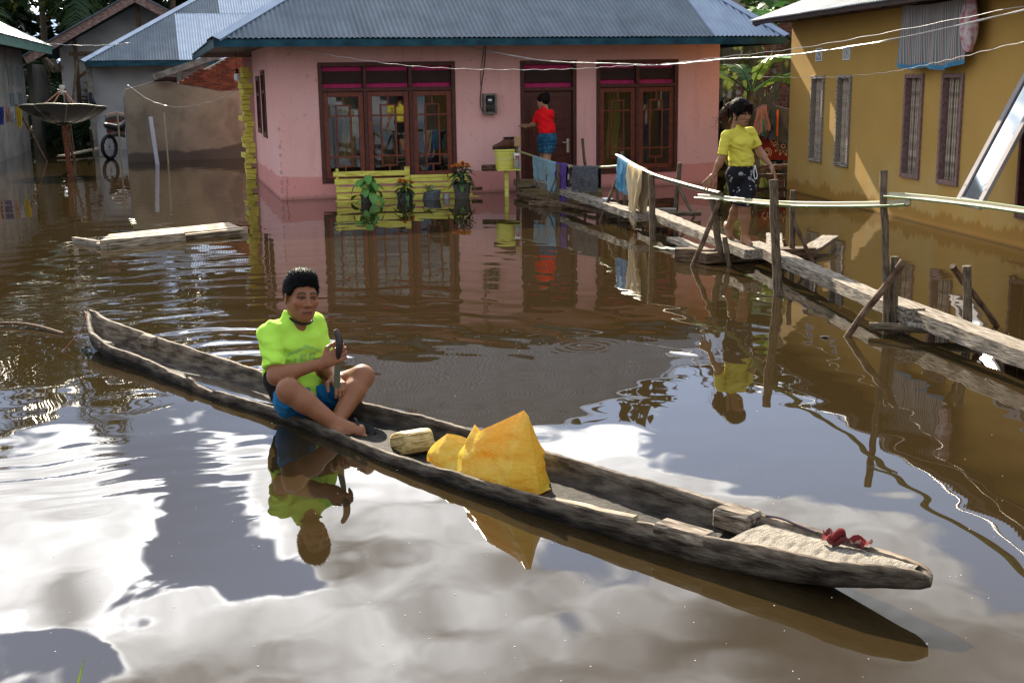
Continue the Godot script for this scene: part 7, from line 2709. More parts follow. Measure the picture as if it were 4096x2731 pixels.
func build_door_things() -> void:
	var st := thing("door_step", "low tan plank step before the pink house door, half under water", "step", pk(4.25, 0, 0.45), PYAW)
	for i in 2:
		part("step_board", rough_beam(1.32, 0.30, 0.10, 300 + i, 0.006), tri_mat(ramp_tex(301, 0.02, 4, [C3(0.13, 0.095, 0.045), C3(0.22, 0.165, 0.085), C3(0.28, 0.22, 0.12)], 128, 0.3), Vector3(0.6, 4, 4), 0.85), st, at(0.05, 0.03 + 0.13 * i, 0.12 - 0.20 * i))
	solo("dark_board", box_mesh(Vector3(0.42, 0.09, 0.14), 0.008), M.brown_board, "dark board end sticking out left of the yellow bucket", "board", Transform3D(Basis(Vector3.UP, 0.25), Vector3(-0.22, 0.425, -19.25)))
	var ys := thing("yellow_stand", "narrow yellow post with a small shelf, standing in the water by the door", "stand", Vector3(-0.05, 0, -19.02), 0.1)
	part("post", box_mesh(Vector3(0.062, 1.1, 0.062), 0.005), M.yellow_paint, ys, at(0, -0.15, 0))
	part("shelf", box_mesh(Vector3(0.36, 0.022, 0.30), 0.004), M.yellow_paint, ys, at(0.03, 0.411, 0))
	var bk := thing("yellow_bucket", "yellow paint bucket with a lid on the yellow stand", "bucket", Vector3(-0.075, 0.423, -19.02))
	var bb := MB.new()
	bb.lathe([Vector2(0, 0), Vector2(0.132, 0.0), Vector2(0.138, 0.012), Vector2(0.150, 0.225), Vector2(0.158, 0.23), Vector2(0.158, 0.255), Vector2(0.152, 0.262)], 32)
	part("body", bb.done(), M.yellow_plastic, bk)
	var bl := MB.new()
	bl.lathe([Vector2(0.150, 0.263), Vector2(0.161, 0.266), Vector2(0.161, 0.290), Vector2(0.156, 0.297), Vector2(0.14, 0.293), Vector2(0, 0.293)], 32)
	part("lid", bl.done(), M.yellow_plastic, bk)
	var bh := MB.new()
	var arc := []
	for i in 13:
		var a := PI * i / 12
		arc.append(Vector3(0.162 * cos(a), 0.24 - 0.10 * sin(a), 0.05 + 0.10 * sin(a)))
	bh.tube(arc, [0.003], 5)
	part("handle", bh.done(), M.steel, bk)
	for i in 2:
		boot(Vector3(-0.085 + 0.09 * i, 0.717, -19.04 - 0.06 * i), PI + 0.25 - 0.2 * i, "brown ankle boot on the bucket lid, %s" % ["nearest the viewer" if i == 0 else "behind the other boot"])
	var sp := thing("spray_bottle", "clear spray bottle with a red and white trigger and green liquid, beside the bucket", "spray bottle", Vector3(0.115, 0.423, -18.93))
	var sb := MB.new()
	sb.lathe([Vector2(0, 0), Vector2(0.040, 0.0), Vector2(0.042, 0.01), Vector2(0.040, 0.10), Vector2(0.018, 0.15), Vector2(0.013, 0.17)], 16)
	var sm := StandardMaterial3D.new()
	sm.transparency = BaseMaterial3D.TRANSPARENCY_ALPHA
	sm.albedo_color = Color(0.6, 0.62, 0.6, 0.45)
	sm.roughness = 0.15
	part("bottle", sb.done(), sm, sp)
	var sl := MB.new()
	sl.lathe([Vector2(0, 0.004), Vector2(0.036, 0.004), Vector2(0.037, 0.04), Vector2(0, 0.04)], 16)
	part("liquid", sl.done(), flat(0.04, 0.22, 0.03, 0.3), sp)
	part("collar", box_mesh(Vector3(0.035, 0.035, 0.035), 0.01), flat(0.5, 0.02, 0.02, 0.4), sp, at(0, 0.185, 0))
	var tr := MB.new()
	tr.prism(PackedVector2Array([Vector2(-0.055, 0.205), Vector2(0.035, 0.200), Vector2(0.04, 0.235), Vector2(-0.04, 0.245)]), 0.03)
	tr.prism(PackedVector2Array([Vector2(-0.035, 0.150), Vector2(-0.022, 0.150), Vector2(-0.025, 0.203), Vector2(-0.04, 0.203)]), 0.015)
	part("trigger", tr.done(), M.white_plastic, sp)
	solo("tan_box", box_mesh(Vector3(0.11, 0.16, 0.10), 0.012), flat(0.36, 0.22, 0.11, 0.6), "small tan box standing on the left rail post", "box", at(0.125, 0.832, -19.11))
	solo("white_scrap", box_mesh(Vector3(0.12, 0.012, 0.09), 0.004), M.white_plastic, "white scrap lying on the dark walkway beam", "scrap", Transform3D(Basis.from_euler(Vector3(0.1, 0.4, 0)), Vector3(1.26, 0.24, -15.9)))


func boot(p: Vector3, turn: float, label: String) -> void:
	var o := thing("boot", label, "boot", p, turn, "brown boots")
	var b := MB.new()
	# outline seen from the side, x to the toe
	var secs := [[-0.10, 0.0, 0.155, 0.034], [-0.085, 0.0, 0.16, 0.042], [-0.03, 0.0, 0.158, 0.046], [0.0, 0.0, 0.14, 0.045], [0.04, 0.0, 0.105, 0.042], [0.09, 0.0, 0.075, 0.044], [0.14, 0.0, 0.058, 0.042], [0.165, 0.0, 0.04, 0.030], [0.175, 0.005, 0.03, 0.012]]
	for s in secs:
		for k in 12:
			var a := TAU * k / 12
			var y: float = lerpf(s[1], s[2], 0.5 + 0.5 * sin(a))
			b.vert(Vector3(s[0], y + 0.018, s[3] * cos(a) * (1.0 - 0.25 * maxf(sin(a), 0.0))))
	for i in secs.size() - 1:
		for k in 12:
			b.tri(i * 12 + k, i * 12 + (k + 1) % 12, i * 12 + 12 + (k + 1) % 12)
			b.tri(i * 12 + k, i * 12 + 12 + (k + 1) % 12, i * 12 + 12 + k)
	for e in [0, secs.size() - 1]:
		var c := b.vert(Vector3(secs[e][0], 0.09 if e == 0 else 0.03, 0))
		for k in 12:
			b.tri(c, e * 12 + k, e * 12 + (k + 1) % 12)
	part("upper", b.done(), flat(0.085, 0.032, 0.02, 0.7), o)
	var s2 := MB.new()
	var poly := PackedVector2Array()
	for i in 20:
		var a := TAU * i / 20
		poly.append(Vector2(0.035 + 0.145 * cos(a), 0.047 * sin(a)))
	s2.prism(poly, 0.026, Transform3D(Basis(Vector3.RIGHT, PI / 2), Vector3(0, 0.013, 0)))
	part("sole", s2.done(), M.black, o)
	var s3 := MB.new()
	s3.lathe([Vector2(0.041, 0.0), Vector2(0.047, 0.005), Vector2(0.047, 0.018), Vector2(0.030, 0.020), Vector2(0.026, -0.03)], 14, Transform3D(Basis.IDENTITY.scaled(Vector3(1.25, 1, 0.95)), Vector3(-0.05, 0.165, 0)))
	part("collar", s3.done(), M.black, o)


# ---------------------------------------------------------------- bench and pots

func heart_leaf(len: float, wid: float, sag: float) -> MB:
	var b := MB.new()
	b.grid(6, 8, func(u: float, v: float) -> Vector3:
		var w := wid * pow(sin(PI * clampf(0.10 + 0.90 * v, 0.0, 1.0)), 0.7)
		var x := (u - 0.5) * w
		return Vector3(x, -sag * len * v * v + absf(x) * 0.25, len * v - 0.12 * len * smoothstep(0.2, 0.0, v) * absf(u - 0.5) * 2.0))
	return b


func lance_leaf(len: float, wid: float, sag: float) -> MB:
	var b := MB.new()
	b.grid(4, 8, func(u: float, v: float) -> Vector3:
		var w := wid * pow(sin(PI * clampf(0.04 + 0.95 * v, 0.0, 1.0)), 0.8)
		var x := (u - 0.5) * w
		return Vector3(x, 0.25 * len * v - sag * len * v * v + absf(x) * 0.3, len * v))
	return b


func pot(prof: Array, mat: Material, o: Node3D, soil: float, rs: float) -> void:
	var b := MB.new()
	b.lathe(prof, 28)
	part("pot", b.done(), mat, o)
	var s := MB.new()
	s.lathe([Vector2(0, soil), Vector2(rs, soil - 0.01)], 20)
	part("soil", s.done(), flat(0.035, 0.025, 0.018, 0.95), o)


func build_bench_and_pots() -> void:
	var w := 0.42
	var o := thing("yellow_slat_bench", "yellow painted slatted bench back standing in the water under the left window", "bench", pk(0.756, 0, w), PYAW)
	var hs := [[0.385, 0.075], [0.270, 0.085], [0.150, 0.075], [0.045, 0.085]]
	for i in 4:
		var q: Array = hs[i]
		part("slat", rough_beam(1.14 - 0.01 * i, 0.022, q[1], 320 + i, 0.004), M.yellow_paint, o, Transform3D(Basis(Vector3(0, 0, 1), -0.012), Vector3(0.565 + 0.012 * i, q[0] + 0.005, 0.0)))
	var h2 := [[0.325, 0.045, 0.58, 0.31], [0.325, 0.045, 0.30, 0.77], [0.272, 0.050, 0.92, 0.48], [0.195, 0.06, 0.94, 0.49], [0.105, 0.075, 0.96, 0.50], [0.02, 0.05, 0.98, 0.51]]
	for i in h2.size():
		var q: Array = h2[i]
		var x: float = 1.14 + q[3] + 0.0
		part("slat", rough_beam(q[2], 0.022, q[1], 330 + i, 0.004), M.yellow_paint, o, Transform3D(Basis(Vector3(0, 0, 1), -0.012), Vector3(x + 0.02, q[0] - 0.006, -0.012)))
	for x in [0.06, 1.115, 1.155, 2.02]:
		part("upright", box_mesh(Vector3(0.040, 0.95, 0.04), 0.004), M.yellow_paint, o, at(x, 0.0 if x != 2.02 else -0.12, -0.036))
	part("seat", rough_beam(2.22, 0.26, 0.025, 341, 0.003), M.yellow_paint, o, at(1.11, -0.012, 0.16))
	part("rail", rough_beam(0.44, 0.03, 0.05, 342, 0.004), M.brown_board, o, at(2.10, 0.10, -0.015))
	var n := noise(351, 1.0, 2)
	# big leaved plant in a black pot
	var p1 := thing("potted_plant", "potted plant with large pale spotted green leaves, leftmost on the yellow bench", "potted plant", Vector3(-2.11, 0, -18.32))
	pot([Vector2(0.10, -0.06), Vector2(0.115, 0.10), Vector2(0.128, 0.105), Vector2(0.128, 0.125), Vector2(0.115, 0.128), Vector2(0.108, 0.08)], M.pot_dark, p1, 0.11, 0.112)
	var spots := leaf_spot_mat()
	for i in 17:
		var a := [-2.6, 2.4, 0.2, -0.6, 0.9, -1.4, 1.6, 3.0, -0.1, 0.5, -2.0, -1.0, 2.0, 1.2, -0.3, 2.8, -2.9][i] as float
		var hh := [0.33, 0.36, 0.40, 0.34, 0.30, 0.28, 0.27, 0.38, 0.22, 0.14, 0.10, 0.02, 0.17, 0.10, 0.30, 0.26, 0.20][i] as float
		var rr := [0.10, 0.06, 0.05, 0.09, 0.10, 0.16, 0.12, 0.06, 0.12, 0.14, 0.17, 0.16, 0.15, 0.13, 0.10, 0.10, 0.14][i] as float
		var top := Vector3(sin(a) * rr, hh, cos(a) * rr)
		var sm := MB.new()
		sm.tube(path3([Vector3(0, 0.10, 0), top * Vector3(0.4, 0.75, 0.4) + Vector3(0, 0.03, 0), top], 3), [0.005], 5)
		var stem := part("stem", sm.done(), M.leaf_light, p1)
		var lf := heart_leaf(0.17 + 0.03 * sin(i * 3.0), 0.13 + 0.02 * cos(i * 2.0), 0.35)
		part("leaf", lf.done(), spots, stem, Transform3D(Basis(Vector3.UP, a) * Basis(Vector3.RIGHT, 0.55 + 0.3 * sin(i * 1.7)), top))
	# red flowered plant in a black tub
	flower_plant("potted_plant", "low potted plant with orange red flowers in a black tub on the yellow bench", Vector3(-1.58, 0, -18.56), [Vector2(0.112, -0.05), Vector2(0.118, 0.09), Vector2(0.13, 0.095), Vector2(0.13, 0.12), Vector2(0.12, 0.122), Vector2(0.115, 0.08)], M.pot_dark, 0.105, 26, 0.16, 0.20, 7, 61)
	# small succulent in a coil of old tyre
	var p3 := thing("potted_plant", "small grey green plant in a tilted pot coiled from old tyre strips", "potted plant", Vector3(-1.19, 0, -18.70))
	for i in 5:
		var rb := MB.new()
		var ring := []
		for k in 24:
			var a := TAU * k / 24
			ring.append(Vector3(0.118 * cos(a) + 0.012 * i * 0.5 - 0.01, -0.01 + 0.030 * i + 0.018 * cos(a), 0.118 * sin(a)))
		rb.tube(ring, [0.018], 8, false, n, 0.2, true)
		part("tyre_coil", rb.done(), M.rubber_grey, p3)
	var so := MB.new()
	so.lathe([Vector2(0, 0.115), Vector2(0.11, 0.10)], 18)
	part("soil", so.done(), flat(0.035, 0.025, 0.018, 0.95), p3)
	for i in 30:
		var a := rng.randf() * TAU
		var lf := heart_leaf(0.06, 0.035, 0.25)
		part("leaf", lf.done(), leafy(0.11, 0.19, 0.10) if i == 0 else p3.get_child(6).material_override, p3, Transform3D(Basis(Vector3.UP, a) * Basis(Vector3.RIGHT, rng.randf_range(-0.9, 0.2)), Vector3(-0.03 + rng.randf_range(-0.07, 0.07), 0.13 + rng.randf_range(0, 0.07), rng.randf_range(-0.06, 0.06))))
	# rusty paint can
	var cn := thing("paint_can", "small white and rust red paint can between two pots", "can", Vector3(-0.97, 0, -18.76))
	var cb := MB.new()
	cb.lathe([Vector2(0.05, -0.04), Vector2(0.05, 0.068), Vector2(0.053, 0.070), Vector2(0.053, 0.076), Vector2(0.046, 0.076), Vector2(0.044, 0.05), Vector2(0, 0.05)], 20)
	part("body", cb.done(), tri_mat(ramp_tex(361, 0.06, 4, [C3(0.14, 0.02, 0.018), C3(0.36, 0.34, 0.36), C3(0.46, 0.45, 0.47)], 128, 0.3), Vector3(5, 5, 5), 0.6), cn)
	var ch := MB.new()
	ch.tube(path3([Vector3(-0.052, 0.06, 0), Vector3(-0.03, 0.02, 0.05), Vector3(0.03, 0.02, 0.05), Vector3(0.052, 0.06, 0)]), [0.002], 4)
	part("handle", ch.done(), M.steel, cn)
	# taller red flowered plant
	flower_plant("potted_plant", "tallest potted plant with orange red flower heads, rightmost on the yellow bench", Vector3(-0.73, 0, -18.80), [Vector2(0.10, -0.05), Vector2(0.135, 0.19), Vector2(0.145, 0.195), Vector2(0.145, 0.215), Vector2(0.132, 0.217), Vector2(0.128, 0.18)], M.pot_clay, 0.20, 36, 0.20, 0.34, 10, 62)


func leafy(r: float, g: float, b: float) -> StandardMaterial3D:
	return leaf_mat(r, g, b)


func leaf_spot_mat() -> StandardMaterial3D:
	var im := Image.create(128, 128, false, Image.FORMAT_RGB8)
	im.fill(Color(0.085, 0.22, 0.04).linear_to_srgb())
	var r := RandomNumberGenerator.new()
	r.seed = 77
	for i in 110:
		var c := Vector2(r.randf() * 128, r.randf() * 128)
		var s := r.randf_range(0.6, 2.2)
		for y in range(maxi(0, int(c.y - 3)), mini(128, int(c.y + 4))):
			for x in range(maxi(0, int(c.x - 3)), mini(128, int(c.x + 4))):
				if Vector2(x, y).distance_to(c) < s:
					im.set_pixel(x, y, Color(0.34, 0.46, 0.26).linear_to_srgb())
	var m := leaf_mat(1, 1, 1)
	m.albedo_texture = ImageTexture.create_from_image(im)
	return m


func flower_plant(called: String, label: String, p: Vector3, prof: Array, mat: Material, soil: float, leaves: int, leaf: float, high: float, heads: int, sd: int) -> void:
	var o := thing(called, label, "potted plant", p)
	pot(prof, mat, o, soil, 0.115)
	var r := RandomNumberGenerator.new()
	r.seed = sd
	var lf := lance_leaf(leaf, leaf * 0.42, 0.75).done()
	for i in leaves:
		var a := i * 2.4 + r.randf() * 0.5
		var k := float(i) / leaves
		var q := Vector3(sin(a) * 0.05 * (1.0 - k), soil + 0.02 + high * 0.75 * k, cos(a) * 0.05 * (1.0 - k))
		part("leaf", lf, M.leaf_dark if i % 3 else M.leaf, o, Transform3D((Basis(Vector3.UP, a) * Basis(Vector3.RIGHT, lerpf(0.35, -0.5, k) + r.randf_range(-0.25, 0.25))).scaled(Vector3.ONE * r.randf_range(0.75, 1.1)), q))
	for i in heads:
		var a := i * 2.4 + 0.5
		var rad := 0.15 * sqrt((i + 0.3) / heads)
		var c := Vector3(sin(a) * rad, soil + high * (1.05 - 1.6 * rad) + r.randf_range(-0.03, 0.03), cos(a) * rad * 0.8)
		var fb := MB.new()
		for m in 26:
			var d := Vector3(r.randf_range(-1, 1), r.randf_range(-0.2, 1.0), r.randf_range(-1, 1)).normalized()
			var s := d.cross(Vector3(0.3, 0.2, 0.9)).normalized() * 0.007
			var f := fb.vert(c + s)
			fb.vert(c - s)
			fb.vert(c + d * 0.034 - s * 0.8)
			fb.vert(c + d * 0.036 + s * 0.8)
			fb.tri(f, f + 1, f + 2)
			fb.tri(f, f + 2, f + 3)
		var hd := part("flower_head", fb.done(), M.flower, o)
		var gb := MB.new()
		for m in 9:
			var d := Vector3(r.randf_range(-1, 1), r.randf_range(0.1, 1.0), r.randf_range(-1, 1)).normalized()
			gb.box(Transform3D(Basis.IDENTITY, c + d * 0.034), Vector3(0.008, 0.008, 0.008))
		part("stamens", gb.done(), M.flower_gold, hd)
		var sb := MB.new()
		sb.tube([Vector3(0, soil, 0), c * Vector3(0.4, 0.8, 0.4), c], [0.004], 4)
		part("stem", sb.done(), M.leaf, o)


# ---------------------------------------------------------------- small things

func build_small_things() -> void:
	build_dish()
	# upright pipes by the grey outbuilding
	var wp := MB.new()
	wp.tube([Vector3(0.08, -0.6, 0), Vector3(-0.045, 1.06, 0)], [0.046], 16)
	solo("white_pipe", wp.done(), flat(0.50, 0.53, 0.58, 0.5), "thick white plastic pipe standing in the water before the grey outbuilding", "pipe", at(-7.99, 0, -28.0))
	var tp := MB.new()
	tp.tube([Vector3(0.02, -0.6, 0), Vector3(-0.01, 1.14, 0)], [0.02], 9)
	solo("thin_pipe", tp.done(), flat(0.34, 0.30, 0.20, 0.7), "thin tan stake beside the thick white pipe", "stake", at(-7.80, 0, -28.3))
	var sp := MB.new()
	sp.tube([Vector3(0.0, -0.6, 0), Vector3(-0.02, 1.16, 0)], [0.02], 8)
	solo("corner_stake", sp.done(), flat(0.26, 0.22, 0.14, 0.8), "thin stake at the left corner of the grey outbuilding", "stake", at(-9.05, 0, -28.95))
	# floating raft of slats
	var rf := thing("floating_slat_panel", "floating wooden panel of pale slats with a raised frame, left in the open water", "panel", Vector3(-4.28, 0.0, -14.25), 0.67)
	part("frame_board", rough_beam(0.98, 0.05, 0.10, 401, 0.005), tinted(M.board, C3(1.3, 1.25, 1.15)), rf, at(-0.18, 0.04, 0.47))
	part("frame_board", rough_beam(0.78, 0.05, 0.09, 402, 0.005), tinted(M.board, C3(1.5, 1.4, 1.25)), rf, at(0.77, 0.035, 0.33))
	part("frame_board", rough_beam(0.80, 0.05, 0.08, 403, 0.005), M.board, rf, Transform3D(Basis(Vector3.UP, PI / 2 + 0.15), Vector3(-0.64, 0.02, 0.1)))
	for i in 9:
		part("slat", rough_beam(1.75 - 0.03 * i, 0.075, 0.02, 410 + i, 0.004), tinted(M.board, C3(2.1, 2.0, 1.85)), rf, Transform3D(Basis(Vector3(0, 0, 1), 0.012) * Basis(Vector3.UP, rng.randf_range(-0.02, 0.02)), Vector3(0.20 + 0.035 * i, 0.048 + rng.randf_range(0, 0.006), 0.38 - 0.085 * i)))
	var sg := MB.new()
	sg.tube(path3([Vector3(0, 0, 0), Vector3(0.01, 0.06, 0), Vector3(0.0, 0.11, 0.01)], 3), [0.004], 5)
	for i in 9:
		var l := heart_leaf(0.05, 0.035, 0.2)
		var t := Transform3D(Basis(Vector3.UP, i * 2.2) * Basis(Vector3.RIGHT, -0.3), Vector3(0, 0.05 + 0.008 * i, 0))
		var f := sg.V.size()
		for v in l.V:
			sg.vert(t * v)
		for k in l.I:
			sg.I.append(f + k)
	solo("seedling", sg.done(), M.leaf_light, "small green seedling growing on the floating slat panel", "seedling", at(-4.55, 0.06, -14.8))
	# litter on the water
	var lv := MB.new()
	lv.grid(10, 5, func(u: float, v: float): return Vector3((u - 0.5) * 0.36, 0.006 + 0.018 * pow(absf(u - 0.5) * 2.0, 2.0) + 0.006 * sin(u * 20.0), (v - 0.5) * 0.16 * sin(PI * clampf(u * 0.9 + 0.05, 0, 1))))
	solo("pale_leaf", lv.done(), flat(0.40, 0.45, 0.38, 0.4), "large pale leaf floating near the sunlit post", "leaf", Transform3D(Basis(Vector3.UP, -0.1), Vector3(1.68, 0.0, -12.81)))
	var fm := MB.new()
	fm.prism(PackedVector2Array([Vector2(-0.10, 0.02), Vector2(-0.05, 0.035), Vector2(0.03, 0.028), Vector2(0.11, 0.0), Vector2(0.04, -0.018), Vector2(-0.04, -0.006)]), 0.012, Transform3D(Basis(Vector3.UP, -0.75) * Basis(Vector3.RIGHT, PI / 2), Vector3.ZERO))
	solo("white_scrap", fm.done(), M.white_plastic, "slim white scrap floating in the middle of the water", "scrap", at(1.11, 0.006, -7.75))
	var pl := MB.new()
	pl.prism(PackedVector2Array([Vector2(-0.03, 0.0), Vector2(0.0, 0.035), Vector2(0.03, 0.01), Vector2(0.01, -0.03)]), 0.006, Transform3D(Basis(Vector3.RIGHT, PI / 2 - 0.25), Vector3.ZERO))
	solo("plastic_scrap", pl.done(), flat(0.36, 0.35, 0.33, 0.4), "small grey plastic scrap floating below the beams", "scrap", at(2.14, 0.008, -8.23))
	for q in [[Vector3(-1.32, 0.006, -3.02), "yellowish"], [Vector3(0.18, 0.006, -2.98), "bubbly white"]]:
		var cb := MB.new()
		for i in 7:
			cb.lathe([Vector2(0.007, 0), Vector2(0.006, 0.004), Vector2(0.0, 0.006)], 8, at(rng.randf_range(-0.016, 0.016), -0.003, rng.randf_range(-0.016, 0.016)))
		solo("foam_scrap", cb.done(), flat(0.62, 0.60, 0.50, 0.6), "%s foam scrap floating in the reflected clouds" % q[1], "scrap", at(q[0].x, q[0].y, q[0].z))
	var fl := MultiMesh.new()
	fl.transform_format = MultiMesh.TRANSFORM_3D
	var fb := MB.new()
	fb.lathe([Vector2(0.004, 0.0), Vector2(0.0036, 0.002), Vector2(0.0, 0.003)], 6)
	fl.mesh = fb.done()
	fl.instance_count = 650
	for i in 650:
		var z := -2.6 - 22.0 * pow(rng.randf(), 1.8)
		var x := rng.randf_range(-0.45, 0.42) * -z
		fl.set_instance_transform(i, Transform3D(Basis.IDENTITY.scaled(Vector3.ONE * rng.randf_range(0.2, 0.75)), Vector3(x, 0.0, z)))
	var fo := MultiMeshInstance3D.new()
	fo.name = "floating_specks"
	fo.multimesh = fl
	fo.material_override = flat(0.62, 0.60, 0.55, 0.5)
	add_child(fo)
	fo.set_meta("kind", "stuff")
	tag(fo, "tiny pale specks of dust floating all over the brown water", "specks")
	var tw := MB.new()
	tw.tube(path3([Vector3(-4.2, 0.01, -8.95), Vector3(-3.7, 0.025, -9.02), Vector3(-3.24, 0.005, -8.7)]), [0.012], 6, true, noise(9, 5.0, 2), 0.3)
	solo("floating_twig", tw.done(), M.bark, "dark twig floating left of the canoe stern", "twig")
	# laundry by the grey house at the left edge
	var cols := [[-12.35, Color(0.06, 0.085, 0.08), 0.36, 0.16], [-12.15, Color(0.26, 0.02, 0.03), 0.34, 0.16], [-11.93, Color(0.035, 0.06, 0.26), 0.40, 0.19], [-11.74, Color(0.40, 0.25, 0.20), 0.36, 0.13], [-11.62, Color(0.42, 0.42, 0.45), 0.30, 0.10], [-11.48, Color(0.44, 0.32, 0.03), 0.46, 0.14]]
	var lab := ["dark green shirt, leftmost on the laundry line", "red shirt on the laundry line", "blue shirt on the laundry line", "pale pink cloth on the laundry line", "white cloth on the laundry line", "yellow trousers, rightmost on the laundry line"]
	for i in cols.size():
		var q: Array = cols[i]
		hung_cloth("laundry", lab[i] + " by the grey house", "laundry", [Vector3(q[0] - q[3] * 0.5, 1.30, -29.3), Vector3(q[0], 1.295, -29.3), Vector3(q[0] + q[3] * 0.5, 1.30, -29.3)], 0.008, q[2], 0.25, cloth_mat(q[1].r, q[1].g, q[1].b), 0.02, 0.15, 0.2)
	var ln := MB.new()
	ln.tube([Vector3(-13.2, 1.30, -29.3), Vector3(-11.9, 1.295, -29.3), Vector3(-11.3, 1.31, -29.4)], [0.005], 5)
	solo("laundry_line", ln.done(), M.black, "thin laundry line by the grey house", "line")
	var gp := "poles leaning at the grey house"
	pole("leaning_pole", "dark pole leaning at the laundry of the grey house", "pole", Vector3(-11.05, 0, -29.6), Vector3(-11.55, 1.35, -29.35), 0.03, 0.025, M.bark, gp)
	pole("leaning_pole", "dark pole in the water at the left edge", "pole", Vector3(-11.75, 0, -28.4), Vector3(-12.0, 0.95, -28.4), 0.03, 0.025, M.bark, gp)
	pole("leaning_pole", "pale weathered board pole at the corner of the grey house", "pole", Vector3(-11.6, 0, -32.6), Vector3(-11.25, 2.4, -32.9), 0.04, 0.03, M.post, gp)
	pole("leaning_pole", "reddish pole beside the pale pole of the grey house", "pole", Vector3(-11.35, 0, -32.4), Vector3(-11.45, 1.7, -32.4), 0.03, 0.03, M.bark, gp)
	pole("leaning_pole", "thin dark pole left of the satellite dish post", "pole", Vector3(-10.35, 0, -29.5), Vector3(-10.5, 1.0, -29.5), 0.03, 0.028, M.bark, gp)
	# boards lying at the white house
	plank("sunlit_board", "sunlit board lying at the water behind the satellite dish", Vector3(-11.2, 0.05, -31.0), Vector3(-11.0, 0.12, -33.4), 0.22, 0.04, 431, tinted(M.board, C3(1.7, 1.6, 1.45)), "")
	plank("sunlit_board", "long thin stick propped from the dish down to the sunlit board", Vector3(-11.05, 0.14, -33.0), Vector3(-9.9, 0.78, -29.5), 0.06, 0.05, 432, null, "")
	# motorbike under a striped cloth
	var mo := thing("motorbike", "motorbike draped with a red striped cloth, half hidden behind the grey outbuilding", "motorbike", Vector3(-9.42, 0.02, -31.4), 1.25)
	var wh := MB.new()
	var ring := []
	for i in 22:
		ring.append(Vector3(0.27 * cos(TAU * i / 22), 0.27 + 0.27 * sin(TAU * i / 22), 0))
	wh.tube(ring, [0.045], 8, false, null, 0.0, true)
	for i in 10:
		wh.tube([Vector3(0, 0.27, 0), Vector3(0.25 * cos(TAU * i / 10), 0.27 + 0.25 * sin(TAU * i / 10), 0)], [0.004], 4)
	var wheel := part("wheel", wh.done(), M.black, mo, at(0.1, 0, 0))
	part("wheel", wh.done(), M.black, mo, at(-1.1, 0, 0))
	var bd := MB.new()
	bd.tube(path3([Vector3(0.1, 0.27, 0.05), Vector3(0.0, 0.8, 0.0), Vector3(-0.15, 0.9, 0), Vector3(-0.7, 0.72, 0), Vector3(-1.2, 0.8, 0)]), [0.03, 0.03, 0.04, 0.05, 0.05, 0.06, 0.07, 0.08, 0.09, 0.1, 0.11, 0.12, 0.12, 0.12, 0.1, 0.09, 0.09, 0.09, 0.09, 0.09, 0.09, 0.09, 0.08, 0.07, 0.05], 9)
	part("body", bd.done(), flat(0.03, 0.03, 0.035, 0.4), mo)
	var hb := MB.new()
	hb.tube([Vector3(-0.1, 1.0, -0.35), Vector3(-0.05, 0.95, 0), Vector3(-0.1, 1.0, 0.35)], [0.018], 7)
	part("handlebar", hb.done(), M.black, mo)
	hung_cloth("striped_cover", "red and grey striped cloth laid over the parked motorbike", "cloth", [Vector3(-10.02, 1.0, -31.0), Vector3(-9.8, 1.06, -31.1), Vector3(-9.6, 1.02, -31.2)], 0.05, 0.55, 0.4, striped_cloth([Color(0.16, 0.05, 0.04), Color(0.22, 0.18, 0.15), Color(0.06, 0.06, 0.06)], 15, false), 0.03, 0.1)
	var sh := thing("hanging_shoe", "dark shoe hanging on the porch post of the white house", "shoe", Vector3(-11.35, 1.42, -34.2))
	var shb := MB.new()
	shb.tube(path3([Vector3(-0.05, 0.16, 0), Vector3(-0.04, 0.02, 0.03), Vector3(0.0, -0.10, 0.03), Vector3(0.05, -0.2, 0.0)]), [0.035, 0.045, 0.05, 0.055, 0.055, 0.05, 0.05, 0.055, 0.06, 0.06, 0.065, 0.07, 0.07, 0.07, 0.07, 0.068, 0.06, 0.05, 0.03], 9)
	part("upper", shb.done(), flat(0.02, 0.022, 0.035, 0.7), sh)
	# cloths and the printed carpet at the yellow corner
	var rk := Vector3(4.22, 0, -20.5)
	pole("drying_post", "rough post holding the drying cloths at the yellow house corner", "post", Vector3(4.1, 0, -20.6), Vector3(4.12, 1.42, -20.6), 0.04, 0.035, M.post)
	var lnp := [Vector3(4.02, 1.20, -20.5), Vector3(4.25, 1.27, -20.52), Vector3(4.5, 1.22, -20.55), Vector3(4.8, 1.08, -20.6)]
	var db := MB.new()
	db.tube(path3(lnp), [0.02], 8)
	solo("drying_bar", db.done(), M.board, "bar on which the drying cloths hang at the yellow house corner", "bar")
	hung_cloth("grey_trousers", "grey trousers drying at the yellow house corner", "laundry", [Vector3(4.22, 1.27, -20.5), Vector3(4.36, 1.26, -20.52), Vector3(4.62, 1.19, -20.55)], 0.035, 0.52, 0.3, cloth_mat(0.055, 0.058, 0.058), 0.035, -0.25, 0.15)
	hung_cloth("salmon_shirt", "salmon and orange cloth, leftmost of the drying cloths", "laundry", [Vector3(4.05, 1.21, -20.46), Vector3(4.13, 1.25, -20.46), Vector3(4.22, 1.27, -20.46)], 0.04, 0.40, 0.3, cloth_mat(0.34, 0.16, 0.12), 0.02, -0.9, 0.1)
	hung_cloth("green_rag", "green and white rag below the salmon cloth", "laundry", [Vector3(4.13, 1.06, -20.44), Vector3(4.19, 1.06, -20.44)], 0.02, 0.26, 0.1, cloth_mat(0.05, 0.20, 0.09), 0.01)
	hung_cloth("orange_strip", "orange strip among the grey trousers", "laundry", [Vector3(4.38, 1.20, -20.42), Vector3(4.41, 1.20, -20.42)], 0.02, 0.40, 0.1, cloth_mat(0.55, 0.12, 0.02), 0.004)
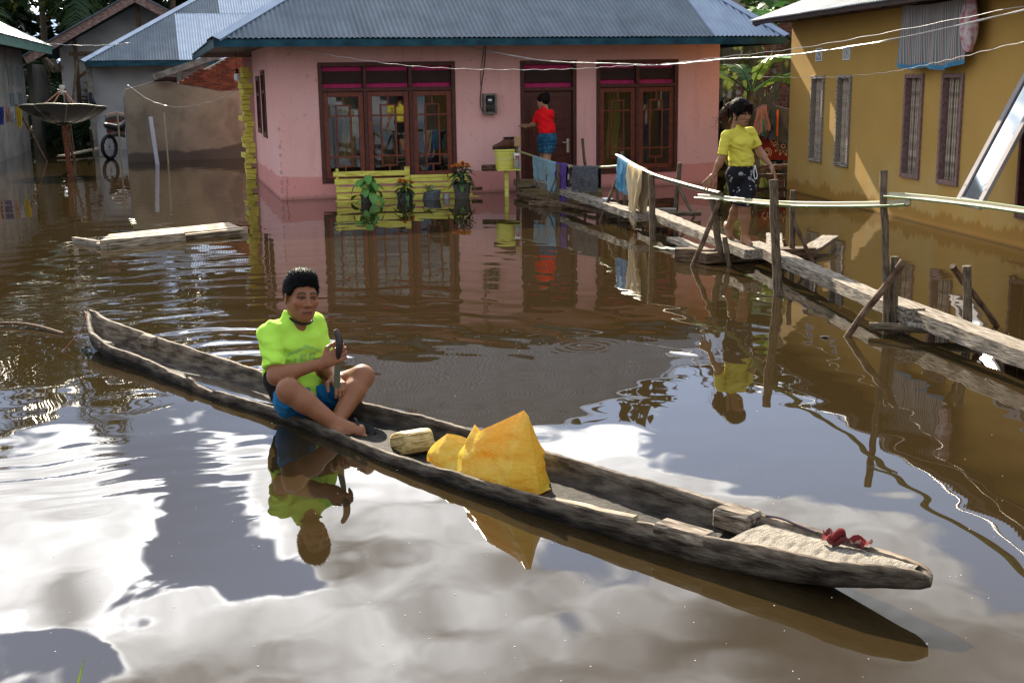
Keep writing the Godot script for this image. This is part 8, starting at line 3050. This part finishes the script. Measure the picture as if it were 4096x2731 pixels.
	var cm := cloth_mat(1, 1, 1)
	cm.albedo_texture = carpet_picture()
	cm.backlight_enabled = false
	var cp := MB.new()
	cp.grid(16, 12, func(u: float, v: float): return Vector3(lerpf(-0.28, 0.34, u), lerpf(1.0, 0.42, v) - 0.05 * u, 0.02 * sin(u * 9.0)))
	solo("printed_carpet", cp.done(), cm, "dark red carpet with a cream flower pattern under the drying cloths", "carpet", Transform3D(Basis(Vector3.UP, 0.1), Vector3(4.42, 0.0, -20.6)))
	var dk := MB.new()
	dk.box(at(0, 0.28, 0), Vector3(1.0, 0.07, 0.2), 0.006)
	dk.box(at(0.1, 0.12, -0.2), Vector3(1.1, 0.05, 0.25), 0.006)
	solo("dark_boards", dk.done(), M.brown_board, "dark boards stacked in the shade below the printed carpet", "boards", at(4.5, 0, -20.7))
	# striped blanket and a bag under the yellow eave
	var bm := cloth_mat(1, 1, 1)
	bm.albedo_texture = blanket_picture()
	var bk := MB.new()
	bk.grid(60, 20, func(u: float, v: float): return Vector3(lerpf(0.0, 1.56, u) + 0.03 * (v - 0.5) * cos(u * 3.0), -0.72 * v * (1.0 + 0.03 * sin(u * 11.0)) - 0.03 * sin(u * PI), 0.05 * sin(u * 23.0 + v * 1.5) * (0.3 + 0.7 * v)))
	solo("striped_blanket", bk.done(), bm, "striped grey blanket with a blue hem hanging under the yellow house eave", "blanket", Transform3D(Basis(Vector3.UP, YYAW), YO + Basis(Vector3.UP, YYAW) * Vector3(4.33, 2.56, 0.16)))
	var bg := MB.new()
	bg.grid(24, 16, func(u: float, v: float) -> Vector3:
		var a := u * TAU
		var r := 0.05 + 0.10 * sin(PI * clampf(v * 0.95, 0, 1)) + 0.012 * sin(a * 5.0 + v * 6.0)
		return Vector3(cos(a) * r, -0.62 * v + 0.1, sin(a) * r * 0.5))
	solo("white_bag", bg.done(), tri_mat(ramp_tex(441, 0.03, 3, [C3(0.42, 0.06, 0.10), C3(0.50, 0.42, 0.42), C3(0.58, 0.56, 0.55)], 128), Vector3(2, 2, 2), 0.5), "white and pink plastic bag hanging right of the striped blanket", "bag", Transform3D(Basis(Vector3.UP, YYAW), YO + Basis(Vector3.UP, YYAW) * Vector3(6.0, 2.50, 0.16)))


func blanket_picture() -> ImageTexture:
	var im := Image.create(512, 128, false, Image.FORMAT_RGB8)
	var cols := [Color(0.24, 0.23, 0.22), Color(0.15, 0.15, 0.15), Color(0.36, 0.35, 0.34), Color(0.28, 0.13, 0.11), Color(0.40, 0.385, 0.37), Color(0.10, 0.14, 0.14)]
	for x in 512:
		var k := [0, 2, 1, 4, 3, 2, 5, 0, 4, 1][(x / 4) % 10] as int
		for y in 128:
			var c: Color = cols[k]
			if x < 10 or x > 500 or y > 118:
				c = Color(0.07, 0.22, 0.36)
			im.set_pixel(x, y, c.linear_to_srgb())
	return ImageTexture.create_from_image(im)


func carpet_picture() -> ImageTexture:
	# a printed border, rosettes and scrolls in cream on red
	var s := 256
	var im := Image.create(s, s, false, Image.FORMAT_RGB8)
	var red := Color(0.13, 0.018, 0.014).linear_to_srgb()
	var cream := Color(0.46, 0.35, 0.22).linear_to_srgb()
	var dark := Color(0.02, 0.012, 0.012).linear_to_srgb()
	for y in s:
		for x in s:
			var u := float(x) / s
			var v := float(y) / s
			var c := red
			var q := Vector2(u - 0.66, v - 0.60)
			var r := q.length()
			var a := q.angle()
			if r < 0.27:
				var pet := 0.19 + 0.07 * cos(a * 10.0)
				if r < pet and r > 0.05:
					c = dark
				if absf(r - pet) < 0.016 or absf(r - 0.055) < 0.012 or (r < pet and absf(sin(a * 5.0)) < 0.10):
					c = cream
			for e in [Vector2(0.20, 0.22), Vector2(0.22, 0.78), Vector2(0.62, 0.16), Vector2(0.40, 0.45)]:
				var d: Vector2 = Vector2(u, v) - e
				var sp := d.length() - 0.013 * (d.angle() + PI) - 0.015
				if absf(sp) < 0.012 or (d.length() < 0.14 and absf(sp - 0.06) < 0.010):
					c = cream
			if u < 0.08 or v > 0.90:
				c = red
			im.set_pixel(x, y, c)
	return ImageTexture.create_from_image(im)


func build_dish() -> void:
	# a mesh dish of eight panels that faces the sky, on a rusty post
	var o := thing("satellite_dish", "large dark mesh satellite dish pointing up on a rusty post in the water", "satellite dish", Vector3(-9.24, 0, -25.9))
	var pm := tri_mat(M.bark.albedo_texture, Vector3(3, 3, 3), 0.7)
	pm = tinted(pm, C3(1.3, 0.75, 0.65))
	var pb := MB.new()
	pb.tube([Vector3(0.06, -0.6, 0), Vector3(0.0, 0.98, 0)], [0.055], 12)
	part("post", pb.done(), pm, o)
	var tilt := Basis(Vector3.RIGHT, -0.10)
	var hub := Transform3D(tilt, Vector3(0, 0.99, 0))
	var R := 0.86
	var H := 0.33
	var mesh := tri_mat(ramp_tex(451, 0.03, 4, [C3(0.014, 0.014, 0.016), C3(0.028, 0.027, 0.03), C3(0.045, 0.043, 0.045)], 256, 0.4), Vector3(3, 3, 3), 0.65, null, 0, false, 0.5)
	var rib := flat(0.20, 0.185, 0.13, 0.5)
	for k in 8:
		var a0 := TAU * (k + 0.5) / 8 + 0.04
		var a1 := TAU * (k + 1.5) / 8 + 0.04
		var f := func(u: float, v: float) -> Vector3:
			var a := lerpf(a0, a1, u)
			var r := lerpf(0.14, R, v)
			# the rim of each panel bulges a little between the ribs
			r *= 1.0 + 0.02 * sin(PI * u) * v
			return hub * Vector3(r * sin(a), H * (r / R) * (r / R), r * cos(a))
		var b := MB.new()
		b.grid(10, 10, f)
		var pn := part("panel", b.done(), mesh, o)
		var e := MB.new()
		var edge := []
		for i in 11:
			edge.append(f.call(i / 10.0, 1.0))
		for i in 8:
			edge.append(f.call(1.0, 1.0 - i / 7.0 * 0.999))
		e.tube(edge, [0.012], 6)
		part("rim", e.done(), rib, pn)
	var hb := MB.new()
	hb.lathe([Vector2(0, -0.03), Vector2(0.15, -0.02), Vector2(0.18, 0.02), Vector2(0.0, 0.03)], 16, hub)
	part("hub", hb.done(), M.black, o)
	var lg := MB.new()
	for q in [[-1.05, 0.50], [1.05, 0.50], [PI - 0.1, 0.62], [-0.15, 0.5]]:
		lg.tube([hub * Vector3(R * 0.72 * sin(q[0]), H * 0.52, R * 0.72 * cos(q[0])), hub * Vector3(0.05 * sin(q[0]), 0.66, 0.05 * cos(q[0]))], [0.012], 6)
	part("feed_legs", lg.done(), flat(0.28, 0.095, 0.05, 0.6), o)
	var fd := MB.new()
	fd.lathe([Vector2(0.0, 0.60), Vector2(0.05, 0.60), Vector2(0.085, 0.645), Vector2(0.085, 0.66), Vector2(0.04, 0.67), Vector2(0.035, 0.70), Vector2(0.055, 0.71), Vector2(0.055, 0.79), Vector2(0.0, 0.79)], 14, hub)
	part("feed_horn", fd.done(), flat(0.42, 0.40, 0.32, 0.5), o)
	# the maker's lettering printed on the nearest left panel
	var lines := [["MATRIX", 0.105, 0.60], ["ALLOY", 0.075, 0.49], ["ANTENNA", 0.07, 0.405]]
	var ink := flat(0.006, 0.010, 0.014, 0.5)
	for l in lines:
		var tm := TextMesh.new()
		var fnt := SystemFont.new()
		fnt.font_names = PackedStringArray(["Droid Serif"])
		tm.font = fnt
		tm.text = l[0]
		tm.font_size = 32
		tm.pixel_size = l[1] / 32.0
		tm.depth = 0.002
		var a := -0.42
		var r: float = l[2]
		var p := hub * Vector3(r * sin(a), H * (r / R) * (r / R), r * cos(a))
		var slope := atan(2.0 * H * r / (R * R))
		var t := Transform3D(tilt * Basis(Vector3.UP, a) * Basis(Vector3.RIGHT, PI / 2 - slope), p)
		t.origin += t.basis.z * 0.006
		part("lettering", tm, ink, o, t)
	var ov := MB.new()
	var pts := []
	for i in 30:
		var th := TAU * i / 30
		if th > 3.6 and th < 5.8:
			continue
		var a := -0.42 + 0.30 * cos(th)
		var r := 0.60 + 0.075 * sin(th)
		pts.append(hub * Vector3(r * sin(a), H * (r / R) * (r / R) - 0.006, r * cos(a)) + Vector3(0, 0, 0.008))
	ov.tube(pts, [0.006], 5)
	part("printed_arc", ov.done(), ink, o)


# ---------------------------------------------------------------- wires

func build_wires() -> void:
	var grey := flat(0.32, 0.31, 0.30, 0.35, 0.5)
	grey.metallic = 0.5
	wire("pair of twisted grey wires from the pink eave over the girl to the upper right", [Vector3(-0.919, 2.330, -19.547), Vector3(0.085, 2.105, -18.784), Vector3(0.665, 2.009, -18.354), Vector3(1.522, 1.954, -17.423), Vector3(2.048, 1.922, -16.803), Vector3(2.715, 1.971, -15.790), Vector3(3.297, 1.994, -14.671), Vector3(3.924, 2.104, -12.956), Vector3(4.285, 2.262, -10.536), Vector3(4.320, 2.352, -8.817)], 0.0048, grey, true)
	wire("single grey wire from the left end of the pink eave, crossing under the twisted pair", [Vector3(-3.134, 2.243, -18.506), Vector3(-2.456, 2.122, -18.174), Vector3(-1.500, 1.980, -17.633), Vector3(-0.633, 1.911, -17.209), Vector3(0.223, 1.884, -16.692), Vector3(0.871, 1.883, -16.283), Vector3(1.396, 1.905, -15.981), Vector3(1.899, 1.920, -15.575), Vector3(2.519, 1.982, -15.077), Vector3(3.328, 2.065, -14.379), Vector3(4.050, 2.196, -13.385), Vector3(4.832, 2.367, -11.888), Vector3(5.082, 2.458, -10.374)], 0.0036, grey, false)
	wire("thin dark wire lowest in front of the yellow wall", [Vector3(3.429, 1.790, -20.966), Vector3(3.801, 1.750, -18.402), Vector3(3.963, 1.732, -16.864), Vector3(4.039, 1.738, -15.332), Vector3(4.182, 1.779, -13.910), Vector3(4.255, 1.842, -12.901), Vector3(4.267, 1.906, -11.892), Vector3(4.282, 2.007, -10.482), Vector3(4.317, 2.116, -8.767)], 0.0028, grey, false)
	wire("thin slack wire drooping across the grey outbuilding wall", [Vector3(-8.517, 1.753, -28.012), Vector3(-8.409, 1.724, -27.903), Vector3(-7.891, 1.417, -27.634), Vector3(-7.242, 1.270, -27.500), Vector3(-6.356, 1.406, -27.018), Vector3(-5.319, 1.746, -25.557), Vector3(-3.714, 2.066, -20.104), Vector3(-3.134, 2.243, -18.506), Vector3(-3.126, 2.342, -18.527)], 0.006, grey, false)
	wire("short slack wire between the grey house eave and the iron roof", [Vector3(-13.125, 2.962, -34.505), Vector3(-12.058, 2.855, -34.482), Vector3(-10.991, 2.829, -34.477), Vector3(-10.309, 2.893, -34.592)], 0.010, grey, false)


func wire(label: String, pts: Array, r: float, mat: Material, twisted: bool) -> void:
	var line := path3(pts, 10)
	var o := thing("electric_wire", label, "wire", line[0])
	for s in (2 if twisted else 1):
		var b := MB.new()
		var q := []
		for i in line.size():
			var off := Vector3.ZERO
			if twisted:
				var a := i * 0.9 + PI * s
				off = Vector3(0, cos(a), sin(a)) * r * 0.9
			else:
				off = Vector3(0, 0.006 * sin(i * 1.7), 0)
			q.append(line[i] - line[0] + off)
		b.tube(q, [r], 6)
		part("strand", b.done(), mat, o)
